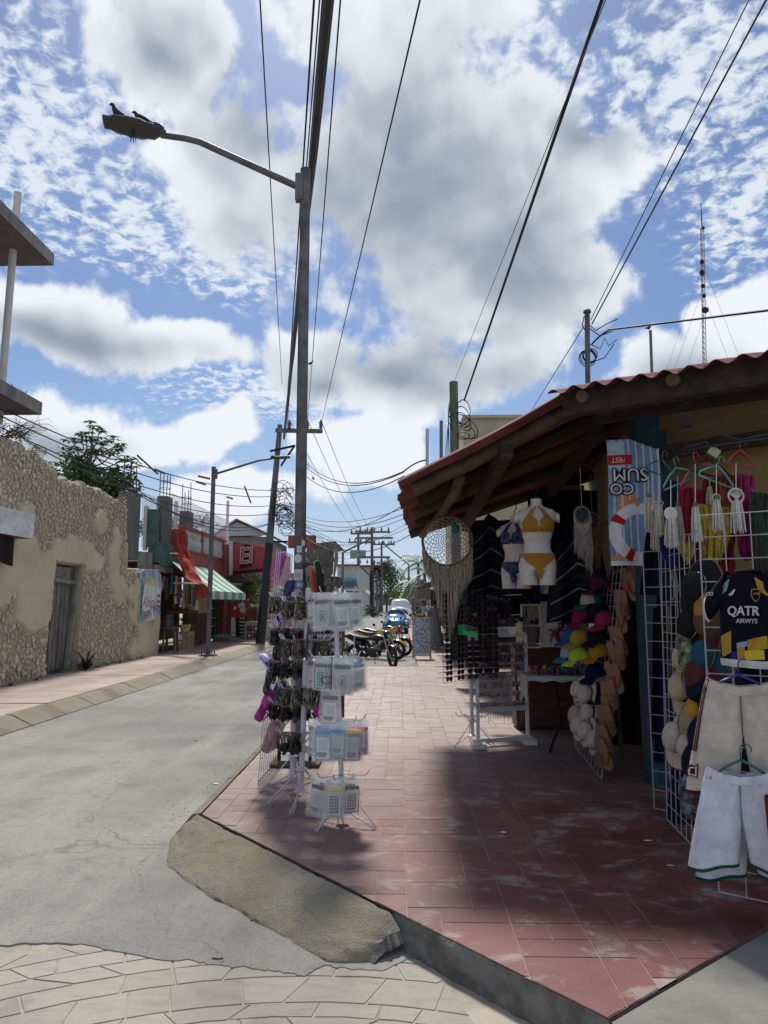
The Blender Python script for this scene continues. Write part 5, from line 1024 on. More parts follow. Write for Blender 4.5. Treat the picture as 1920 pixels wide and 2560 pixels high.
# right side row beyond the shop
bb = thing('beige_building', 'plain beige two storey block behind the red roof', 'building', (5, 22.5, .1)); bt = W(1158, 1047, 22.5); m_beige = mat('stained_beige', (.50, .43, .30), .9, .12, 1.2, dirt=.25, dc=(.22, .19, .15), ds=1.5, stretch=(1, 1, .25))
M().b2((bt.x, 22.5, 3.2), (11, 32, bt.z)).build('upper_wall', m_beige, bb); M().b2((bt.x-.03, 22.4, bt.z), (11.1, 32.1, bt.z+.1)).build('parapet_cap', m_beige, bb); M().b2((2.9, 19, .1), (9, 32, 3.3)).build('ground_wall', m_cream, bb)
for i in range(4): M().b2((2.86, 20+3*i, .15), (2.89, 21.6+3*i, 2.5)).build('shop_opening', m_dk, bb)
rw = house('right_row', 'cream row of low shops continuing along right pavement', 3.0, 9, 32.5, 80, 3.6, m_cream); 
for i in range(9): M().b2((2.97, 34+5*i, .15), (2.995, 36.6+5*i, 2.5)).build('shop_opening', m_dk, rw)
tk = thing('thatched_kiosk', 'small dark thatched parasol beside right pavement beyond the dreamcatcher', 'kiosk', W(1058, 1560, 50)); c = W(1058, 1478, 50); mb = M(); mb.surf(lambda u, v: c+Vector(((.15+.75*v)*math.cos(6.283*u)*(1+.1*nz(u*20, v)), (.15+.75*v)*math.sin(6.283*u), .8-1.35*v+.1*nz(u*30, v*3))), 26, 5, wrapu=True); mb.build('thatch', m_thatch, tk); M().tube([(c.x, c.y, .1), (c.x, c.y, c.z+.5)], .05, 6).build('post', m_bark, tk)
tag(M().prism([W(1034, 1502, 44), W(1062, 1496, 44), W(1066, 1500, 47), W(1038, 1504, 47)], (0, 0, 0), (0, 0, .05)).build('stall_awning', flat('grey_pink_cloth', (.35, .25, .24))), 'drooping pinkish stall awning below the thatched parasol', 'awning')
# ================================================================ the souvenir shop: roof, walls, posts
def tin():
    m = bpy.data.materials.new('red_roof_sheet'); m.use_nodes = True; t = NT(m.node_tree); p = t.n['Principled BSDF']; co = t.node('ShaderNodeNewGeometry').outputs['Position']
    a = t.noise(co, 3, 6, .65); f = t.noise(co, 40, 4, .7); c = t.mix(t.rng(a, .35, .65), (.17, .055, .05), (.27, .11, .095)); c = t.mix(t.m('MULTIPLY', t.rng(f, .55, .7), .4), c, (.09, .045, .04))
    t.l.new(c, p.inputs['Base Color']); p.inputs['Roughness'].default_value = .75; p.inputs['Specular IOR Level'].default_value = .25; return m
m_tin = tin(); m_beam = mat('dark_roof_timber', (.045, .031, .024), .95, .45, 4, bump=.7, bs=18, stretch=(.5, 3, 3)); m_log = mat('rough_log', (.115, .075, .048), .95, .4, 4, bump=.7, bs=22)
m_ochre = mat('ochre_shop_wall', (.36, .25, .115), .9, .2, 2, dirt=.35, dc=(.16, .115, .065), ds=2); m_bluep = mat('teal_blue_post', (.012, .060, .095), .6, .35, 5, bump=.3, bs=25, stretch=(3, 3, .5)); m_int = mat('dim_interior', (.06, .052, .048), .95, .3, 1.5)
NE = W(985, 1208, 5.8); ZE = NE.z; k = (W(1022, 1335, 1).z-CH); Y2 = (ZE-CH)/k; FE = W(1022, 1335, Y2); UP = W(1372, 1000, 5.8); RZ = (UP.z-NE.z)/(UP.x-NE.x)
shop = thing('souvenir_shop', 'corner souvenir shop with red corrugated lean-to roof and ochre wall', 'building', (3.5, 7, .15))
XR = 2.75
def RF(y): return RZ+(.30-RZ)*max(0, min(1, (y-NE.y)/(Y2-NE.y)))
def sheetA(y0, y1, seed, nm, xs=0.):
    rr = random.Random(seed); mb = M(); nyw = max(8, int((y1-y0)/.0125)); th = .004
    def fn(u, v, dz=0.):
        y = y0+(y1-y0)*u; xe = NE.x+(FE.x-NE.x)*(y-NE.y)/(FE.y-NE.y)+xs+.03*nz(y*2.3, seed)+.012*nz(y*17, seed); xr = min(XR, UP.x+.12+max(0, y-NE.y)*.85); x = xe+(xr-xe)*v
        return Vector((x, y, ZE+RF(y)*(x-NE.x)+.021*math.sin(y*6.283/.13)+dz-.02*math.sin(math.pi*v)+.012*nz(x*2, y*2)))
    mb.surf(lambda u, v: fn(u, v), nyw, 10); mb.surf(lambda u, v: fn(u, v, th), nyw, 10, flip=True); a = [fn(i/nyw, 0) for i in range(nyw+1)]; b = [fn(i/nyw, 0, th) for i in range(nyw+1)]
    mb.add(a+b, [(i, i+1, nyw+2+i, nyw+1+i) for i in range(nyw)]); mb.build(nm, m_tin, shop, smooth=True)
yy = NE.y
for i in range(5):
    y1 = yy+(Y2-NE.y)/5+.04; sheetA(yy, y1, i, 'roof_sheet', rnd(-.03, .05)); yy = y1-.05+.0
# chamfer corner roof with the wavy front edge
Pb0 = W(1368, 985, 5.7); kk = (W(1920, 882, 1).z-CH); Yb = (Pb0.z-CH)/kk; Pb1 = W(1920, 882, Yb); dB = (Pb1-Pb0).normalized(); nB = Vector((-dB.y, dB.x, 0)); 
if nB.y < 0: nB = -nB
LB_ = (Pb1-Pb0).length*1.9; slopeB = .30
def sheetB(u, v, dz=0.):
    s_ = LB_*u; d = 4.2*v; p = Pb0+dB*s_+nB*d; p.z += slopeB*d+.022*math.sin(s_*6.283/.175)+dz+.015*nz(s_*1.5, d); return p
mb = M(); nu = int(LB_/.0125); mb.surf(sheetB, nu, 8); mb.surf(lambda u, v: sheetB(u, v, .005), nu, 8, flip=True); a = [sheetB(i/nu, 0) for i in range(nu+1)]; b = [sheetB(i/nu, 0, .005) for i in range(nu+1)]
mb.add(a+b, [(i, i+1, nu+2+i, nu+1+i) for i in range(nu)]); mb.build('corner_roof_sheet', m_tin, shop, smooth=True)
o_ = Pb0+nB*.22-dB*.1; o_.z += slopeB*.2-.12; M().beam(o_+dB*.16, o_+dB*LB_, .11, .20).build('corner_beam', m_beam, shop)
o2 = o_+nB*.55; o2.z += .02; M().beam(o2+dB*.2, o2+dB*LB_, .10, .14).build('corner_beam', m_beam, shop)
for s_ in (.35, 1.05, 1.75, 2.5): p = o_+dB*s_; M().tube([p+Vector((0, 0, .02))-nB*.12, p+nB*3.6+Vector((0, 0, .02+slopeB*3.6))], .05, 10).build('rafter', m_log, shop, smooth=2)
# rafters of the lean-to, following its slope
for i, y in enumerate((6.15, 6.95, 7.75, 8.6, Y2-.35)):
    x0 = NE.x+.18+.05*(i % 2); z = lambda x: ZE+RF(y)*(x-NE.x)-.10; xr = min(XR, UP.x+.05+(y-NE.y)*.85); pts = [(x0+(xr-x0)*t_, y+.03*math.sin(4*t_+i), z(x0+(xr-x0)*t_)+.02*nz(t_*4, i)) for t_ in np.linspace(0, 1, 7)]; M().tube(pts, .06, 9).build('rafter', m_beam if i % 2 else m_log, shop, smooth=2)
M().beam((NE.x+.95, 5.95, ZE+RZ*.95-.2), (NE.x+.95, Y2-.1, ZE+.30*.95-.2), .10, .13).build('purlin', m_beam, shop); M().beam((2.0, 7.1, ZE+RF(7.1)*2.0-.17), (2.0, Y2-.1, ZE+.3*2.0-.17), .10, .13).build('purlin', m_beam, shop)
M().beam((1.95, 5.5, ZE+RZ*1.45-.05), (2.05, 6.6, ZE+RZ*2.0-.1), .1, .16).build('brace', m_beam, shop)
pts = [W(1150, 1200, 6.5), W(1138, 1225, 7.0), W(1118, 1262, 7.7), W(1098, 1290, 8.4), W(1078, 1312, 9.0), W(1055, 1335, 9.6)]; M().tube([p+Vector((.012*math.sin(i*2.5), 0, .015*math.cos(i*2))) for i, p in enumerate(pts)], [.05, .058, .046, .052, .045, .05], 9).build('crooked_purlin_log', m_log, shop, smooth=True)
# walls: chamfer wall in ochre, street side with openings, dark room inside
q0, q1 = Vector((2.55, 6.75, .15)), Vector((5.6, 4.0, .15)); dw = (q1-q0).normalized(); nw = Vector((-dw.y, dw.x, 0))
if nw.y < 0: nw = -nw
mb = M(); L = (q1-q0).length; mb.add([q0, q1, q1+Vector((0, 0, 3.5)), q0+Vector((0, 0, 3.5)), q0+nw*.15, q1+nw*.15, q1+nw*.15+Vector((0, 0, 3.5)), q0+nw*.15+Vector((0, 0, 3.5))], [(0, 1, 2, 3), (5, 4, 7, 6), (3, 2, 6, 7), (0, 3, 7, 4)]); mb.build('chamfer_wall', m_ochre, shop)
M().b2((2.65, 9.6, .15), (2.8, 18.5, 3.6)).build('street_wall', m_cream, shop); M().b2((2.64, 6.9, 2.75), (2.8, 9.6, 3.7)).build('door_lintel', m_ochre, shop)
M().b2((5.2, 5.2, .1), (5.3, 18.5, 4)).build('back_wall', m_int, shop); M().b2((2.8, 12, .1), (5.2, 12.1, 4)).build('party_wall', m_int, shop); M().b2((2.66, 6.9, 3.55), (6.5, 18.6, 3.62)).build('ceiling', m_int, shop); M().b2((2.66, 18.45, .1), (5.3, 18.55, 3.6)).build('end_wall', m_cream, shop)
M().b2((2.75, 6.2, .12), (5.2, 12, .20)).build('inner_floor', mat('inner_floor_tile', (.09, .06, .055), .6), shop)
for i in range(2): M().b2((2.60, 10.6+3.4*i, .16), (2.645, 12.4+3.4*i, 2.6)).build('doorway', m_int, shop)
M().b2((2.2, 9.7, .15), (2.5, 9.95, 3.3)).build('cream_pillar', m_cream, shop)
pb = G(1650, 1958); M().b2((pb.x-.11, pb.y-.1, .15), (pb.x+.11, pb.y+.1, ZE+RF(pb.y)*(pb.x-NE.x)-.1)).build('blue_post', m_bluep, shop); M().b2((pb.x+.13, pb.y+.02, .15), (pb.x+.22, pb.y+.14, 3.3)).build('blue_jamb', m_bluep, shop)
M().beam((pb.x-.3, pb.y-.12, 3.0), (pb.x+1.6, pb.y-1.1, 3.12), .08, .12).build('hanger_rail', m_beam, shop)
tag(M().tube([G(1555, 1912), W(1535, 1560, 7.3)], .02, 6).build('wooden_pole', m_log), 'thin wooden pole leaning in the dark shop doorway', 'pole')
M().tube([(2.25, 9.8, .15), (2.25, 9.8, 3.0)], .0401, 6).build('conduit', m_pvc, shop)
# added dark sheets that stand in for deep shade behind poncho and mannequins

for i, (x0, x1, z0, z1, y) in enumerate(((.95, 1.75, 1.5, 2.85, 9.9), (1.7, 2.62, 1.45, 3.2, 9.5))):
    mb = M(); mb.surf(lambda u, v: Vector((x0+(x1-x0)*u, y+.03*math.sin(u*15), z0+(z1-z0)*v)), 20, 4); mb.surf(lambda u, v: Vector((x0+(x1-x0)*u, y+.02+.03*math.sin(u*15), z0+(z1-z0)*v)), 20, 4, flip=True); tag(mb.build('shade_sheet', cloth('shade_sheet', (.014, .014, .02)), smooth=True), 'dark backcloth hung behind the %s' % ('left poncho', 'mannequins')[i], 'cloth')
# ================================================================ goods: prototypes
ORD = ['first', 'second', 'third', 'fourth', 'fifth', 'sixth', 'seventh', 'eighth', 'ninth', 'tenth', 'eleventh', 'twelfth', 'thirteenth', 'fourteenth', 'fifteenth', 'sixteenth', 'seventeenth', 'eighteenth', 'nineteenth', 'twentieth']
m_rack = flat('lilac_white_enamel', (.60, .59, .66), .35); m_clear = mat('clear_plastic_bag', (.85, .87, .89), .07, .03, 9, alpha=.20, bump=.8, bs=16, spec=.8); m_vinyl = mat('vinyl_pouch', (.70, .74, .78), .15, .08, 9, alpha=.40, bump=.4, bs=25, spec=.6)
m_card = flat('insert_card', (.74, .76, .77), .4); m_pic = mat('card_picture', (.30, .42, .50), .35, .35, 14, c2=(.62, .70, .74)); m_clip = flat('clip_black', (.02, .022, .025), .35); m_ink = flat('card_ink', (.10, .11, .13), .5); m_text = flat('card_text_grey', (.50, .51, .53), .5)
def mats_of(**kw): return kw
# --- phone pouch, hanging from its hook at the origin, facing -Y
def rrect(w_, h_, r, k=3):
    pts = []
    for cx_, cz_, a0 in ((w_/2-r, h_/2-r, 0), (-w_/2+r, h_/2-r, 1.5708), (-w_/2+r, -h_/2+r, 3.1416), (w_/2-r, -h_/2+r, 4.7124)): pts += [(cx_+r*math.cos(a0+1.5708*i/k), cz_+r*math.sin(a0+1.5708*i/k)) for i in range(k+1)]
    return pts
def plate(w_, h_, r, y, zc, th=.002, xc=0.): 
    mb = M(); p = [(xc+x, y, zc+z) for x, z in rrect(w_, h_, r)]; return mb.prism(p, (0, 0, 0), (0, th, 0))
def make_pouch(kind):
    t = thing('phone_pouch', 'pouch', 'phone pouch'); mb = M()
    def bag(u, v): x = (u-.5)*.16; b = math.sin(math.pi*u)*math.sin(math.pi*min(1, v*1.05)); return Vector((x*(1-.12*(1-v)**2)+.007*nz(u*5, v*7), -.011-.014*b+.008*nz(u*7, v*8)*(.4+b), -.255*v+.009*nz(u*6, 3)))
    mb.surf(bag, 14, 16); mb.surf(lambda u, v: bag(u, v)*Vector((1, 0, 1)).length*0+Vector((bag(u, v).x, .012*math.sin(math.pi*u), bag(u, v).z)), 6, 6); mb.build('bag', m_clear, t, smooth=True, local=True)
    zc = -.152; plate(.115, .175, .012, -.004, zc, .006).build('vinyl_pouch', m_vinyl, t, local=True)
    mb = M(); q_ = [Vector((x, -.006, zc+z)) for x, z in rrect(.112, .172, .012)]; mb.tube(q_+[q_[0]], .0028, 4, caps=False); mb.build('welded_rim', m_clip if kind == 'apps' else m_vinyl, t, local=True)
    c = plate(.088, .135, .006, -.0066, zc-.012, .001).build('insert_card', m_card, t, local=True)
    if kind == 'swim':
        plate(.070, .10, .004, -.0085, zc-.014, .0012).build('card_picture', m_pic, c, local=True)
        mb = M(); mb.tube([(-.005, -.0092, zc+.01), (.0, -.0092, zc-.012), (-.012, -.0092, zc-.04)], [.005, .007, .003], 5); mb.tube([(.0, -.0092, zc-.005), (.018, -.0092, zc-.018), (.02, -.0092, zc-.03)], .003, 4); mb.build('card_figure', m_ink, c, local=True); plate(.03, .008, .001, -.0090, zc+.028, .0012).build('card_title', m_ink, c, local=True)
    elif kind == 'text':
        for i in range(8): plate(.062, .0035, .0005, -.0083, zc+.035-.008*i, .0012).build('card_line', m_text, c, local=True)
        mb = M(); mb.add([(.034*math.cos(a)*(1+.2*math.sin(3*a))-.008, -.0092, zc-.052+.02*math.sin(a)*(1+.25*math.cos(2*a))) for a in [6.283*i/12 for i in range(12)]], [tuple(range(12))]); mb.build('card_map', flat('card_grey', (.22, .24, .25)), c, local=True)
    else:
        plate(.062, .112, .004, -.0085, zc-.012, .0012).build('phone_screen', m_ink, c, local=True)
        for i in range(3):
            for j in range(5): plate(.012, .012, .002, -.0098, zc+.03-.02*j, .0012, -.018+.018*i).build('app_icon', m_card, c, local=True)
    M().box((0, -.006, -.062), (.108, .018, .026), ch=.005).build('clip_bar', m_clip, t, local=True)
    return t
pouchP = {k: make_pouch(k) for k in ('swim', 'text', 'apps')}
m_clb = flat('clip_blue', (.06, .28, .58), .35); m_clp = flat('clip_pink', (.75, .05, .25), .35); m_cly = flat('clip_yellow', (.75, .60, .04), .35); m_vb = mat('vinyl_blue', (.30, .58, .80), .15, .1, 9, alpha=.5, bump=.4, bs=25, spec=.6); m_vp = mat('vinyl_purple', (.42, .25, .32), .15, .1, 9, alpha=.5, bump=.4, bs=25, spec=.6)
def wire_spinner(name, label, base, top, r, feet, tiers, group=None):
    """pole with wire tripod and tiers of radiating hooks; returns hook ends"""
    b, tp_ = Vector(base), Vector(top); t = thing(name, label, 'display rack', b, group); d = (tp_-b).normalized()
    M().tube([b+d*.10, tp_], r, 12).build('pole', m_rack, t, smooth=2); M().lathe([(r*1.1, 0), (r*2.2, .01), (r*2.2, .02), (r*1.1, .03)], 12, b+d*.25).build('collar', m_rack, t, smooth=2); M().lathe([(r*1.2, 0), (r*2.6, .01), (r*1.2, .025)], 12, b+d*.09).build('hub', m_rack, t, smooth=2)
    for a in feet: o = Vector((math.cos(a), math.sin(a), 0)); s_ = Vector((-o.y, o.x, 0)); e = b+o*.29+Vector((0, 0, .008)); M().tube([b+d*.26+o*r+s_*.02, e+s_*.012, e-s_*.012, b+d*.105+o*r-s_*.01], .0055, 6).build('leg', m_rack, t, smooth=True)
    out = []
    for z, angs, L in tiers:
        c = b+d*(z-b.z)/d.z
        M().torus(c, r*1.9, .005, n=14, k=5).build('hook_ring', m_rack, t, smooth=True)
        for a in angs:
            o = Vector((math.cos(a), math.sin(a), 0)); e = c+o*L+Vector((0, 0, .012)); M().tube([c+o*r, c+o*L*.9, e, e+o*.02+Vector((0, 0, .035))], .0045, 5).build('hook', m_rack, t, smooth=True); M().tube([c+o*r-Vector((0, 0, .07)), c+o*L*.45], .004, 4).build('hook_brace', m_rack, t)
            out.append((c, o, L))
    return t, out
PB = G(857, 2056); PT = W(838, 1478, PB.y+.02)
def zt(py, Y): return W(857, py, Y).z
tierz = [zt(1484, PB.y), zt(1642, PB.y), zt(1798, PB.y), zt(1936, PB.y)]
angs = [[R(a) for a in q_] for q_ in ((-160, -118, -72, -38), (-172, -125, -72, -32), (-165, -125, -85, -50, -20), (-140, -100, -60, -8))]
rack1, hooks = wire_spinner('pouch_spinner_rack', 'white wire spinner rack with clear phone pouches, nearest of the pavement racks', PB, PT, .019, (R(-125), R(-35), R(100), R(160)), [(z, a, .19) for z, a in zip(tierz, angs)])
TN = ['top', 'second', 'third', 'lowest']; random.seed(31); hi = 0
for ti in range(4):
    for ai, a in enumerate(angs[ti]):
        c, o, L = hooks[hi]; hi += 1; side = ['far left', 'left front', 'right front', 'right', 'far right'][ai]
        if ti == 3 and ai == 3: continue
        n_p = 4 if ti == 2 else 3
        for k in range(n_p):
            kind = (['text', 'swim', 'text', 'text'], ['text', 'apps', 'swim', 'text'], ['text', 'text', 'text', 'text', 'text'], ['text', 'apps', 'apps', 'apps'])[ti][ai]
            mt = {}
            if ti == 2: mt = {'clip_black': m_clb, 'vinyl_pouch': m_vb} if ai < 3 else ({'clip_black': m_cly, 'vinyl_pouch': m_vp} if ai == 3 else {'clip_black': m_clp, 'vinyl_pouch': m_vp})
            if ti == 3 and ai == 1: mt = {'clip_black': m_cly}
            if ti == 1 and ai == 3: mt = {'clip_black': m_clb}
            mt = dict(mt); mt['insert_card'] = random.choice([m_card, m_card, flat('card_blue', (.45, .60, .72)), flat('card_grey_white', (.58, .58, .56)), flat('card_rose', (.66, .52, .52))]); p = c+o*(L*(.95-.26*k)); yaw = math.atan2(o.x, -o.y)*.75+rnd(-.3, .3); clip_ = 'blue' if mt.get('clip_black') is m_clb else ('pink' if mt.get('clip_black') is m_clp else ('yellow' if mt.get('clip_black') is m_cly else 'black'))
            lab = 'phone pouch with %s clip, %s hook of %s tier, %s' % (clip_, side, TN[ti], ('frontmost', 'second in line', 'third in line', 'innermost')[k])
            dup(pouchP[kind], p+Vector((0, 0, .004)), (rnd(-.10, .04), rnd(-.11, .11), yaw), rnd(.88, 1.12), lab, 'phone pouches on the spinner rack', mt)
# a pouch dangling low between the tiers on a black cord
dup(pouchP['text'], W(827, 1722, PB.y-.24), (0, .03, -.05), .98, 'clear phone pouch dangling on a black lanyard between second and third tier', 'phone pouches on the spinner rack')
tag(M().tube([W(830, 1640, PB.y-.23), W(829, 1690, PB.y-.24), W(827, 1725, PB.y-.24)], .004, 5).build('black_lanyard', m_clip), 'black lanyard holding the dangling phone pouch', 'lanyard')
tag(M().tube([W(816+13*math.cos(a), 1700+9*math.sin(a), PB.y-.25) for a in np.linspace(0, 6.28, 14)], .004, 5).build('lanyard_loop', m_clip, smooth=True), 'looped black lanyard over the front pouch of the second tier', 'lanyard')
tag(M().tube([W(886, 1580, PB.y-.2), W(885, 1640, PB.y-.2)], .003, 5).build('hanging_string', m_rack), 'white cord hanging below the top right pouches', 'cord')
tag(M().tube([W(776, 1490, PB.y+.05), W(772, 1560, PB.y), W(768, 1600, PB.y), W(765, 1650, PB.y)], .008, 6).build('black_strap', m_clip), 'long black strap hanging left of the top tier pouches', 'strap'); tag(M().tube([W(779, 1570, PB.y+.1), W(778, 1655, PB.y+.1)], .004, 5).build('blue_strap', m_clb), 'thin light blue strap beside the black strap', 'strap')
for i, (px, py, m, lab) in enumerate(((762, 1647, m_clip, 'black'), (784, 1649, m_clb, 'blue'))): c = W(px, py, PB.y-.02); mb = M(); mb.surf(lambda u, v: c+Vector((.035*math.cos(6.283*u)*v, .03*math.sin(6.283*u)*v, -.012*v*v+.006)), 14, 4, wrapu=True); tag(mb.build('cap_visor', m, smooth=True), '%s plastic flap at the strap ends left of the second tier' % lab, 'flap')
for p in pouchP.values(): kill(p)
# --- keychain racks behind
m_kd = flat('keychain_dark', (.018, .017, .018), .35, var=.5, sc=60); m_ks = flat('keychain_steel', (.20, .19, .17), .25, metal=.8, var=.6, sc=60); m_kb = flat('keychain_brass', (.15, .13, .10), .3, metal=.7, var=.6, sc=60)
def make_bunch(seed, dark):
    rr = random.Random(seed); t = thing('keychain_bunch', 'bunch', 'keychains'); mb = M()
    for i in range(26):
        x = -.015-.15*i/26; o = rr.gauss(0, .006); mb.torus((x, o, -.012), .010, .0016, Matrix.Rotation(R(90), 3, 'X')@Matrix.Rotation(rr.uniform(0, 1.5), 3, 'Y'), 8, 3, mi=1)
        L = rr.uniform(.03, .055); mb.tube([(x, o, -.02), (x+rr.gauss(0, .003), o+rr.gauss(0, .004), -.02-L)], .0022, 3, mi=1 if not dark else 0)
        k = rr.random(); z = -.02-L-.018; s_ = rr.uniform(.010, .018)
        if k < .4: mb.ell((x, o, z), (s_*.35, s_, s_*1.3), 6, 4, rz(rr.uniform(0, 3)), mi=0 if dark else rr.choice([1, 2]))
        elif k < .7: mb.torus((x, o, z), s_, .0035, Matrix.Rotation(R(90), 3, 'X')@Matrix.Rotation(rr.uniform(0, 3), 3, 'Y'), 9, 4, mi=0 if dark else 1)
        else: mb.box((x, o, z), (.004, s_*1.5, s_*2.2), rz(rr.uniform(0, 3)), mi=0 if dark else 2)
    struct(mb.build('charms', [m_kd, m_ks, m_kb], t, local=True), 'stuff'); return t
bunchP = [make_bunch(i, i < 3) for i in range(6)]
K1B, K1T = G(730, 1972), W(735, 1480, 6.35); K1B = Vector((K1B.x, 6.35, .15)); K2B, K2T = G(752, 2008), W(771, 1470, 5.85); K2B = Vector((K2B.x, 5.85, .15))
t1 = [W(732, y, 6.35).z for y in (1494, 1573, 1652, 1756)]; t2 = [W(760, y, 5.85).z for y in (1505, 1600, 1719, 1832)]
A8 = [R(a) for a in (-170, -140, -110, -75, -40, 0, 170)]
r2, h2 = wire_spinner('keychain_spinner_rack', 'lilac white keychain rack beside the street lamp, farther left', K1B, K1T, .022, (R(-150), R(-70), R(60)), [(z, A8, .2) for z in t1]); r3, h3 = wire_spinner('keychain_spinner_rack', 'lilac white keychain rack just left of the pouch rack', K2B, K2T, .022, (R(-160), R(-95), R(-10), R(110)), [(z, A8, .2) for z in t2])
random.seed(8)
for hs, dk, tiers_, nm in ((h2, True, 4, 'farther left keychain rack'), (h3, False, 4, 'keychain rack beside the pouches')):
    for i, (c, o, L) in enumerate(hs):
        ti = i//7
        if not dk and ti == 0 and i % 7 > 3: continue
        if not dk and ti == 3 and i % 7 not in (0, 1, 2): continue
        src = bunchP[random.randrange(3) if (dk and ti > 0) or (not dk and ti == 3) else 3+random.randrange(3)]; yaw = math.atan2(-o.y, -o.x)
        dup(src, c+o*.03+Vector((0, 0, .012)), (0, 0, yaw), (1.1, 1.5, 1.4), '%s keychains on %s hook, %s tier of the %s' % ('dark' if src in bunchP[:3] else 'silvery', ('left', 'front left', 'front', 'front right', 'right front', 'right', 'rear left')[i % 7], TN[ti], nm), 'keychain bunches on tier %d of the %s' % (ti+1, nm))
for i, (px, py, Y) in enumerate(((800, 1600, 6.3), (822, 1600, 6.3), (800, 1632, 6.3), (822, 1634, 6.3))): dup(bunchP[3+i % 3], W(px, py, Y), (0, 0, .2), 1.3, 'silvery keychain bunch seen between top and second pouch tiers, %s' % ('upper left', 'upper right', 'lower left', 'lower right')[i], 'keychain bunches behind the pouches')
for p in bunchP: kill(p)
# sunglasses board behind the pouch rack
def make_glasses():
    t = thing('sunglasses', 'g', 'sunglasses'); mb = M(); 
    for s_ in (-1, 1):
        q_ = [Vector((s_*.036+x, -.004*abs(x)*20, z)) for x, z in rrect(.060, .046, .018, 2)]; mb.tube(q_+[q_[0]], .0035, 4, caps=False)
    mb.tube([(-.008, 0, .008), (0, -.002, .012), (.008, 0, .008)], .003, 4)
    for s_ in (-1, 1): mb.tube([(s_*.066, 0, .012), (s_*.070, .06, .010), (s_*.066, .125, -.006)], [.004, .003, .003], 4)
    mb.build('frame', m_clip, t, local=True)
    for s_ in (-1, 1): M().prism([Vector((s_*.036+x, .0, z)) for x, z in rrect(.056, .042, .016, 2)], (0, 0, 0), (0, .002, 0)).build('lens', flat('lens_dark', (.012, .013, .016), .08), t, local=True)
    return t
glP = make_glasses(); m_fr = [m_clip, flat('frame_brown', (.10, .05, .03), .3), flat('frame_red', (.20, .03, .035), .3), flat('frame_gold', (.12, .09, .05), .3, metal=.6), flat('frame_clear', (.42, .42, .40), .3)]; m_ln = [flat('lens_dark', (.012, .013, .016), .08), flat('lens_brown', (.05, .025, .018), .08), flat('lens_blue', (.10, .20, .30), .06), flat('lens_rose', (.16, .05, .06), .08)]
sb_a = W(765, 1672, 8.4); sb2 = thing('sunglasses_board', 'upright sunglasses board with wooden edge behind the pouch rack', 'display board', (-.95, 8.4, .15)); xa, xb = W(766, 1600, 8.4).x, W(855, 1600, 8.4).x; m_board = flat('pale_board', (.55, .58, .60))
M().b2((xa, 8.42, .5), (xb, 8.44, 1.45)).build('board', m_board, sb2); M().b2((xb, 8.39, .15), (xb+.03, 8.45, 1.5)).build('wooden_edge', m_log, sb2); M().b2((xa-.03, 8.39, .15), (xa, 8.45, 1.5)).build('wooden_edge', m_log, sb2)
random.seed(17)
for j in range(10):
    for i in range(3):
        p = Vector((xa+.075+(xb-xa-.15)*i/2, 8.40, 1.38-.085*j)); dup(glP, p, (0, 0, rnd(-.1, .1)), .95, 'small mirrored sunglasses on wooden edged board, %s row, %s' % (ORD[j], ('left', 'middle', 'right')[i]), 'sunglasses on the wooden edged board', {'clip_black': random.choice([m_fr[4], m_fr[0], m_fr[3]]), 'lens_dark': random.choice([m_ln[2], m_ln[2], m_ln[0]])})
# --- leaning grid with clogs by the kerb
g0, g1 = Vector((-1.25, 6.55, .16)), Vector((-1.24, 7.45, .16)); up_ = Vector((.10, .15, 2.05)); gr = thing('clog_grid_panel', 'white wire grid panel hung with clogs along the kerb', 'grid panel', g0)
mesh_panel(M(), g0, g1-g0, up_, 9, 11, .0045, 5).build('wire_grid', m_rack, gr); gr2 = thing('sandal_grid_panel', 'narrow white wire grid with flip flops right of the street lamp', 'grid panel', W(765, 1600, 7.3)); mesh_panel(M(), W(757, 1900, 7.3), (.16, .3, 0), (-.05, 0, W(757, 1410, 7.3).z-.2), 3, 12, .0045, 5).build('wire_grid', m_rack, gr2)
def make_clog():
    t = thing('clog', 'c', 'clog'); mb = M()   # toe to +X, sole down, 0.25 long
    wp = [(-.125, .028), (-.10, .040), (-.03, .036), (.03, .044), (.08, .046), (.115, .03), (.127, .004)]
    def hw(x):
        for (a, b), (c, d) in zip(wp, wp[1:]):
            if a <= x <= c: return b+(d-b)*(x-a)/(c-a)
        return .004
    def sole(u, v): x = -.125+.252*v; a = 6.283*u; return Vector((x, hw(x)*math.cos(a), .012+.013*math.sin(a)*(1 if abs(math.cos(a)) < .98 else .6)))
    mb.surf(sole, 12, 14, wrapu=True); mb.build('sole', flat('clog_main', (.45, .38, .72), .5), t, True, local=True); mb = M()
    def upper(u, v): x = -.01+.137*v; h = .062*(1-v**2.2)**.5*(1-.15*(1-v)); a = math.pi*u; return Vector((x-.02*math.sin(a)*(1-v), (hw(x)+.003)*math.cos(a), .02+h*math.sin(a)))
    mb.surf(upper, 12, 10); mb.surf(lambda u, v: upper(u, v)*.97, 12, 10, flip=True); mb.build('upper', flat('clog_main', (.45, .38, .72)), t, True, local=True); mb = M()
    mb.surf(lambda u, v: Vector((-.10-.027*math.sin(math.pi*u), .044*math.cos(math.pi*u), .02+.028*v)), 10, 2); mb.build('heel_rim', flat('clog_main', (.45, .38, .72)), t, True, local=True); mb = M()
    q_ = [Vector((.0-.115*math.sin(math.pi*i/10), .047*math.cos(math.pi*i/10), .058+.01*math.sin(math.pi*i/10))) for i in range(11)]; mb.tube(q_, .006, 5); mb.build('heel_strap', flat('clog_main', (.45, .38, .72)), t, True, local=True)
    return t
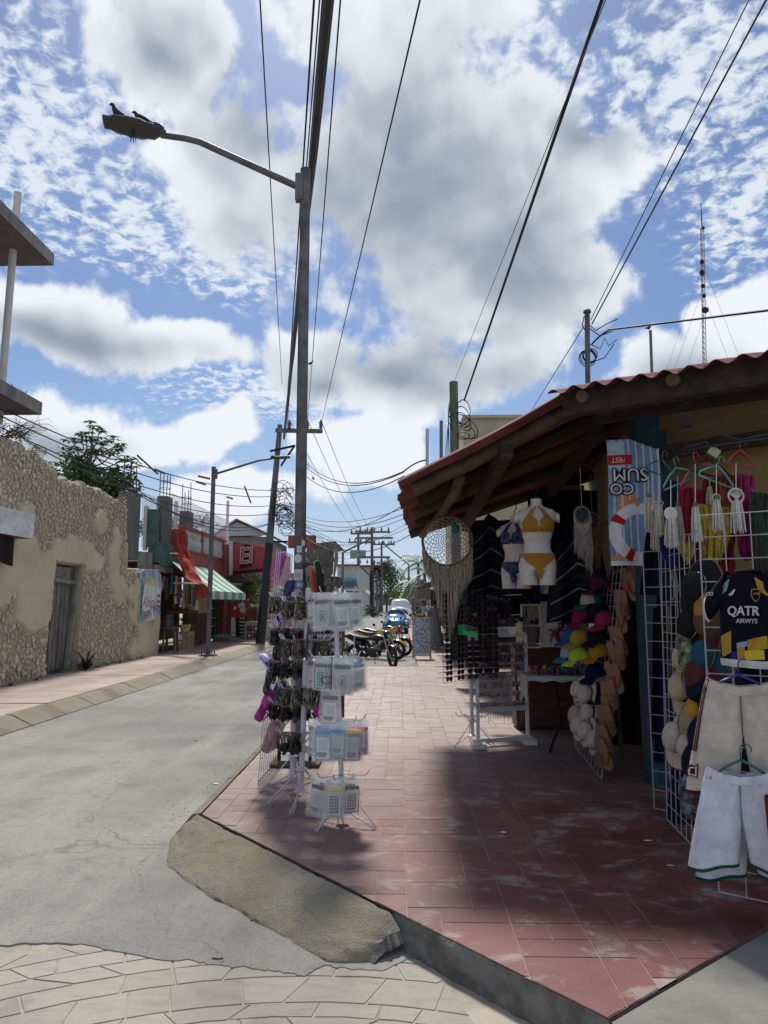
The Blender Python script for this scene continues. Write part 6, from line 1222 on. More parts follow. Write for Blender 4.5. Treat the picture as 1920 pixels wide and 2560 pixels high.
cgP = make_clog(); cc = {'lilac': (.50, .42, .74), 'magenta': (.50, .05, .34), 'dark grey': (.08, .085, .09), 'cream': (.55, .52, .42), 'pink': (.62, .36, .36), 'black': (.02, .02, .022), 'navy': (.04, .05, .16), 'dusty rose': (.50, .28, .30)}
cmat = {k: flat('clog_'+k.replace(' ', '_'), v, .5) for k, v in cc.items()}
for px, py, Y, colr, rot, lab in [(701, 1415, 7.0, 'magenta', (1.4, -1.3, -.3), 'magenta clog at the top of the kerb side grid'), (664, 1665, 6.45, 'lilac', (.6, -.5, 2.2), 'lilac clog sticking out toward the road, mid height'), (690, 1555, 6.7, 'lilac', (1.2, .2, 1.8), 'lilac clog near the grid edge below the top keychains'), (668, 1702, 6.5, 'dark grey', (1.1, -.8, 1.5), 'dark grey clog under the sticking out lilac one'), (660, 1765, 6.45, 'magenta', (1.3, -1.0, .8), 'magenta clog low on the road side of the grid'), (676, 1840, 6.5, 'dusty rose', (1.5, -1.2, .4), 'dusty rose clog at the bottom of the grid'), (749, 1550, 6.9, 'cream', (1.4, 1.2, 0), 'cream clog behind the upper keychain tier'), (712, 1545, 7.0, 'pink', (1.4, -1.2, .2), 'pink clog behind the grid wires, upper'), (708, 1640, 7.0, 'magenta', (1.4, 1.3, 0), 'magenta clog behind the grid wires, middle'), (700, 1620, 6.9, 'black', (1.4, -1.3, .3), 'black clog behind the dark keychains'), (712, 1720, 7.1, 'cream', (1.4, 1.2, 0), 'cream clog behind the grid wires, lower'), (693, 1738, 6.9, 'navy', (1.4, -1.2, .4), 'navy clog behind the grid wires, lower left'), (722, 1478, 7.1, 'navy', (1.4, -1.3, 0), 'navy and white clog beside the round sticker'), (801, 1785, 6.2, 'magenta', (1.3, 1, 0), 'deep pink clog low between keychain racks and pouches'), (690, 1835, 6.7, 'cream', (1.4, -1.2, .2), 'cream clog at the bottom of the grid, right')]:
    dup(cgP, W(px, py, Y), rot, 1.12 if px < 705 else 1., lab, None, {'clog_main': cmat[colr]})
kill(cgP)
m_sole = {k: flat('flip_'+k, v, .6) for k, v in {'black': (.02, .02, .022), 'orange': (.50, .16, .05), 'red': (.45, .03, .06), 'green': (.30, .55, .08), 'grey': (.22, .22, .23), 'navy': (.03, .04, .08), 'tan': (.20, .085, .035), 'brown': (.16, .07, .03), 'crimson': (.42, .03, .07), 'cork': (.26, .13, .06), 'darkred': (.20, .03, .035)}.items()}
def make_flip(strap):
    t = thing('sandal', 's', 'sandal'); out = [(-.125, 0), (-.115, .028), (-.05, .034), (.0, .032), (.06, .043), (.105, .036), (.127, .01), (.125, -.015), (.10, -.038), (.05, -.043), (0, -.032), (-.05, -.033), (-.115, -.028)]
    M().prism([(x, y, 0) for x, y in out], (0, 0, 0), (0, 0, .016)).build('sole', m_sole['tan'], t, local=True); M().prism([(x*.95, y*.9, .016) for x, y in out], (0, 0, 0), (0, 0, .003)).build('footbed', m_sole['cork'], t, local=True)
    if strap == 'v':
        mb = M(); mb.tube([(-.02, .036, .016), (.03, .024, .04), (.075, 0, .024), (.03, -.024, .04), (-.02, -.036, .016)], .006, 5); mb.build('strap', m_sole['brown'], t, True, local=True)
    else:
        for x0, x1 in ((.0, .05), (.055, .09)): mb = M(); mb.surf(lambda u, v: Vector((x0+(x1-x0)*v, .044*math.cos(math.pi*u), .014+.04*math.sin(math.pi*u))), 10, 2); mb.build('strap', m_sole['brown'], t, True, local=True)
    return t
fv, fb_ = make_flip('v'), make_flip('band')
for i, (px, py, cl_, rim) in enumerate([(769, 1440, 'black', 'black'), (777, 1450, 'grey', 'grey'), (785, 1452, 'orange', 'orange'), (793, 1455, 'red', 'red'), (797, 1435, 'green', 'black'), (800, 1465, 'navy', 'black')]):
    dup(fv, W(px, py, 7.0-.03*i), (R(80), R(78), R(-30+12*i)), 1.05, '%s flip flop fanned out above the top pouches' % (cl_ if cl_ != 'green' else 'green and black'), 'flip flops right of the street lamp', {'flip_tan': m_sole[cl_], 'flip_cork': m_sole[rim], 'flip_brown': m_sole[rim]})
# ================================================================ sunglasses stand under the roof edge
SB = G(1182, 1866); SB.y = 8.3; SB = Vector((W(1182, 1866, 8.3).x, 8.3, .15)); stt, _ = wire_spinner('sunglasses_stand', 'wire stand with panels of sunglasses under the big dreamcatcher', SB, Vector((SB.x-.02, 8.3, W(1180, 1560, 8.3).z)), .02, (R(-140), R(-40), R(90)), [(W(1182, 1790, 8.3).z, [R(a) for a in (-170, -120, -60, -10, 60, 130)], .17)])
def gpanel(pxa, Ya, pxb, Yb, py0, py1, nm):
    a, b = W(pxa, py1, Ya), W(pxb, py1, Yb); zt_ = W(pxa, py0, Ya).z; b.z = a.z; mesh_panel(M(), a, b-a, (0, 0, zt_-a.z), 6, 18, .0028, 4).build(nm, m_dk, stt); return a, b, zt_
random.seed(23)
for (pa_, cols, nmn) in ((gpanel(1108, 8.15, 1166, 8.5, 1478, 1708, 'wire_panel'), 2, 'left'), (gpanel(1170, 8.1, 1245, 8.2, 1470, 1700, 'wire_panel'), 3, 'right')):
    a, b, z1 = pa_; yaw = math.atan2((b-a).y, (b-a).x)
    for j in range(16):
        for i in range(cols):
            if nmn == 'right' and random.random() < .10: continue
            f_ = (i+.5)/cols; p = lerp(a, b, f_); z = z1-.05-(z1-a.z-.09)*j/15; br = j in (5, 6, 7, 8) and nmn == 'left'
            fm = m_fr[1] if br and random.random() < .7 else random.choice([m_fr[0], m_fr[0], m_fr[0], m_fr[2], m_fr[3]]); lm = m_ln[1] if br or random.random() < .2 else (m_ln[3] if j == 15 or random.random() < .1 else m_ln[0])
            dup(glP, Vector((p.x, p.y-.025, z)), (rnd(-.05, .1), rnd(-.04, .04), yaw+rnd(-.1, .1)), 1.0, 'pair of sunglasses on the stand, %s panel, %s row, %s column' % (nmn, ORD[j], ORD[i]), 'sunglasses on the wire stand', {'clip_black': fm, 'lens_dark': lm})
for i, (px, py) in enumerate([(1218, 1495), (1222, 1510), (1240, 1488), (1258, 1500), (1275, 1498), (1262, 1540), (1280, 1552), (1295, 1548), (1250, 1555), (1232, 1560), (1224, 1540), (1222, 1580), (1240, 1585)]): dup(glP, W(px, py, 8.6), (rnd(-.1, .1), 0, rnd(-.4, .4)), 1.1, 'black sunglasses hooked on the upper wires right of the stand, %s' % ORD[i], 'sunglasses on the upper wires')
c = W(1170, 1575, 8.0); gt = thing('green_tag', 'bright green plastic tag on the sunglasses stand', 'tag', c); mb = M(); mb.surf(lambda u, v: c+Vector(((u-.5)*.21, .02*math.sin(u*5), (v-.5)*.11+.02*math.sin(3*u)-.05*u)), 8, 3); mb.build('tag', flat('lime_green_plastic', (.03, .48, .14), .35), gt, smooth=True); dup(glP, W(1178, 1572, 7.95), (0, .1, .05), 1., 'green rimmed sunglasses clipped on the green tag')
for i, (x0, y0_, x1) in enumerate(((1213, 1490, 1304), (1225, 1540, 1306))): tag(M().tube([W(x0, y0_, 8.65), W(x1, y0_-4, 8.65)], .006, 5).build('display_wire', m_rack), '%s horizontal wire behind the sunglasses stand' % ('upper', 'lower')[i], 'wire')
mb = M(); c = W(1262, 1578, 8.3); mb.prism([c+Vector((-.13, 0, -.05)), c+Vector((.12, 0, -.04)), c+Vector((.13, 0, .05)), c+Vector((-.12, 0, .05))], (0, 0, 0), (0, .004, 0)); o = tag(mb.build('paper_sign', m_paper), 'small hand written price paper on the bracelet frame', 'sign'); text('50', .07, m_ink, o, fr(c+Vector((0, -.004, 0)), (1, 0, 0), (0, 0, 1)))
# --- white bracelet frame
BF = [W(1196, 1866, 8.15), W(1320, 1858, 8.4)]; BF[0].z = BF[1].z = .15; zT = W(1320, 1586, 8.4).z; bf = thing('bracelet_frame', 'white wooden frame with rows of bracelets on bars', 'display frame', BF[0]); dx = BF[1]-BF[0]
for i in (0, 1): M().beam(BF[i]+Vector((0, 0, .03)), Vector((BF[i].x, BF[i].y, zT)), .035, .035).build('upright', m_wht, bf); M().box(BF[i]+Vector((0, -.02, .03)), (.15, .30, .05)).build('foot', m_wht, bf)
M().beam(BF[0]+Vector((0, 0, .06)), BF[1]+Vector((0, 0, .06)), .03, .05).build('bottom_rail', m_wht, bf); M().beam(Vector((BF[0].x, BF[0].y, zT)), Vector((BF[1].x, BF[1].y, zT)), .03, .05).build('top_rail', m_wht, bf)
zl = W(1320, 1768, 8.4).z; M().beam(BF[0]+Vector((0, 0, zl-.15)), BF[1]+Vector((0, 0, zl-.15)), .03, .055).build('lower_rail', m_wht, bf)
m_br = [flat('bracelet_'+n_, c) for n_, c in (('black', (.02, .02, .025)), ('grey', (.20, .20, .20)), ('red', (.35, .05, .05)), ('blue', (.05, .08, .25)), ('white', (.60, .58, .54)), ('brown', (.18, .10, .06)))]
rr = random.Random(19)
for j in range(7):
    z = zT-.10-(zT-zl-.12)*j/6.4; a, b = BF[0]+Vector((0, 0, z-.15)), BF[1]+Vector((0, 0, z-.15)); M().tube([a, b], .014, 8).build('bar', m_wht, bf)
    mb = M()
    for k in range(64): p = lerp(a, b, (k+.5+rr.uniform(-.3, .3))/64); h = rr.uniform(.022, .036) if j > 3 else rr.uniform(.02, .05); mb.torus(p-Vector((0, 0, h-.016)), h, .0028, Matrix.Rotation(R(90), 3, 'X')@Matrix.Rotation(R(90)+rr.gauss(0, .25), 3, 'Y'), 10, 3, mi=rr.choice([0, 0, 1, 1, 2, 3, 4, 5]))
    struct(mb.build('bracelet_row', m_br, bf), 'stuff')
mb = M()
for k in range(22): p = lerp(BF[0], BF[1], (k+.5)/22)+Vector((0, -.01, zl-.15-.03)); mb.tube([p, p-Vector((rr.gauss(0, .005), 0, rr.uniform(.05, .14)))], .0025, 3, mi=rr.choice([0, 1, 4]))
struct(mb.build('hanging_chains', m_br, bf), 'stuff')
kill(glP)
# ================================================================ hanging goods under the roof
m_mac = mat('cream_macrame', (.50, .45, .36), .95, .2, 30, bump=.4, bs=120); m_macw = mat('white_macrame', (.66, .64, .58), .95, .15, 30, bump=.4, bs=120); m_bead = flat('wood_bead', (.16, .09, .05), .5)
def strands(mb, pts, L, r, rr, jit=.01, mi=0, n=3):
    for p, l in zip(pts, L): p = Vector(p); a = p+Vector((rr.gauss(0, jit), rr.gauss(0, jit), -l*.5)); mb.tube([p, a, p+Vector((rr.gauss(0, jit*1.6), rr.gauss(0, jit), -l))], [r, r*1.1, r*.5], n, mi, caps=False)
def dreamcatcher(c, Rr, fl, label, m=m_mac, disc=None, rings=6, name='dreamcatcher', yaw=0., seed=1, wide=1.0, net=True, ring_m=None):
    c = Vector(c); kk = 22 if Rr > .15 else 14; t = thing(name, label, 'dreamcatcher', c); rr = random.Random(seed); rm_ = rz(yaw); rx = rm_@Matrix.Rotation(R(90), 3, 'X')
    M().torus(c, Rr, Rr*.045+.003, rx, 36, 7).build('hoop', ring_m or m_bead, t, smooth=True); mb = M()
    for j in range(1, rings+1):
        q = Rr*j/(rings+.3); pts = []
        for i in range(kk*2+1): a = 6.283*i/(kk*2)+.15*j; q2 = q*(1.0 if i % 2 else .9); pts.append(c+rm_@Vector((q2*math.cos(a), -.004*(j % 2), q2*math.sin(a))))
        mb.tube(pts, .0055 if Rr > .15 else .003, 4, caps=False)
    for i in range(kk): a = 6.283*i/kk; pts = [c+rm_@Vector((Rr*f*math.cos(a+.5*(1-f)), 0, Rr*f*math.sin(a+.5*(1-f)))) for f in (.12, .4, .7, 1)]; mb.tube(pts, .0026, 4, caps=False)
    mb.build('web', m, t, smooth=True)
    if disc: M().lathe([(Rr*.62, -.004), (Rr*.62, .004)], 20, c+Vector((0, -.006, 0)), rx).build('disc', disc, t)
    mb = M(); nst = int(150*wide) if Rr > .15 else 60; pts = []; Ls = []
    for i in range(nst):
        u = (i+.5)/nst*2-1; x = Rr*u; z = -Rr*math.sqrt(max(0, 1-u*u)); w_ = fl(u); pts.append(c+rm_@Vector((x, rr.gauss(0, .006), z))); Ls.append(w_*rr.uniform(.93, 1.05))
    strands(mb, pts, Ls, .0055 if Rr > .15 else .003, rr, .006); struct(mb.build('fringe', m, t, smooth=True), 'stuff')
    if net:
        mb = M(); H = Rr*1.25; nn = 9
        for i in range(nn):
            for sgn in (-1, 1):
                pts = []
                for k in range(9): f = k/8; x = Rr*(.95*(i/(nn-1)*2-1))+sgn*Rr*.35*(f-.0)+.010*math.sin(k*3.1); x = max(-Rr*.98, min(Rr*.98, x)); z = -math.sqrt(max(0, Rr*Rr-x*x))*(1-f*.0)-H*f*(1-abs(x)/Rr*.45); pts.append(c+rm_@Vector((x, -.012, z)))
                mb.tube(pts, .0045, 4, caps=False)
        struct(mb.build('net', m, t), 'stuff')
    mb = M(); mb.tube([c+Vector((0, 0, Rr)), c+Vector((0, .01, Rr+.35))], .003, 4); mb.build('cord', m, t); return t
dc = W(1119, 1352, 8.2); dreamcatcher(dc, .285, lambda u: .22+.62*math.exp(-((u+.02)/.40)**2)+(.12*u if u > 0 else 0), 'big cream macrame dreamcatcher with long fringe hanging at roof corner', rings=10, seed=3, wide=1.4)
M_t = flat('teal_pompom', (.03, .22, .20), .9); c = W(1139, 1322, 7.95); mb = M(); rr = random.Random(3); mb.ell(c, (.045, .045, .05), 12, 8); 
for i in range(90): d = Vector((rr.gauss(0, 1), rr.gauss(0, 1), rr.gauss(0, 1))).normalized(); mb.add([c+d*.04, c+d*.058+Vector((.006, 0, 0)), c+d*.058-Vector((.006, 0, 0))], [(0, 1, 2)])
struct(tag(mb.build('teal_pompom', M_t), 'teal pompom hanging before the big dreamcatcher', 'pompom'), 'stuff')
c = W(1130, 1480, 8.3); mb = M(); mb.surf(lambda u, v: c+Vector(((u-.5)*(.06+.28*v), .02*math.sin(u*9), .18-.32*v)), 10, 6); tag(mb.build('teal_cloth', cloth('teal_cloth', (.04, .20, .17)), smooth=True), 'teal cloth showing through the dreamcatcher net', 'cloth')
dreamcatcher(W(1455, 1287, 6.5), .082, lambda u: .22+.30*max(0, .4+u*.6)+.1*max(0, -u), 'small beige dreamcatcher with dark green disc left of the striped towel', disc=flat('dark_green_disc', (.02, .05, .06)), rings=3, seed=5, yaw=.2)
dreamcatcher(W(1480, 1300, 6.75), .075, lambda u: .34+.1*u, 'brown feathered dreamcatcher behind the small beige one', m=mat('brown_feather', (.22, .13, .07), .95, .3, 20), rings=3, seed=6, yaw=.3)
# ponchos: dark striped wool
m_pon = cloth('dark_wool', (.010, .012, .018), sc=4); m_pst = cloth('wool_stripe_grey', (.20, .21, .23)); m_pst2 = cloth('wool_stripe_teal', (.02, .07, .09))
def poncho(c, w_, h, label, yaw, seed, skew=.0):
    c = Vector(c); t = thing('striped_poncho', label, 'poncho', c); rm_ = rz(yaw)
    def fn(u, v, o=0.): x = (u-.5)*w_*(.55+.6*v-.25*v*v); y = .04*math.sin(u*14+seed)+.03*math.sin(u*5+v*4)-o; z = -h*v-.18*h*abs(u-.5)*2*(1-v)*1.1+skew*(u-.5)*h; return c+rm_@Vector((x, y, z))
    mb = M(); mb.surf(lambda u, v: fn(u, v), 30, 16); mb.surf(lambda u, v: fn(u, v, -.05), 20, 8, flip=True); mb.build('body', m_pon, t, smooth=True)
    for v0, d, m in ((.16, .018, m_pst), (.30, .012, m_pst2), (.42, .025, m_pst), (.55, .012, m_pst2), (.68, .02, m_pst), (.88, .012, m_pst)):
        mb = M(); mb.surf(lambda u, v: fn(u*.9+.05, v0+d*v+.16*abs(u-.5), .006), 26, 2); mb.build('stripe', m, t, smooth=True)
    return t
poncho(W(1225, 1282, 8.6), .62, .98, 'black poncho with grey stripes hanging right of the big dreamcatcher', .1, 1); poncho(W(1440, 1305, 7.4), .72, .98, 'black striped poncho behind the mannequin in mustard bikini', -.15, 2, .1); poncho(W(1290, 1300, 9.2), .6, .9, 'dark poncho far back between mannequins and dreamcatcher', 0, 3)
# hanging torso mannequins
m_skin = flat('mannequin_white', (.55, .50, .46), .45); RG = [(0, .052, .050, 0), (-.05, .050, .048, 0), (-.075, .075, .055, 0), (-.105, .165, .07, 0), (-.15, .178, .082, -.01), (-.22, .155, .10, -.022), (-.27, .15, .112, -.035), (-.33, .135, .095, -.018), (-.40, .118, .082, -.006), (-.46, .122, .082, 0), (-.53, .155, .095, .008), (-.60, .172, .105, .015), (-.66, .168, .10, .012)]
def torso(c, sc, yaw, label, top_m, print_=False):
    c = Vector(c); t = thing('torso_mannequin', label, 'mannequin', c); rm_ = rz(yaw)
    def ring(z):
        for a, b in zip(RG, RG[1:]):
            if a[0] >= z >= b[0]: f = (z-a[0])/(b[0]-a[0]); f = f*f*(3-2*f); return [a[i]+(b[i]-a[i])*f for i in range(4)]
        return RG[-1]
    def body(th, z, o=0.):
        _, rx, ry, yo = ring(z); s_ = math.sin(th); bust = 0
        if -.32 < z < -.15: k_ = math.sin((z+.32)/.17*math.pi); bust = .028*k_*max(0, -s_)*(.4+.6*math.exp(-((abs(math.cos(th))-.48)/.28)**2))
        return c+rm_@(Vector(((rx+o)*math.cos(th), (ry+o)*s_+yo-bust-(0), z))*sc)
    mb = M(); mb.surf(lambda u, v: body(6.283*u, -.66*v), 32, 40, wrapu=True); mb.add([body(6.283*i/32, 0) for i in range(32)], [tuple(range(32))])
    for sgn in (-1, 1):
        def arm(u, v, sgn=sgn): a = 6.283*u; return c+rm_@(Vector((sgn*(.12+.085*v), .042*math.cos(a)*(1-.12*v)+.005, -.135-.045*v+.048*math.sin(a)*(1-.1*v)))*sc)
        mb.surf(arm, 14, 4, wrapu=True); mb.add([arm(i/14, 1) for i in range(14)], [tuple(range(14))])
        def thigh(u, v, sgn=sgn): a = 6.283*u; return c+rm_@(Vector((sgn*(.086-.006*v)+.084*math.cos(a)*(1-.08*v), .092*math.sin(a)*(1-.06*v)+.012, -.60-.19*v))*sc)
        mb.surf(thigh, 20, 6, wrapu=True); mb.add([thigh(i/20, 1) for i in range(20)], [tuple(range(20))])
    mb.build('torso', m_skin, t, smooth=2)
    M().tube([c+Vector((0, 0, -.01)), c+Vector((0, 0, .05)), c+Vector((.02, 0, .09)), c+Vector((0, 0, .14))], .005, 5).build('hook', m_dk, t)
    def patch(nm, zf, th0, th1, o=.008, nu=16, nv=10): 
        mb = M(); mb.surf(lambda u, v: body(th0+(th1-th0)*u, zf(u)[0]+(zf(u)[1]-zf(u)[0])*v, o), nu, nv); mb.build(nm, top_m, t, smooth=True)
    for sgn in (-1, 1):
        a0 = -math.pi/2
        patch('bikini_cup', lambda u: (-.165-.085*(abs(u-.42))**1.3*1.6, -.315), a0+sgn*.05, a0+sgn*1.12)
        mb = M(); mb.surf(lambda u, v, sgn=sgn: body(a0+sgn*((.50-.36*v)+(u-.5)*(.34-.16*v)), -.19+.12*v, .009), 4, 8); mb.build('neck_strap', top_m, t, smooth=True)
        patch('back_strap', lambda u: (-.285, -.312), a0+sgn*1.1, a0+sgn*2.9, .006, 10, 2)
    M().ell(body(-math.pi/2, -.285, .012), (.02*sc, .014*sc, .02*sc), 8, 6).build('knot', top_m, t, smooth=True)
    patch('bikini_brief', lambda u: (-.505, -.515-.155*max(0, 1-(abs(u-.5)*2/.82)**.9) if abs(u-.5) < .45 else -.545), a0-1.5, a0+1.5, .009, 30, 10); patch('brief_back', lambda u: (-.505, -.60), a0+1.5, a0+4.78, .008, 16, 4)
    mb = M(); mb.surf(lambda u, v: c+rm_@(Vector(((u-.5)*(.075-.03*v), -.105+.03*v*v, -.64-.085*v))*sc), 6, 5); mb.build('brief_gusset', top_m, t, smooth=True); return t
m_must = cloth('mustard_swimwear', (.36, .17, .03), bump=.15); m_bsw = cloth('blue_patterned_swimwear', (.03, .05, .16), var=.9, sc=26, c2=(.10, .12, .28))
torso(W(1340, 1248, 6.35), .96, -.05, 'white torso mannequin in mustard halter bikini hanging under the roof', m_must); torso(W(1287, 1290, 7.3), .93, -.5, 'white torso mannequin in blue patterned bikini behind the mustard one', m_bsw)
# striped beach towel with printed life ring and upside-down words
tw_ = thing('beach_towel', 'blue striped beach towel printed with a life ring and upside-down words', 'towel', W(1585, 1415, 6.2)); ta = W(1516, 1100, 6.2); tb_ = W(1655, 1414, 6.2); TWd, THt = (tb_.x-ta.x), ta.z-tb_.z
def tow(u, v, o=0.): return Vector((ta.x+TWd*u+.006*math.sin(v*7), 6.2-.05*u+.014*math.sin(u*11+v*2)*(.3+v)-o, ta.z-THt*v-(.10*max(0, u-.45)/.55*(1-v)**3)))
m_tbl = cloth('towel_blue', (.20, .30, .50), bs=160); m_tst = cloth('towel_stripe', (.56, .60, .66), bs=160); m_twh = cloth('towel_white', (.72, .71, .71), bs=160); m_trd = cloth('towel_red', (.48, .02, .03), bs=160); m_tor = cloth('towel_orange', (.60, .26, .10), bs=160); m_tbk = cloth('towel_black', (.02, .022, .03), bs=160); m_tpale = cloth('towel_pale', (.42, .52, .66), bs=160)
mb = M(); mb.surf(lambda u, v: tow(u, v), 40, 40); mb.surf(lambda u, v: tow(u, v, -.008), 40, 40, flip=True); mb.build('cloth', m_tbl, tw_, smooth=True)
def tpatch(u0, u1, v0, v1, m, nm, o=.003, k=8): mb = M(); mb.surf(lambda u, v: tow(u0+(u1-u0)*u, v0+(v1-v0)*v, o), k, 10); mb.build(nm, m, tw_, smooth=True)
for u in (.10, .245, .39, .535, .68, .825, .95): tpatch(u, u+.035, .0, .97, m_tst, 'printed_stripe', k=3)
tpatch(.0, .33, .02, .40, m_tpale, 'printed_panel', .0045); tpatch(0, .46, .125, .205, m_trd, 'red_banner', .006); tpatch(0, 1, .965, 1.0, m_twh, 'hem', .004)
def tflat(pts, m, nm, o): mb = M(); c_ = [sum(p[i] for p in pts)/len(pts) for i in (0, 1)]; mb.add([tow(u, v, o) for u, v in pts]+[tow(*c_, o)], [(i, (i+1) % len(pts), len(pts)) for i in range(len(pts))]); mb.build(nm, m, tw_)
tflat([(.16, .52), (.22, .44), (.34, .42), (.50, .44), (.66, .53), (.5, .58), (.3, .66), (.18, .72)], m_tor, 'orange_print', .0045); tflat([(0, .965), (0, .925), (.2, .915), (.5, .95), (.4, .965)], m_tor, 'orange_print', .0045)
uc, vc, ru = .60, .745, .45; asp = TWd/THt
def ringp(a, f): return (uc+ru*f*math.cos(a)*1.35, vc+ru*f*math.sin(a)*1.35*asp)
def ann(a0, a1, f0, f1, m, nm, o):
    mb = M(); k_ = max(3, int(abs(a1-a0)*8)); mb.surf(lambda u, v: tow(*[max(-.0, min(1., q)) for q in ringp(a0+(a1-a0)*u, f0+(f1-f0)*v)], o+.004*math.sin(math.pi*v)), k_, 5); mb.build(nm, m, tw_, smooth=True)
ann(0, 6.283, .62, 1., m_twh, 'printed_life_ring', .007)
for a in (3.7, 2.05, 5.35, .6): ann(a-.14, a+.14, .61, 1.01, m_trd, 'life_ring_band', .0095)
def ttext(s, u, v, size, m, o, bold=0.): p = tow(u, v, o); text(s, size, m, tw_, fr(p, (-1, .08, 0), (0, 0, -1)), bold=bold, ext=.002)
for s, u, v, sz in (('SUM', .40, .285, .155), ('CO', .24, .395, .135)): ttext(s, u, v, sz, m_tbk, .019, .010); ttext(s, u, v, sz, m_twh, .023, .0)
ttext('FEST', .20, .165, .062, m_twh, .014)
# macrame pendants (white tassels) on cords
def pendant(px, y0_, yk, y1_, Y, label, kind='knot', m=m_macw, seed=0, wd=.034):
    a, k, b = W(px, y0_, Y), W(px, yk, Y), W(px, y1_, Y); t = thing('macrame_pendant', label, 'pendant', b); rr = random.Random(seed); M().tube([a, lerp(a, k, .5), k], .0035, 5).build('cord', m, t); rx = Matrix.Rotation(R(90), 3, 'X')
    if kind == 'disc': M().lathe([(.045, -.004), (.047, 0), (.045, .004)], 18, k, rx).build('disc', m_macw, t); wd = .05
    elif kind == 'star':
        M().torus(k, .026, .006, rx, 16, 6).build('ring', m_mac, t, smooth=True); pts = [k+Vector(((.022 if i % 2 == 0 else .010)*math.cos(6.283*i/12), -.008, (.022 if i % 2 == 0 else .010)*math.sin(6.283*i/12))) for i in range(12)]; M().prism(pts, (0, 0, 0), (0, .008, 0)).build('star', flat('green_star', (.05, .22, .12)), t)
    elif kind == 'tree':
        M().torus(k, .05, .006, rx, 22, 6).build('ring', m, t, smooth=True); mb = M()
        for i in range(9): an = .35+2.45*i/8; mb.tube([k+Vector((0, -.004, -.045)), k+Vector((.012*math.cos(an), -.004, -.01)), k+Vector((.047*math.cos(an), -.004, .047*math.sin(an)))], [.005, .004, .0025], 4)
        struct(mb.build('tree_of_life', m, t), 'stuff'); wd = .05
    elif kind == 'owl':
        for sx in (-1, 1): M().torus(k+Vector((sx*.018, -.004, 0)), .013, .004, rx, 12, 5).build('eye_ring', m, t, smooth=True)
    else: M().ell(k, (.018, .018, .022), 10, 6).build('knot', m_bead if kind == 'bead' else m, t, smooth=True)
    mb = M(); L = k.z-b.z; pts = []; Ls = []
    for i in range(46): an = rr.uniform(0, 6.283); q = rr.random()**.5; pts.append(k+Vector((wd*q*math.cos(an)*.55, wd*q*math.sin(an)*.5, -.012-(.02 if kind in ('disc', 'tree') else 0)))); Ls.append((L-.02)*rr.uniform(.86, 1.0))
    for p, l in zip(pts, Ls): o = (p-k); mb.tube([p, p+Vector((o.x*.5, o.y*.5, -l*.4)), p+Vector((o.x*.85+rr.gauss(0, .003), o.y*.8, -l))], [.0035, .004, .003], 4, caps=False)
    struct(mb.build('tassel', m, t, smooth=True), 'stuff'); return t
PD = [(1621, 1190, 1240, 1336, 5.15, 'cream tassel pendant touching the right edge of the towel', 'bead', m_mac), (1646, 1120, 1258, 1346, 5.0, 'cream tassel pendant with beads, second from the towel', 'owl', m_mac), (1677, 1200, 1284, 1368, 4.95, 'white disc pendant with long white tassel', 'disc', m_macw), (1694, 1190, 1262, 1364, 5.1, 'thin cream pendant right of the white disc', 'bead', m_mac), (1738, 1160, 1262, 1360, 4.9, 'white tassel pendant with beads before the crimson yarn', 'bead', m_macw), (1774, 1200, 1222, 1305, 5.2, 'dim beige tassel pendant behind the star', 'knot', m_mac), (1791, 1158, 1245, 1333, 4.85, 'white tassel pendant with green star ring', 'star', m_macw), (1840, 1158, 1240, 1330, 4.8, 'tree of life macrame pendant with white tassels', 'tree', m_macw), (1882, 1225, 1240, 1330, 5.1, 'dim beige pendant at the right wall', 'knot', m_mac), (1636, 1225, 1300, 1380, 5.2, 'long cream tassel pendant beside the towel hem', 'knot', m_mac)]
for i, q in enumerate(PD): pendant(*q[:6], kind=q[6], m=q[7], seed=70+i)
# coloured yarn hangings behind them
def yarn(pts_px, Y, c, label, seed, tip=None):
    """pts_px: top-left, top-right, bottom y at left / middle / right"""
    (x0, y0_), (x1, y1_), yl, ym, yr = pts_px; t = thing('yarn_hanging', label, 'yarn hanging', W((x0+x1)/2, ym, Y)); mb = M(); rr = random.Random(seed); m = mat('yarn_%d' % seed, c, .95, .35, 25, bump=.4, bs=120)
    for i in range(230):
        u = rr.random(); a = W(x0+(x1-x0)*u, y0_+(y1_-y0_)*u, Y+rr.gauss(0, .03)); yb_ = (yl+(ym-yl)*u*2) if u < .5 else (ym+(yr-ym)*(u-.5)*2); b = W(x0+(x1-x0)*(.15+.7*u)+rr.gauss(0, 2), yb_+rr.gauss(0, 7), Y+rr.gauss(0, .03)); mb.tube([a, lerp(a, b, .5)+Vector((rr.gauss(0, .012), 0, 0)), b], [.007, .013, .005], 4, caps=False)
    struct(mb.build('strands', m, t, smooth=True), 'stuff'); M().tube([W(x0, y0_, Y), W(x1, y1_, Y)], .006, 5).build('bar', m_bead, t); return t
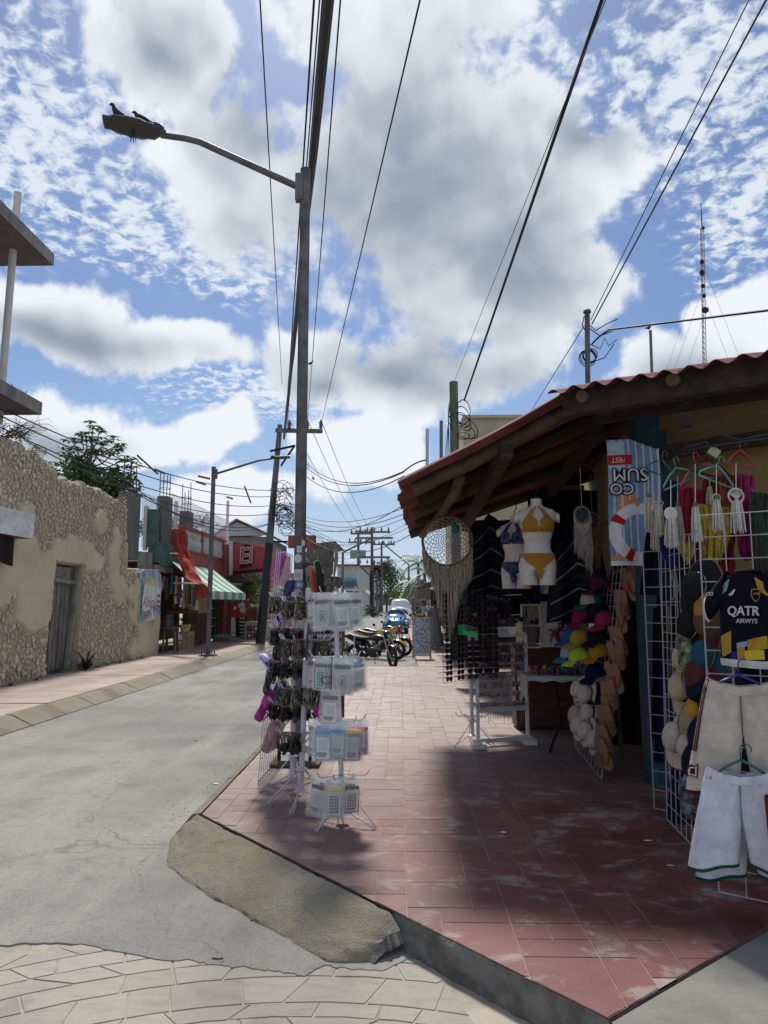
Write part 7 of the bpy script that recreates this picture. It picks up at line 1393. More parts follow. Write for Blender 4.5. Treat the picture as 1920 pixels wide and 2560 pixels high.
yarn(((1700, 1215), (1758, 1225), 1350, 1385, 1395), 5.3, (.30, .012, .045), 'crimson yarn hanging behind the white tassels', 1); yarn(((1650, 1338), (1705, 1340), 1380, 1410, 1395), 5.35, (.012, .02, .16), 'royal blue yarn hanging below the white disc', 2); yarn(((1745, 1260), (1822, 1270), 1350, 1424, 1365), 5.15, (.48, .34, .05), 'mustard yellow yarn hanging with pointed bottom', 3); yarn(((1800, 1185), (1838, 1190), 1350, 1372, 1360), 5.3, (.34, .06, .03), 'rust orange yarn hanging right of the mustard one', 4); yarn(((1845, 1185), (1885, 1190), 1375, 1388, 1380), 5.2, (.36, .02, .14), 'magenta yarn hanging near the ochre wall', 5); yarn(((1702, 1350), (1735, 1355), 1380, 1392, 1385), 5.25, (.50, .38, .06), 'short yellow yarn tuft below the crimson one', 6); yarn(((1768, 1365), (1830, 1368), 1470, 1500, 1470), 5.4, (.26, .012, .03), 'long red yarn hanging below the mustard one', 7)
yarn(((1655, 1200), (1705, 1205), 1330, 1350, 1340), 5.45, (.012, .02, .05), 'dark navy yarn hanging behind the left tassels', 8); yarn(((1760, 1195), (1800, 1200), 1300, 1320, 1310), 5.4, (.20, .03, .02), 'rust red yarn hanging behind the star pendant', 9); yarn(((1880, 1230), (1925, 1235), 1420, 1440, 1430), 5.0, (.03, .05, .03), 'dark green yarn hanging at the right picture edge', 10)
# plastic hangers on a black line
m_hg = {'mint': flat('hanger_mint', (.12, .42, .34), .4), 'pink': flat('hanger_pink', (.55, .05, .20), .4), 'black': m_clip, 'red': flat('hanger_red', (.42, .04, .05), .4), 'teal': flat('hanger_teal', (.02, .14, .14), .4), 'blue': flat('hanger_blue', (.02, .06, .28), .4)}
def hanger(c, w_, col, label, yaw=0., tilt=0.):
    c = Vector(c); t = thing('clothes_hanger', label, 'hanger', c); rm_ = rz(yaw)@Matrix.Rotation(tilt, 3, 'Y'); pts = [(0, 0, 0), (-w_*.25, 0, -.035), (-w_/2, 0, -.09), (-w_/2, 0, -.115), (w_/2, 0, -.115), (w_/2, 0, -.09), (w_*.25, 0, -.035), (0, 0, 0)]
    M().tube([c+rm_@Vector(p) for p in pts], .007, 6).build('frame', m_hg[col], t, smooth=True); M().tube([c+rm_@Vector(p) for p in [(0, 0, 0), (0, 0, .05)]+[(.025-.025*math.cos(a), 0, .05+.028*math.sin(a)) for a in np.linspace(.3, 3.6, 8)]], .0035, 5).build('hook', m_hg[col], t, smooth=True)
for px, py, Y, w_, cl_, lab, yw, ti in [(1690, 1170, 5.1, .36, 'mint', 'mint plastic hanger left in the tassel row', .5, -.35), (1740, 1160, 5.0, .40, 'pink', 'pink plastic hanger above the crimson yarn', .4, -.4), (1780, 1150, 5.05, .42, 'black', 'black plastic hanger in the middle of the tassel row', .5, .1), (1795, 1165, 4.9, .3, 'mint', 'mint hanger above the green star pendant', .4, .25), (1850, 1125, 4.9, .22, 'red', 'red hanger at right above the tree of life pendant', .3, 0), (1655, 1150, 5.2, .3, 'teal', 'dark teal hanger nearest the towel', .5, .2), (1846, 1686, 3.78, .30, 'blue', 'blue hanger holding the cream shorts', -.3, .0)]: hanger(W(px, py, Y), w_, cl_, lab, yw, ti)
for i, ps in enumerate([[(1680, 1145, 5.1), (1720, 1118, 5.0), (1770, 1105, 4.9), (1765, 1150, 4.9)], [(1770, 1100, 4.9), (1800, 1086, 4.8), (1850, 1100, 4.7), (1925, 1085, 4.5)], [(1700, 1130, 5.0), (1800, 1112, 4.8), (1925, 1095, 4.5)]]): tag(M().tube([W(*p) for p in ps], .009, 6).build('hanging_line', m_clip, smooth=True), 'black cable line carrying the hangers, %s' % ('left loop', 'upper run', 'lower run')[i], 'line')
tag(M().box(W(1785, 1130, 4.85), (.07, .02, .06), Matrix.Rotation(.6, 3, 'Y')).build('paper_tag', flat('beige_tag', (.42, .36, .27))), 'small beige paper tag tied to the hanger line', 'tag')
M().box(W(1712, 1050, 5.2), (.09, .09, .10)).build('junction_box', m_beam, shop)
rr = random.Random(9); mb = M()
for i in range(12): p = W(rr.uniform(1620, 1880), rr.uniform(1040, 1130), 5.2); mb.tube([p, p+Vector((rr.gauss(0, .12), 0, rr.gauss(0, .05))), p+Vector((rr.gauss(0, .2), 0, rr.gauss(0, .09)))], .002, 4)
struct(tag(mb.build('tangled_twine', m_clip), 'tangled dark twine under the corner roof', 'twine'), 'stuff')
# ---------------------------------------------------------------- grids with hats, caps and sandals
m_gw = flat('grid_wire', (.40, .40, .43), .4)
def grid_thing(a, b, h, label, nu, nv, lean=(0, 0, 0), r=.0032, m=m_gw): a, b = Vector(a), Vector(b); t = thing('wire_grid', label, 'grid panel', a); mesh_panel(M(), a, b-a, Vector((0, 0, h))+Vector(lean), nu, nv, r, 5).build('wires', m or m_rack, t); mb = M(); q = [a, b, b+Vector((0, 0, h))+Vector(lean), a+Vector((0, 0, h))+Vector(lean)]; mb.tube(q+[q[0]], r*1.6, 6); mb.build('frame', m or m_rack, t); return t
gA0, gA1 = G(1668, 2052), G(1776, 2165); grid_thing((gA0.x, gA0.y, .16), (gA1.x, gA1.y, .16), 2.0, 'white wire grid crowded with hats right of the blue post', 8, 18, (.05, 0, 0)); grid_thing((G(1640, 2028).x, 5.75, .16), (2.12, 5.6, .16), 1.95, 'narrow white wire ladder grid with chains beside blue post', 2, 14, (.0, 0, 0)); gB0 = G(1798, 2235); grid_thing((gB0.x, gB0.y, .16), (2.5, 3.62, .16), 2.05, 'near white wire grid carrying jerseys and shorts at right edge', 7, 16, (.02, .05, 0)); gC0, gC1 = G(1446, 1878), G(1504, 1950); grid_thing((gC0.x, gC0.y+.1, .16), (gC1.x, gC1.y, .16), 1.95, 'wire grid with sandals and straw hats at the dark doorway', 8, 18, (.28, .05, 0)); grid_thing((W(1530, 1880, 7.9).x, 8.0, .16), (gC0.x, gC0.y+.12, .16), 1.95, 'wire grid with baseball caps beside the souvenir table', 3, 16)
m_straw = mat('pale_straw', (.52, .42, .27), .9, .2, 60, bump=.6, bs=160); m_cream_h = mat('cream_felt', (.52, .47, .38), .95, .12, 40, bump=.3, bs=160)
def hat(c, axis, label, m, band=None, Rr=.15, crown=.085, hc=.11, seed=0, droop=.03, cat='hat', flatc=False, name='hat'):
    c = Vector(c); ax = Vector(axis).normalized(); rm_ = ax.to_track_quat('Z', 'Y').to_matrix(); t = thing(name, label, cat, c)
    pr = [(crown*1.0, 0), (crown*.98, hc*.5), (crown*.92, hc*.85), (crown*(.86 if flatc else .7), hc), (crown*(.7 if flatc else .35), hc*(1.0 if flatc else 1.1)), (.0001, hc*(.97 if flatc else 1.12))]; mb = M(); mb.lathe(pr, 20, c, rm_, sx=1.0, sy=1.2); mb.build('crown', m, t, smooth=True); mb = M()
    def br(u, v, o=0.): a = 6.283*u; q = crown*.98+(Rr-crown)*v; return c+rm_@Vector((q*math.cos(a), q*1.15*math.sin(a), o-droop*v*v*(1+.7*math.cos(2*a+seed))+.008*math.sin(3*a+seed)*v))
    mb.surf(br, 28, 4, wrapu=True); mb.surf(lambda u, v: br(u, v, -.004), 28, 4, wrapu=True, flip=True); mb.build('brim', m, t, smooth=True)
    mb = M(); mb.tube([br(i/28, 1.) for i in range(29)], .005, 5, caps=False); mb.build('brim_edge', m_bead, t, smooth=True); band = band or m_bead
    if band: mb = M(); mb.lathe([(crown*1.025, .004), (crown*1.02, hc*.3)], 20, c, rm_, sy=1.2); mb.build('band', band, t, smooth=True)
def cap(c, yaw, label, m, m2=None, tilt=0., sc=1.):
    c = Vector(c); t = thing('baseball_cap', label, 'cap', c); rm_ = rz(yaw)@Matrix.Rotation(tilt, 3, 'Y')
    def dome(u, v): a = 6.283*u; e = math.pi/2*v; return c+rm_@(Vector((.095*math.cos(a)*math.cos(e)**.8, .078*math.sin(a)*math.cos(e)**.8, .11*math.sin(e)))*sc)
    for k in range(6):
        mb = M(); mb.surf(lambda u, v: dome((k+u)/6+.0833, v*.98), 5, 8); mb.build('crown_panel', m2 if (m2 and k in (5, 0)) else m, t, smooth=True)
    mb = M(); vis = lambda u, v, o=0.: c+rm_@(Vector((.088*math.cos((u-.5)*2.2)+.085*v*math.cos((u-.5)*1.5), .078*math.sin((u-.5)*2.2)*(1+.12*v), -.004-.03*v*v-.02*abs(u-.5)*v+.004+o))*sc); mb.surf(vis, 14, 5); mb.surf(lambda u, v: vis(u, v, -.004), 14, 5, flip=True); mb.build('visor', m, t, smooth=True); M().ell(c+rm_@Vector((0, 0, .112*sc)), (.008, .008, .005), 8, 4).build('button', m, t)
L_ = (-.95, -.35, .12)
hcol = lambda n_, c: cloth('hat_'+n_, c)
HT = [(1712, 1720, 5.25, L_, 'tan straw hat with black band on the hat grid, upper', m_straw, m_clip, .14, .12), (1700, 1845, 5.05, L_, 'round cream felt hat on the hat grid, lower', m_cream_h, None, .15, .13), (1722, 1648, 5.4, (-.9, -.3, .5), 'small tan straw hat above the banded one', m_straw, None, .13, .12), (1738, 1800, 5.0, (-.8, -.6, .3), 'khaki bucket hat right of the cream hat', hcol('khaki', (.30, .27, .18)), m_clip, .13, .10), (1728, 1870, 4.95, (-.9, -.4, .2), 'cream cloth hat under the round cream felt hat', m_cream_h, None, .12, .1), (1795, 1548, 4.9, (-.5, -.7, .45), 'big brown felt hat beside the jersey', hcol('brown', (.10, .065, .045)), m_bead, .21, .15), (1726, 1606, 5.2, (-.6, -.7, .2), 'floral print bucket hat above the green one', cloth('floral', (.32, .10, .12), var=.9, sc=18, c2=(.5, .42, .38)), None, .13, .1), (1732, 1640, 5.05, (-.5, -.8, .1), 'green leaf print bucket hat', cloth('leaf_print', (.08, .20, .06), var=.9, sc=18, c2=(.35, .5, .25)), None, .14, .1), (1768, 1640, 4.95, (-.4, -.8, .1), 'teal bucket hat right of the green print one', hcol('teal', (.02, .08, .13)), None, .14, .1), (1800, 1650, 4.9, (-.4, -.8, -.1), 'white hat with black ribbon under the jersey', m_cream_h, m_clip, .12, .1), (1770, 1520, 5.0, (-.6, -.6, .3), 'orange tan visor hat left of the jersey sleeve', hcol('orange', (.42, .20, .05)), m_clip, .13, .08), (1760, 1720, 4.95, (-.7, -.6, .2), 'navy hat behind the cream shorts', hcol('navy', (.008, .010, .030)), None, .15, .11), (1748, 1905, 4.85, (-.8, -.5, .1), 'dark navy hat low on the hat grid', hcol('navy', (.008, .010, .030)), None, .15, .11), (1772, 1960, 4.75, (-.8, -.5, 0), 'brown rust hat low on the hat grid', hcol('rust', (.14, .06, .03)), None, .14, .1), (1735, 1975, 4.8, (-.8, -.5, .1), 'blue floral bucket hat low on the grid', cloth('blue_floral', (.04, .10, .20), var=.9, sc=18, c2=(.3, .35, .42)), None, .13, .1), (1795, 2000, 4.65, (-.7, -.6, 0), 'khaki cap at the bottom of the hat grid', hcol('khaki2', (.22, .17, .10)), None, .13, .1), (1745, 1770, 4.95, (-.7, -.6, 0), 'yellow peaked hat behind the cream shorts', hcol('yellow', (.55, .30, .03)), None, .10, .08), (1790, 1600, 4.95, (-.5, -.7, 0), 'dark wine hat behind the jersey hem', hcol('wine', (.10, .025, .03)), None, .14, .1), (1752, 1690, 5.05, (-.7, -.5, 0), 'dark maroon hat above the cream shorts', hcol('wine', (.10, .025, .03)), None, .14, .1), (1735, 1560, 5.3, (-.7, -.5, .1), 'black leather hat with studs high on the grid', hcol('black', (.015, .015, .017)), m_ks, .15, .11), (1745, 1470, 5.35, (-.7, -.5, .1), 'black brimmed hat highest on the hat grid', hcol('black', (.015, .015, .017)), m_ks, .15, .11), (1765, 1840, 4.8, (-.7, -.6, 0), 'deep blue hat left of the cream shorts leg', hcol('navy2', (.01, .012, .045)), None, .16, .11)]
for i, (px, py, Y, ax, lab, m, band, R0, hc_) in enumerate(HT): Y = max(4.3, 1.446/((px-1000)/1800-.09)-.10); ax = (-.84, -.38+.3*((i*7) % 5)/5, .22); hat(W(px, py, Y), ax, lab, m, band, R0*1.12, R0*.52, hc_*.72, i)
for i, (px, py, Y, lab) in enumerate([(1452, 1725, 7.1, 'pale straw hat uppermost beside the table end'), (1470, 1738, 7.0, 'second pale straw hat overlapping the uppermost'), (1446, 1790, 7.0, 'pinkish straw hat below the table level'), (1475, 1785, 6.95, 'pale hat with ribbon in the straw hat column'), (1470, 1830, 6.85, 'white round hat in the straw hat column'), (1490, 1850, 6.8, 'white pointed hat lowest in the straw hat column'), (1452, 1815, 6.95, 'beige hat tucked behind the white round hat')]): hat(W(px, py, Y), (-.85, -.35, .3), lab, m_cream_h if i != 2 else hcol('pinkish', (.45, .33, .26)), m_clip if i == 3 else None, .125, .072, .085, i, .0)
CP = [(1478, 1508, 7.3, 'green', 'green baseball cap with white front panel', (.02, .16, .12), (.48, .46, .42)), (1455, 1552, 7.3, 'crimson', 'crimson baseball cap below the green one', (.28, .015, .07), None), (1440, 1545, 7.5, 'navy', 'navy baseball cap behind the crimson one', (.012, .015, .05), None), (1452, 1604, 7.25, 'mustard', 'mustard baseball cap under the crimson one', (.42, .27, .04), None), (1430, 1598, 7.5, 'blue', 'blue baseball cap behind the mustard one', (.03, .12, .30), None), (1450, 1648, 7.2, 'lime', 'lime green baseball cap, lowest of the caps', (.42, .62, .05), None), (1428, 1640, 7.4, 'skyblue', 'blue cap with pale panel behind the lime one', (.06, .18, .36), (.35, .42, .50)), (1480, 1450, 7.3, 'dark', 'dark cap above the green one', (.03, .03, .04), None), (1500, 1470, 7.2, 'plum', 'plum cap above right of the green one', (.10, .02, .06), None), (1420, 1520, 7.7, 'redback', 'red cap behind the green one', (.30, .02, .03), None), (1500, 1540, 7.2, 'black', 'black cap right of the crimson one', (.015, .015, .018), None), (1495, 1600, 7.1, 'black', 'black cap right of the mustard one', (.015, .015, .018), None), (1500, 1640, 7.1, 'orangecap', 'orange visor cap right of the lime one', (.48, .22, .03), None), (1515, 1560, 7.05, 'pinkcap', 'pink red cap right of the black one', (.32, .03, .09), None), (1490, 1690, 7.1, 'deepblue', 'deep blue cap below the lime one', (.008, .010, .05), None), (1510, 1740, 7.0, 'deepblue', 'deep blue cap beside the straw hats', (.008, .010, .05), None)]
for px, py, Y, nm, lab, c, c2 in CP: cap(W(px, py, Y), math.pi+.25+(px % 7-3)*.06, lab, hcol('cap_'+nm, c), hcol('cap2_'+nm, c2) if c2 else None, .12, 1.15)
# leather sandals hung down the grid edge
random.seed(41)
SD = [(1578, 1405, 6.75), (1590, 1420, 6.7), (1566, 1455, 6.75), (1583, 1465, 6.7), (1550, 1510, 6.75), (1562, 1512, 6.7), (1555, 1545, 6.7), (1540, 1600, 6.75), (1553, 1605, 6.7), (1535, 1640, 6.7), (1550, 1635, 6.65), (1530, 1690, 6.7), (1545, 1695, 6.65), (1515, 1740, 6.7), (1530, 1735, 6.65), (1520, 1775, 6.65), (1508, 1800, 6.65), (1523, 1800, 6.6), (1502, 1850, 6.6), (1516, 1850, 6.55), (1500, 1880, 6.55), (1513, 1885, 6.5)]
for i, (px, py, Y) in enumerate(SD):
    red = i in (0, 2, 11); src = fb_ if i % 3 else fv; dup(src, W(px, py, Y), (R(95)+rnd(-.15, .15), R(80)+rnd(-.12, .12), R(-25)+rnd(-.25, .25)), 1.12, '%s leather sandal on the doorway grid, %s from the top' % ('crimson strapped' if red else 'tan', ORD[i] if i < 20 else ('second lowest', 'lowest')[i-20]), 'leather sandals on the grid', {'flip_brown': m_sole['crimson'] if red else (m_sole['brown'] if i % 2 else m_sole['tan'])})
kill(fv); kill(fb_)
# ---------------------------------------------------------------- jersey and shorts
m_jer = cloth('navy_black_jersey', (.005, .006, .014), bump=.8, bs=12.); m_jy = cloth('jersey_yellow', (.46, .27, .04)); m_jyb = cloth('jersey_bright_yellow', (.62, .50, .05)); m_jlb = cloth('jersey_light_blue', (.22, .36, .48)); m_jw = cloth('jersey_white', (.60, .60, .62)); m_jb = cloth('jersey_royal', (.02, .03, .20))
def local_frame(c, yaw): c = Vector(c); rm_ = rz(yaw); return lambda x, y, z: c+rm_@Vector((x, y, z))
def jersey(c, yaw, sc, label):
    T = local_frame(c, yaw); t = thing('football_jersey', label, 'jersey', c)
    def body(th, v, o=0.): w_ = (.155+.06*min(1, v*5))*(1+.02*v); return T(w_*math.cos(th)*sc, ((.05+.02*v)*math.sin(th)-.008*math.sin(9*math.cos(th)+5*v)*v-o)*sc, (-.02-.58*v-.03*(abs(math.cos(th))**2)*(1-v))*sc)
    mb = M(); mb.surf(lambda u, v: body(6.283*u, v), 40, 20, wrapu=True); mb.build('body', m_jer, t, smooth=True)
    for sgn in (-1, 1):
        def slv(u, v, sgn=sgn): a = 6.283*u; return T(sgn*(.15+.16*v)*sc, .055*math.cos(a)*(1-.1*v)*sc, (-.09-.17*v+.088*math.sin(a)*(1+.02*v)*(1))*sc)
        mb = M(); mb.surf(slv, 20, 6, wrapu=True); mb.build('sleeve', m_jer, t, smooth=True); mb = M(); mb.surf(lambda u, v: slv(u, .93+.09*v)+(slv(u, 1)-T(sgn*.31*sc, 0, -.26*sc))*.02, 20, 2, wrapu=True); mb.build('cuff', m_jw, t, smooth=True)
    mb = M(); mb.torus(T(0, 0, -.012*sc), .075*sc, .012*sc, rz(yaw), 20, 6, sy=.6); mb.build('collar', m_jer, t, smooth=True)
    def fp(x0, x1, v0, v1, m, nm, sk=0., o=.006):
        def f(u, v): x = x0+(x1-x0)*u; vv = v0+(v1-v0)*v+sk*u; w_ = .215*(1+.02*vv); th = -math.acos(max(-.99, min(.99, x/w_))); return body(th, vv, o)
        mb = M(); mb.surf(f, 6, 6); mb.build(nm, m, t, smooth=True)
    fp(-.195, -.12, .10, .24, m_jlb, 'shoulder_patch', -.05); fp(.11, .18, .04, .20, m_jy, 'shoulder_patch', .06); fp(-.19, -.10, .72, .97, m_jy, 'hem_patch', -.06); fp(-.10, -.05, .9, 1., m_jb, 'hem_patch'); fp(-.05, .0, .80, .99, m_jy, 'hem_patch'); fp(-.05, .02, .80, .86, m_jlb, 'hem_patch', -.03, .008); fp(.02, .15, .76, .9, m_jy, 'hem_patch', -.06); fp(.0, .13, .88, .985, m_jyb, 'hem_label', -.02, .009)
    def fl(x, v, o=.02): w_ = .215; return body(-math.acos(x/w_), v, o)
    X_ = (T(1, 0, 0)-T(0, 0, 0)); 
    text('QATR', .085*sc, m_jw, t, fr(fl(.01, .44), X_, (0, 0, 1)), shear=.1, bold=.001); text('AIRWYS', .042*sc, m_jw, t, fr(fl(.03, .55), X_, (0, 0, 1)), shear=.1); text('CIO', .035*sc, m_jw, t, fr(T(-.235*sc, -.075*sc, -.16*sc), X_+Vector((0, -.3, 0)), (0, 0, 1)))
    for k in range(3): p = fl(-.085+.014*k, .245-.012*k); M().box(p, (.009*sc, .004, (.016+.012*k)*sc), Matrix.Rotation(.5, 3, 'Y')).build('stripe_mark', m_jw, t)
    p = fl(.10, .25); sh = [(-.03, .035), (0, .042), (.03, .035), (.032, 0), (.02, -.03), (0, -.045), (-.02, -.03), (-.032, 0)]; M().prism([p+X_*x*sc+Vector((0, 0, z*sc)) for x, z in sh], (0, 0, 0), (0, .003, 0)).build('crest_rim', m_jy, t); M().prism([p+X_*x*.85*sc+Vector((0, -.002, z*.85*sc)) for x, z in sh], (0, 0, 0), (0, .003, 0)).build('crest', m_jer, t); text('CABJ', .02*sc, m_jy, t, fr(p+Vector((0, -.006, .006)), X_, (0, 0, 1)))
    for o_, s_ in ((0, 1.0), (.03, 1.06)):
        mb = M(); mb.surf(lambda u, v: body(-math.pi*(.08+.84*u), .985+.055*v+o_, .012-.02*o_*10), 20, 3); mb.build('white_hem', m_jw, t, smooth=True)
    return t
jersey(W(1866, 1424, 3.80), -1.05, .78, 'black football jersey with yellow patches and white sleeve cuffs, QATR lettering'); 
def shorts(c, yaw, sc, label, m, stripe_m, trim_m, badge, stripe_side=-1, L=.56):
    T = local_frame(c, yaw); t = thing('football_shorts', label, 'shorts', c)
    def leg(sgn, th, v, o=0.):
        out = .185+.15*v**.8; inn = 0. if v < .48 else .035*(v-.48)/.52; hw_ = (out-inn)/2; cxx = inn+hw_; fold = .020*math.sin(30*hw_*math.cos(th)+4*v+sgn)*(.25+.8*v)+.012*math.sin(85*hw_*math.cos(th))*max(0, 1-v*2.6)+.010*math.sin(9*v+14*hw_*math.cos(th))
        return T(sgn*(cxx+(hw_+o)*math.cos(th)*(1 if sgn > 0 else 1))*sc, ((.045+.035*v)*math.sin(th)+fold-(o if math.sin(th) < 0 else -o))*sc, (-L*v-.03*math.cos(th)*v-.035*(1-v)**3*(math.cos(th)*-1+.0))*sc)
    for sgn in (-1, 1):
        mb = M(); mb.surf(lambda u, v: leg(sgn, 6.283*u, v), 40, 26, wrapu=True); mb.build('leg', m, t, smooth=True); mb = M(); mb.surf(lambda u, v: leg(sgn, 6.283*u, .97+.035*v, .004), 40, 2, wrapu=True); mb.build('hem_trim', trim_m, t, smooth=True)
    mb = M(); mb.surf(lambda u, v: T(.19*math.cos(6.283*u)*sc, .052*math.sin(6.283*u)*sc-.004*math.sin(u*120), (.02-.05*v-.03*(1-abs(math.cos(6.283*u))))*sc), 60, 3, wrapu=True); mb.build('waistband', m, t, smooth=True)
    for k in range(3):
        def sp(u, v): th = -(.28+.16*k)-.10*u; return leg(stripe_side, th, .0+.62*v, .006)
        mb = M(); mb.surf(sp, 2, 20); mb.build('side_stripe', stripe_m, t, smooth=True)
    if badge:
        p = leg(-1, -.75, .80, .022); X_ = T(1, 0, 0)-T(0, 0, 0); sh = [(-.032, -.03), (-.034, .01), (-.02, .036), (0, .042), (.02, .036), (.034, .05), (.03, 0), (.028, -.036), (0, -.026)]
        M().prism([p+X_*x*sc+Vector((0, 0, z*sc)) for x, z in sh], (0, 0, 0), (0, .004, 0)).build('badge', stripe_m, t); M().prism([p+X_*x*.72*sc+Vector((0, -.003, z*.72*sc)) for x, z in sh], (0, 0, 0), (0, .004, 0)).build('badge_field', m_jw, t); M().prism([p+X_*x*.42*sc+Vector((0, -.006, z*.5*sc+.002)) for x, z in sh], (0, 0, 0), (0, .004, 0)).build('badge_emblem', stripe_m, t)
    return t
m_crs = cloth('cream_shorts', (.56, .51, .43), bump=1., bs=10.); m_whs = cloth('white_shorts', (.66, .67, .76), bump=1., bs=9.); m_mrn = cloth('maroon_trim', (.08, .008, .015)); m_rdt = cloth('red_trim', (.40, .02, .02)); m_grt = cloth('green_trim', (.01, .09, .045))
shorts(W(1850, 1712, 3.75), -.4, .84, 'cream football shorts with three maroon side stripes', m_crs, m_mrn, m_mrn, True, -1, .62); shorts(W(1848, 1935, 3.66), -.35, .76, 'white football shorts with red stripes and green hems below the cream pair', m_whs, m_rdt, m_grt, False, 1, .58); shorts(W(1866, 1962, 3.80), -.35, .78, 'second white football shorts layered behind the front white pair', m_whs, m_rdt, m_grt, False, 1, .58)
hanger(W(1852, 1900, 3.66), .28, 'teal', 'teal hanger holding the white shorts', -.2, 0)
mb = M(); c = W(1950, 2060, 3.5); mb.surf(lambda u, v: c+Vector((.06*math.cos(6.283*u)*(1-.2*v), .05*math.sin(6.283*u), .12-.30*v)), 16, 6, wrapu=True); tag(mb.build('red_garment', cloth('deep_red_garment', (.22, .02, .015)), smooth=True), 'deep red garment at the right picture edge beside white shorts', 'garment')
# chains and necklaces on the ladder grid
for i, (px, y0_, y1_, m) in enumerate([(1678, 1420, 1500, m_mac), (1688, 1430, 1490, m_mac), (1668, 1500, 1585, m_ks), (1672, 1510, 1590, m_ks), (1676, 1600, 1700, m_kb), (1682, 1610, 1690, m_ks), (1690, 1540, 1620, m_kd), (1698, 1560, 1640, m_kd)]):
    a, b = W(px, y0_, 5.6), W(px, y1_, 5.6); mb = M(); 
    mb.tube([a+Vector((.012*math.sin(q*math.pi*2), -.01*math.sin(q*9), -(a.z-b.z)*math.sin(q*math.pi))) for q in np.linspace(0, 1, 17)], .005, 5); tag(mb.build('necklace', m, smooth=True), 'hanging %s necklace on the ladder grid, %s' % ('cord' if i < 2 else 'chain', ORD[i]), 'necklace')
# dark garments filling the shop front behind the racks
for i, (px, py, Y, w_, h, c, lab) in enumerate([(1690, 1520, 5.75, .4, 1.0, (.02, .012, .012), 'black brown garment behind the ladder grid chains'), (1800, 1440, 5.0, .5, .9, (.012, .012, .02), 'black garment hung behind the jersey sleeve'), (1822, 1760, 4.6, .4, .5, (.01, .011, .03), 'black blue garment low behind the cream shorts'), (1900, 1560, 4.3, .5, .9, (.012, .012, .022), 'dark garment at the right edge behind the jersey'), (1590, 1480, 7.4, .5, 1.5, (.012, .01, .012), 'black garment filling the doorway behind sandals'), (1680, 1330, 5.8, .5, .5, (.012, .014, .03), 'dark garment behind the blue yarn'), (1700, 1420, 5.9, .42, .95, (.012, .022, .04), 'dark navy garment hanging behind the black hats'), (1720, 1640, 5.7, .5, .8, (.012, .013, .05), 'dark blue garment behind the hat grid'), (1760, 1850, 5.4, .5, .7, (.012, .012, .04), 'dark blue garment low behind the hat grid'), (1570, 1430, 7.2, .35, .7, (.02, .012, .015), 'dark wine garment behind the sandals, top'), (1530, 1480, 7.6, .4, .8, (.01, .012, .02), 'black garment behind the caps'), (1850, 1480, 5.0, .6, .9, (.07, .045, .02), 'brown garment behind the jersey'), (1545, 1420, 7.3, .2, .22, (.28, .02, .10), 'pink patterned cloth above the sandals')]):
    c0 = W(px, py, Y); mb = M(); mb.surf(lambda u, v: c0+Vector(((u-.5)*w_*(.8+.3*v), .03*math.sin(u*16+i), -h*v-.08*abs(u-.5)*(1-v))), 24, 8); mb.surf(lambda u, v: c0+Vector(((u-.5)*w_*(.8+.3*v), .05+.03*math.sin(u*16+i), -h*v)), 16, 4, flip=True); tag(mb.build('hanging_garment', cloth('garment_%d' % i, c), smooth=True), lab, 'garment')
# ---------------------------------------------------------------- souvenir table, skulls, geckos, necklace stand
tz = W(1400, 1690, 8.0).z; xa, xb = W(1318, 1690, 8.0).x, 2.45; stb = thing('souvenir_table', 'folding table with white cloth covered in small souvenirs', 'table', (1.8, 8.2, .15)); M().b2((xa, 7.9, tz-.03), (xb, 8.6, tz)).build('top', m_bw, stb); m_tc = cloth('white_table_cloth', (.55, .55, .52))
def tcl(u, v): x = xa-.02+(xb-xa)*u; d = max(0, v-.5)*2; return Vector((x, 8.62-.74*min(1, v*2), tz+.008-(.055+.01*math.sin(x*30))*d-(.0)))
mb = M(); mb.surf(tcl, 30, 8); mb.surf(lambda u, v: Vector((xa-.022-.012*math.sin(u*14)*v, 7.88+.7*u*(1-.35*v)+.1*v*0, tz+.008-(.26+.05*math.sin(u*8))*v)), 14, 5); mb.build('cloth', m_tc, stb, smooth=True)
for x in (xa+.35, xb-.1): M().tube([(x, 8.3, tz-.03), (x+.02, 8.1, .45), (x-.16, 7.85, .16)], .016, 6).build('leg', m_dk, stb)
m_sk = [flat('skull_'+str(i), c, .4, var=.6, sc=40) for i, c in enumerate([(.5, .48, .42), (.05, .06, .10), (.30, .03, .04), (.05, .12, .25), (.22, .10, .06), (.42, .36, .26)])]
def skull(mi_): 
    t = thing('painted_skull', 's', 'skull'); mb = M(); mb.ell((0, 0, .036), (.028, .034, .030), 12, 8); mb.build('cranium', m_sk[mi_], t, True, local=True); M().box((0, -.018, .012), (.028, .026, .022), ch=.005).build('jaw', m_sk[mi_], t, local=True)
    for s_ in (-1, 1): M().ell((s_*.011, -.031, .032), (.008, .005, .008), 8, 5).build('eye_socket', m_dk, t, local=True)
    return t
sks = [skull(i) for i in range(6)]; random.seed(77); k_ = 0
for r_ in range(4):
    for i in range(11):
        x = xa+.05+(xb-xa-.12)*(i+.5)/11+rnd(-.02, .02); y = 7.96+.15*r_; dup(sks[random.randrange(6)], (x, y, tz+.009), (0, 0, rnd(-.5, .5)), rnd(.8, 1.25), 'small painted skull on the table, %s row from the front, %s from left' % (ORD[r_], ORD[i]), 'painted skulls on the table')
for s_ in sks: kill(s_)
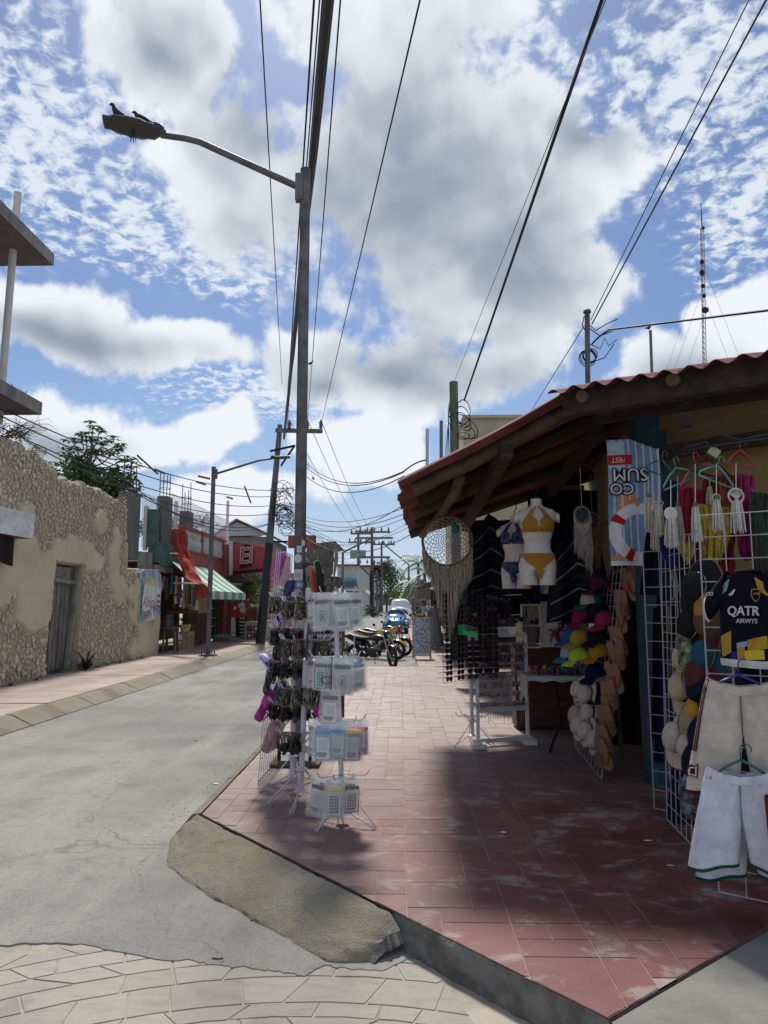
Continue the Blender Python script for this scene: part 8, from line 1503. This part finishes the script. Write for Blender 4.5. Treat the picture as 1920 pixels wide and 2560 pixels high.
for i, (px, m) in enumerate(((1290, m_sk[2]), (1305, m_sk[2]), (1345, m_sk[2]), (1322, flat('lime_toy', (.4, .5, .05))))):
    p = W(px+40, 1668, 8.15); mb = M(); mb.surf(lambda u, v: p+Vector((.03*math.cos(6.283*u)*(1-v*.6), .03*math.sin(6.283*u)*(1-v*.6), -.03+.05*v+.01*math.sin(6*u))), 10, 4, wrapu=True); tag(mb.build('wooden_toy', m, smooth=True), '%s carved toy at the left of the souvenir table, %s' % ('red' if i < 3 else 'lime', ORD[i]), 'toy')
for i, (px, r0, h0) in enumerate(((1440, .035, .10), (1452, .032, .11), (1465, .05, .12), (1428, .03, .09))): p = W(px, 1680, 8.0); p.z = tz+.009; tag(M().lathe([(r0*.8, 0), (r0, h0*.3), (r0*.95, h0*.7), (r0*.5, h0*.9), (r0*.55, h0)], 12, p).build('glass_jar', flat('smoked_glass', (.12, .16, .18), .1, alpha=.75), smooth=2), 'small smoky glass jar at the right end of the table, %s' % ORD[i], 'jar')
ct = thing('brown_counter', 'dark brown wooden counter behind the souvenir table', 'counter', (1.75, 9.3, .15)); ca_, cb2 = W(1290, 1820, 9.3), W(1400, 1820, 9.3); m_mah = mat('mahogany_board', (.085, .032, .018), .5, .4, 3, stretch=(1, 1, 4)); M().b2((ca_.x, 9.25, .18), (2.5, 9.6, W(1300, 1618, 9.3).z)).build('front_board', m_mah, ct)
for z in (.45, .75): M().b2((ca_.x-.01, 9.235, z), (2.5, 9.25, z+.03)).build('drawer_rail', m_bw, ct)
M().b2((ca_.x-.03, 9.2, W(1300, 1618, 9.3).z), (2.52, 9.62, W(1300, 1618, 9.3).z+.03)).build('top', m_mah, ct)
gx0, gx1 = W(1352, 1500, 9.0).x, W(1412, 1500, 9.0).x; gz0, gz1 = W(1380, 1618, 9.0).z, W(1380, 1452, 9.0).z; gk = thing('gecko_panel', 'white panel with red wooden geckos beside the caps', 'panel', (gx0, 9, gz0)); M().b2((gx0, 9.0, gz0), (gx1, 9.03, gz1)).build('panel', m_wht, gk); m_gk = flat('gecko_red', (.22, .01, .03), .4)
def gecko(p, s_, a):
    t = thing('wooden_gecko', 'g', 'gecko', p); rm_ = Matrix.Rotation(a, 3, 'Y'); Q = lambda x, z: p+rm_@(Vector((x, 0, z))*s_); mb = M(); mb.tube([Q(0, .11), Q(0, .09), Q(0, .07), Q(0, .03), Q(.0, -.03), Q(.01, -.06), Q(.03, -.10), Q(.06, -.11)], [.004*s_, .02*s_, .012*s_, .022*s_, .02*s_, .009*s_, .006*s_, .002*s_], 8)
    mb.build('body', m_gk, t, smooth=True)
    for x, z, e, f in ((1, .05, .05, .08), (-1, .05, -.05, .08), (1, -.02, .05, -.05), (-1, -.02, -.05, -.05)): M().tube([Q(x*.015, z), Q(e, (z+f)/2+.01), Q(e*1.1, f)], [.008*s_, .006*s_, .008*s_], 6).build('leg', m_gk, t, smooth=True)
    return t
for i, (px, py, a) in enumerate(((1388, 1500, .5), (1398, 1535, -.6), (1390, 1580, .9), (1396, 1600, -.4))): g_ = gecko(W(px, py, 8.97), 1.25, a); g_['label'] = 'red wooden gecko on the white panel, %s from top' % ORD[i]; g_['group'] = 'wooden geckos'
ns_ = thing('necklace_stand', 'white frame hung with dark and pale cord necklaces', 'display frame', W(1328, 1618, 8.9)); na, nb_ = W(1306, 1618, 8.9), W(1352, 1618, 8.9); nzt = W(1306, 1512, 8.9).z
mesh_panel(M(), na, Vector((nb_.x-na.x, 0, 0)), Vector((0, 0, nzt-na.z)), 1, 2, .012, 6).build('frame', m_wht, ns_); rr = random.Random(5)
for row in range(2):
    mb = M(); zr = nzt-(nzt-na.z)*.5*row
    for i in range(16): p = Vector((na.x+(nb_.x-na.x)*(i+.5)/16, 8.88, zr)); mb.tube([p, p+Vector((rr.gauss(0, .006), -.01, -.11)), p+Vector((.008, -.01, -.19*rr.uniform(.8, 1.1)))], .004, 4, caps=False)
    struct(mb.build('necklaces', m_mac if row == 0 else m_kd, ns_), 'stuff')
# white fringe cloth and neighbour stall clutter further along
for i, (px, py, Y, w_, h, c, lab) in enumerate([(1405, 1455, 8.6, .5, .14, (.40, .36, .29), 'pale fringed cloth strip above the gecko panel'), (1345, 1462, 8.8, .55, .2, (.012, .012, .03), 'dark cloth below the mannequins'), (1420, 1575, 8.3, .12, .5, (.04, .16, .30), 'sky blue towel hanging behind the caps'), (1432, 1540, 8.35, .10, .4, (.34, .02, .03), 'red towel hanging behind the caps'), (1455, 1590, 8.3, .16, .42, (.46, .46, .48), 'white printed cloth behind the mustard cap'), (1180, 1430, 12.5, .6, 1.1, (.03, .03, .05), 'dark blanket hanging at the next stall'), (1225, 1480, 11.8, .8, 1.2, (.04, .03, .03), 'brown blanket hanging deeper at the next stall'), (1190, 1480, 14, 1.0, 1.3, (.02, .03, .05), 'navy blanket hanging at the second stall')]):
    c0 = W(px, py, Y); mb = M(); mb.surf(lambda u, v: c0+Vector(((u-.5)*w_, .025*math.sin(u*18+i), -h*v)), 24, 5); mb.surf(lambda u, v: c0+Vector(((u-.5)*w_, .03+.025*math.sin(u*18+i), -h*v)), 12, 3, flip=True); tag(mb.build('hanging_cloth', cloth('stallcloth_%d' % i, c), smooth=True), lab, 'cloth')
for i, (y, z, d) in enumerate(((12.0, 2.75, 1.5), (15.0, 2.7, 1.5), (19.5, 2.6, 1.6), (25, 2.7, 1.8), (33, 2.8, 1.8))):  # awnings added so the pale fronts beyond the shop fall into shade
    t = thing('stall_awning', 'dark fabric stall awning over right pavement, %s beyond the corner shop' % ORD[i], 'awning', (2.6, y, 2.4)); mb = M(); yl = (2.6, 3.2, 4.5, 6, 8)[i]; mb.surf(lambda u, v: Vector((2.64-d*v, y+yl*u, z-.28*v+.03*math.sin(u*20))), 14, 5); mb.build('canvas', cloth('awning_dark_%d' % i, ((.05, .05, .06), (.11, .05, .05), (.05, .07, .10), (.14, .13, .12), (.08, .08, .1))[i]), t, smooth=True); M().tube([(2.64-d, y, z-.3), (2.64-d, y+yl, z-.3)], .02, 6).build('front_bar', m_galv, t)
    for k in range(5): x = 2.64-d*.3-.5*rnd(0, 1); mb = M(); yy_ = y+yl*(k+.5)/5; mb.surf(lambda u, v: Vector((x+.05*math.sin(u*9), yy_+(u-.5)*.5, z-.35-rnd(.85, .87)*v)), 8, 3); o = tag(mb.build('hanging_garment', cloth('stallg_%d' % (k % 5), ((.25, .05, .06), (.06, .1, .22), (.3, .28, .24), (.04, .04, .05), (.2, .14, .06))[k % 5]), smooth=True), '%s garment under the %s stall awning beyond the shop' % (('red', 'blue', 'pale', 'black', 'tan')[k], ORD[i]), 'garment')
# ================================================================ motorbikes, cars, people, pavement board
m_rub = flat('tyre_rubber', (.018, .018, .019), .85); m_alu = flat('bike_alloy', (.30, .30, .30), .35, metal=.7); m_chr = flat('chrome', (.55, .56, .58), .15, metal=.95); m_bblk = flat('bike_black', (.012, .013, .016), .25); m_engine = flat('engine_dark', (.05, .05, .052), .5, metal=.5)
def motorbike(c, yaw, label, body, tank, steer=.0, lean=.12):
    t = thing('motorbike', label, 'motorbike', c); t.rotation_euler = (lean, 0, yaw); K = dict(local=True)
    def wheel(nm, x, yawf=0.):
        wv_ = bpy.data.objects.new(nm, None); COL.objects.link(wv_); wv_.parent = t; rx = rz(yawf)@Matrix.Rotation(R(90), 3, 'X'); c_ = (x, 0, .30)
        M().torus(c_, .255, .048, rx, 28, 8).build('tyre', m_rub, wv_, True, **K); M().torus(c_, .205, .016, rx, 24, 6).build('rim', m_alu if tank is not m_bblk else m_bblk, wv_, True, **K); M().lathe([(.05, -.05), (.05, .05)], 12, c_, rx).build('hub', m_alu, wv_, **K)
        for i in range(6): a = 6.283*i/6; M().tube([Vector(c_)+rx@Vector((.04*math.cos(a), .04*math.sin(a), 0)), Vector(c_)+rx@Vector((.2*math.cos(a), .2*math.sin(a), 0))], .011, 5).build('spoke', m_bblk, wv_, **K)
        M().torus(Vector(c_)+Vector((0, .04, 0)), .10, .008, rx, 16, 4).build('brake_disc', m_chr, wv_, **K)
    wheel('front_wheel', .66, steer); wheel('rear_wheel', -.64)
    for s_ in (-1, 1): M().tube([(.66, s_*.085, .30), (.52, s_*.08, .72), (.44, s_*.08, .92)], [.026, .02, .02], 8).build('fork_leg', m_chr, t, True, **K)
    mb = M(); mb.surf(lambda u, v: Vector((.66+.335*math.cos(.5+1.9*u), (v-.5)*.13, .30+.335*math.sin(.5+1.9*u)-.02*abs(v-.5)*2)), 12, 4); mb.build('front_mudguard', body, t, True, **K)
    mb = M(); mb.surf(lambda u, v: Vector((-.64+.345*math.cos(.9+2.0*u), (v-.5)*.15, .30+.345*math.sin(.9+2.0*u))), 12, 4); mb.build('rear_mudguard', m_bblk, t, True, **K)
    mb = M(); mb.surf(lambda u, v: Vector((.40-.52*v, (.05+.10*math.sin(math.pi*min(1, .15+v*.8)))*math.cos(6.283*u), .80+.02*v-.06*v*v+(.10*math.sin(math.pi*min(1, .2+.75*v)))*math.sin(6.283*u))), 16, 10, wrapu=True); mb.build('tank', tank, t, True, **K)
    mb = M(); mb.surf(lambda u, v: Vector((-.08-.72*v, (.10+.03*math.sin(math.pi*v)-.05*v)*math.cos(6.283*u), .78+.08*v*v+.045*math.sin(6.283*u))), 14, 10, wrapu=True); mb.build('seat', m_bblk, t, True, **K)
    mb = M(); mb.surf(lambda u, v: Vector((-.30-.62*v, (.09-.04*v)*(1 if u > .5 else -1), .62+.2*v+.13*(abs(u-.5)*2-.5)*(1-v*.6))), 8, 6); mb.build('tail_panel', body, t, True, **K)
    M().box((-.93, 0, .82), (.06, .14, .07), ch=.015).build('tail_light', m_coke, t, **K); M().box((-.95, 0, .60), (.012, .2, .14), Matrix.Rotation(-.3, 3, 'Y')).build('number_plate', m_wht, t, **K)
    for a, b in (((.42, .80), (.0, .62)), ((.42, .86), (-.45, .70)), ((.38, .72), (.18, .30)), ((.18, .30), (-.28, .30)), ((-.28, .30), (-.3, .65)), ((-.28, .34), (-.64, .30))): M().tube([(a[0], .06, a[1]), (b[0], .06, b[1])], .02, 6).build('frame_tube', m_bblk, t, **K)
    M().box((.06, 0, .40), (.30, .22, .26), ch=.04).build('engine', m_engine, t, **K); M().lathe([(.075, -.11), (.09, -.05), (.09, .05), (.075, .11)], 12, (.16, 0, .55), Matrix.Rotation(.4, 3, 'Y')).build('cylinder', m_alu, t, **K)
    M().tube([(.22, -.1, .45), (.28, -.12, .26), (-.1, -.14, .22), (-.5, -.16, .30), (-.86, -.17, .38)], [.02, .022, .03, .042, .045], 8).build('exhaust', m_chr if tank is m_bblk else m_engine, t, True, **K)
    M().tube([(.36, -.36, .98), (.42, -.22, 1.03), (.44, 0, .98), (.42, .22, 1.03), (.36, .36, .98)], .014, 6).build('handlebar', m_bblk, t, True, **K)
    for s_ in (-1, 1): M().tube([(.40, s_*.26, 1.03), (.40, s_*.32, 1.16)], .007, 5).build('mirror_stem', m_bblk, t, **K); M().ell((.39, s_*.34, 1.20), (.015, .06, .04), 10, 6).build('mirror', m_bblk, t, True, **K)
    mb = M(); mb.ell((.53, 0, .88), (.10, .10, .11), 12, 8); mb.build('headlight_cowl', body, t, True, **K); M().lathe([(.07, 0), (.065, .02), (.0, .03)], 14, (.60, 0, .87), Matrix.Rotation(R(80), 3, 'Y')).build('headlight', flat('headlight_glass', (.55, .56, .55), .1), t, True, **K)
    M().tube([(-.05, .1, .28), (-.12, .22, .03)], .012, 5).build('side_stand', m_bblk, t, **K)
m_yb = flat('bike_yellow', (.58, .33, .02), .25); m_rb = flat('bike_red', (.38, .02, .03), .25)
c1, c2 = Vector((-.02, 19.45, 0)), Vector((-1.55, 20.6, 0)); yw = math.atan2(c1.y-c2.y, c1.x-c2.x)
motorbike((-.72, 19.95, 0), yw, 'black motorbike parked across the bay, nearest of three', m_bblk, m_bblk, -.5); motorbike((-.62, 23.0, 0), yw+.05, 'yellow and black motorbike parked behind the black one', m_yb, m_yb, .0); motorbike((-.42, 24.6, 0), yw+.12, 'red and black motorbike parked farthest of the three', m_rb, m_rb, 0)
def car(c, st, label, m, m2=None, name='parked_car', beetle=False, wheels=((-1.25, 1.2)), top=.72):
    t = thing(name, label, 'car', c); t.rotation_euler = (0, 0, .02); K = dict(local=True)
    def S_(v):
        k = v*(len(st)-1); i = min(int(k), len(st)-2); f = k-i; f = f*f*(3-2*f) if not beetle else f; return [st[i][j]+(st[i+1][j]-st[i][j])*f for j in range(4)]
    def shell(u, v, o=0.):
        y, hw_, zb, zt_ = S_(v); a = 6.283*u; cs, sn = math.cos(a), math.sin(a); ex = .55 if sn < 0 else (.75 if beetle else .5); belt = min(zt_, .95); zz_ = zb+(zt_-zb)*(.5+.5*math.copysign(abs(sn)**ex, sn)); tp_ = 1-(1-top)*max(0, (zz_-belt)/max(.1, 1.5-belt)); return Vector(((hw_+o)*math.copysign(abs(cs)**.6, cs)*tp_, y, zz_+(o if sn > 0 else 0)))
    mb = M(); mb.surf(shell, 36, 44, wrapu=True); mb.add([shell(i/36, 0) for i in range(36)], [tuple(range(36))]); mb.build('body', m, t, True, **K)
    def patch(nm, u0, u1, v0, v1, mm, o=.012): mb = M(); mb.surf(lambda u, v: shell(u0+(u1-u0)*u, v0+(v1-v0)*v, o), 14, 6); mb.build(nm, mm, t, True, **K)
    gl = flat('car_glass', (.03, .04, .045), .05)
    vw = [i for i, s_ in enumerate(st) if s_[3] > 1.0][0]/(len(st)-1)
    if beetle: patch('windscreen', .135, .365, .425, .485, gl); patch('windscreen_rim', .125, .375, .418, .492, m_chr, .006)
    else: patch('windscreen', .12, .38, vw+.005, vw+.085, gl)
    for s_ in (-1, 1):
        a, b = (.03, .10) if s_ > 0 else (.40, .47); patch('side_window', a, b, .5, .66, gl)
        if beetle:
            M().ell((s_*.60, -1.28, .42), (.18, .52, .36), 16, 10).build('front_fender', m, t, True, **K); M().ell((s_*.60, 1.3, .42), (.18, .5, .34), 16, 10).build('rear_fender', m, t, True, **K); M().lathe([(.10, 0), (.10, .03), (.06, .05), (0, .055)], 16, (s_*.60, -1.73, .64), Matrix.Rotation(R(75), 3, 'X')).build('headlight', flat('headlight_glass', (.55, .56, .55), .1), t, True, **K)
            M().torus((s_*.60, -1.735, .64), .105, .014, Matrix.Rotation(R(75), 3, 'X'), 18, 6).build('headlight_rim', m_chr, t, True, **K)
        else: M().box((s_*.55, st[0][0]+.02, .70), (.28, .06, .14), ch=.03).build('headlight', flat('headlight_glass', (.55, .56, .55), .1), t, **K)
        M().ell((s_*.86, -.62, 1.02), (.09, .04, .06), 10, 6).build('mirror', m_bblk, t, True, **K); M().tube([(s_*.62, -.6, .98), (s_*.82, -.62, 1.01)], .012, 5).build('mirror_arm', m_bblk, t, **K)
        for y in wheels:
            rx = Matrix.Rotation(R(90), 3, 'Y'); M().torus((s_*.62, y, .31), .235, .085, rx, 22, 8).build('tyre', m_rub, t, True, **K); M().lathe([(.17, -.02), (.15, .05), (0, .06)], 14, (s_*.66, y, .31), rz(0)@Matrix.Rotation(R(90)*s_, 3, 'Y')).build('wheel_cap', m_chr, t, True, **K)
    y0_ = st[0][0]-.1; M().tube([(-.72, y0_+.2, .40), (-.5, y0_, .40), (.5, y0_, .40), (.72, y0_+.2, .40)], .05, 8).build('bumper', m_chr if beetle else (m2 or m), t, True, **K); M().box((0, y0_-.06, .42), (.32, .01, .13)).build('number_plate', m_wht, t, **K)
BT = [(-1.95, .30, .40, .52), (-1.86, .44, .33, .72), (-1.55, .55, .3, .88), (-1.1, .62, .28, .98), (-.72, .66, .28, 1.05), (-.36, .66, .28, 1.41), (.1, .65, .28, 1.5), (.65, .62, .28, 1.44), (1.2, .58, .3, 1.12), (1.7, .48, .35, .78), (1.98, .3, .42, .55)]
car((-.28, 43.8, 0), BT, 'light blue rounded vintage car parked facing the camera', flat('car_blue', (.06, .20, .46), .18), beetle=True)
CR = [(-1.95, .78, .3, .75), (-1.75, .82, .25, .86), (-1.2, .84, .22, .95), (-.95, .84, .22, 1.02), (-.35, .82, .22, 1.46), (.3, .82, .22, 1.52), (1.2, .82, .22, 1.46), (1.75, .8, .25, 1.0), (1.95, .76, .3, .8)]
car((-.12, 50.5, 0), CR, 'white and red car parked behind the blue vintage car', flat('car_white', (.66, .66, .66), .2), flat('car_red', (.35, .03, .04), .25))
VN = [(-2.2, .85, .3, .9), (-2.05, .9, .25, 1.05), (-1.6, .92, .22, 1.15), (-1.3, .92, .22, 1.4), (-.8, .92, .22, 2.0), (0, .92, .22, 2.12), (1.5, .92, .22, 2.12), (2.3, .9, .25, 2.0), (2.4, .85, .3, 1.8)]
car((.02, 57.5, 0), VN, 'white van parked behind the white and red car', flat('car_white', (.66, .66, .66), .2), name='parked_van', top=.9)
# people
def skinbody(name, parent, verts, edges, mats_, matf, sub=1):
    bm = bmesh.new(); lay = bm.verts.layers.skin.verify(); vs = []
    for i, (p, r) in enumerate(verts): v = bm.verts.new(p); rr_ = r if isinstance(r, tuple) else (r, r); v[lay].radius = rr_; v[lay].use_root = (i == 0); vs.append(v)
    for a, b in edges: bm.edges.new((vs[a], vs[b]))
    me = bpy.data.meshes.new(name); bm.to_mesh(me); bm.free(); o = bpy.data.objects.new(name, me); COL.objects.link(o); s_ = o.modifiers.new('s', 'SKIN'); s_.use_smooth_shade = True; sb_ = o.modifiers.new('u', 'SUBSURF'); sb_.levels = sub; sb_.render_levels = sub
    bpy.context.view_layer.update(); m2 = bpy.data.meshes.new_from_object(o.evaluated_get(bpy.context.evaluated_depsgraph_get())); bpy.data.objects.remove(o); m2.materials.clear()
    for q in mats_: m2.materials.append(q)
    for p in m2.polygons: p.material_index = matf(p.center); p.use_smooth = True
    o = bpy.data.objects.new(name, m2); COL.objects.link(o); o.parent = parent; return o
m_sk2 = flat('brown_skin', (.28, .15, .09), .6); m_hair = flat('black_hair', (.012, .010, .009), .6)
def person(c, yaw, label, top, bottom, H=1.7, dress=None, stride=.12):
    t = thing('person', label, 'person', c); t.rotation_euler = (0, 0, yaw); k = H/1.72; q = stride
    V = [((0, 0, .95), (.15, .11)), ((0, 0, 1.12), (.14, .10)), ((0, 0, 1.33), (.17, .11)), ((0, 0, 1.45), (.07, .06)), ((0, -.01, 1.52), (.055, .06)), ((0, -.02, 1.60), (.075, .09)), ((0, -.01, 1.69), (.065, .075)), ((-.19, 0, 1.40), .058), ((-.25, .03, 1.13), .045), ((-.24, -.05, .90), .034), ((-.24, -.07, .81), (.035, .02)), ((.19, 0, 1.40), .058), ((.25, -.03, 1.13), .045), ((.24, -.12, .90), .034), ((.24, -.15, .81), (.035, .02)), ((-.09, 0, .86), (.09, .10)), ((-.10, -q*.6, .48), .062), ((-.10, q*.5, .08), .042), ((-.10, q*.5-.12, .035), (.04, .03)), ((.09, 0, .86), (.09, .10)), ((.10, q*.3, .48), .062), ((.10, -q*1.1, .08), .042), ((.10, -q*1.1-.12, .035), (.04, .03))]
    E_ = [(0, 1), (1, 2), (2, 3), (3, 4), (4, 5), (5, 6), (2, 7), (7, 8), (8, 9), (9, 10), (2, 11), (11, 12), (12, 13), (13, 14), (0, 15), (15, 16), (16, 17), (17, 18), (0, 19), (19, 20), (20, 21), (21, 22)]
    def mf(p):
        z = p.z/k
        if abs(p.x) > .215*k and z < 1.2 or z > 1.44: return 0
        return 2 if z < .95 else 1
    skinbody('body', t, [((p[0]*k, p[1]*k, p[2]*k), tuple(x*k for x in r) if isinstance(r, tuple) else r*k) for p, r in V], E_, [m_sk2, top, bottom], mf)
    M().ell((0, .015*k, 1.655*k), (.088*k, .10*k, .095*k), 12, 8).build('hair', m_hair, t, True, local=True); M().ell((0, -.112*k, 1.60*k), (.012, .018, .02), 6, 5).build('nose', m_sk2, t, True, local=True)
    if dress: mb = M(); mb.surf(lambda u, v: Vector(((.16+.17*v)*k*math.cos(6.283*u)*(1+.06*math.sin(u*50)*v), (.13+.2*v)*k*math.sin(6.283*u)*(1+.06*math.sin(u*44)*v), (1.15-1.05*v)*k)), 40, 10, wrapu=True); mb.build('skirt', dress, t, True, local=True)
    return t
m_gd = cloth('grey_dress', (.24, .25, .29)); m_gs = cloth('guard_shirt', (.30, .48, .66)); m_np = cloth('dark_trousers', (.015, .017, .025)); m_ws = cloth('white_shirt', (.60, .58, .62))
p = G(1088, 1622); person((p.x, p.y, .15), math.pi+.1, 'person in long grey dress walking away along right pavement', m_gd, m_gd, 1.66, m_gd)
person((W(1058, 1580, 44).x, 44, .15), 0, 'person in light blue shirt and dark trousers beyond the pavement board', m_gs, m_np, 1.7); person((W(1049, 1570, 52).x, 52, .15), .4, 'person in dark clothes farther behind the blue shirt', m_np, m_np, 1.65); person((W(902, 1538, 96).x, 96, .15), .2, 'person in white shirt on the far left pavement', m_ws, m_np, 1.72); person((W(1072, 1560, 60).x, 60, .15), .2, 'person in white top far along right pavement', m_ws, m_np, 1.65)
# folding pavement board with many small printed glasses
ba, bb_ = G(1033, 1648), G(1077, 1648); zt2 = W(1050, 1540, ba.y).z; fb2 = thing('pavement_board', 'tall wooden framed pavement board covered in small coloured prints', 'sign', (ba.x, ba.y, .15)); up2 = Vector((0, .25, zt2-.15))
for a in (Vector((ba.x, ba.y, .15)), Vector((bb_.x, ba.y, .15))): M().beam(a, a+up2, .035, .03).build('frame_post', m_wood, fb2); M().beam(a+up2, a+Vector((0, .55, 0)), .03, .03).build('rear_leg', m_wood, fb2)
for f_ in (.08, .99): M().beam(Vector((ba.x, ba.y, .15))+up2*f_, Vector((bb_.x, ba.y, .15))+up2*f_, .035, .03).build('frame_rail', m_wood, fb2)
mb = M(); A_ = Vector((ba.x+.02, ba.y-.005, .15)); X_ = Vector((bb_.x-ba.x-.04, 0, 0)); mb.prism([A_+up2*.1, A_+X_+up2*.1, A_+X_+up2*.97, A_+up2*.97], (0, 0, 0), (0, .01, 0)); mb.build('panel', flat('board_pale_blue', (.52, .60, .70)), fb2)
mb = M(); rr = random.Random(4)
for i in range(230): p = A_+X_*rr.uniform(.04, .96)+up2*rr.uniform(.12, .95)+Vector((0, -.006, 0)); s_ = rr.uniform(.012, .024); a = rr.uniform(0, 3); mb.add([p+Vector((s_*math.cos(a+q)*(1.2 if q in (0, 3.14) else .7), 0, s_*math.sin(a+q)*.8)) for q in (0, 1.57, 3.14, 4.71)], [(0, 1, 2, 3)], rr.randrange(5))
struct(mb.build('small_prints', [m_ink, flat('print_red', (.40, .05, .05)), flat('print_green', (.05, .2, .15)), flat('print_blue', (.06, .12, .3)), flat('print_grey', (.2, .2, .22))], fb2), 'stuff'); M().box(A_+X_*.45+up2*1.02+Vector((0, -.01, 0)), (.2, .02, .09)).build('yellow_tag', flat('yellow_tag', (.6, .42, .03)), fb2)
pt2 = W(1052, 1555, 40); bush('potted_shrub', 'small green potted shrub beside the person in blue', Vector((W(1050, 1540, 46).x, 46, .9)), (.35, .3, .5), 160, .16, m_lf2, 99, 'shrub', 5)
# grit swept against the kerbs
rr = random.Random(6); mb = M()
for i in range(2200):
    k = rr.random()
    if k < .45: s_ = rr.uniform(0, 2.4); p = c0+d_*s_+n_*(.42+abs(rr.gauss(0, .22)))
    elif k < .7: p = Vector((-1.74-abs(rr.gauss(0, .25)), rr.uniform(5.4, 14), 0))
    elif k < .85: p = Vector((-5.1+abs(rr.gauss(0, .15)), rr.uniform(9, 26), 0))
    else: p = Vector((rr.uniform(-2.5, .0), 3.8+abs(rr.gauss(0, .9)), 0))
    s_ = rr.uniform(.002, .007)*(1 if k < .7 else .6); a = rr.uniform(0, 6); mb.add([p+Vector((s_*math.cos(a+j*2.09), s_*math.sin(a+j*2.09), .0005)) for j in range(3)]+[p+Vector((0, 0, s_))], [(0, 1, 3), (1, 2, 3), (2, 0, 3)], rr.randrange(3))
struct(tag(mb.build('road_grit', [m_side, flat('grit_pale', (.42, .40, .35)), flat('grit_brown', (.15, .14, .12))], origin=(-1, 5, 0)), 'loose grit swept against the kerbs on the asphalt', 'grit'), 'stuff')
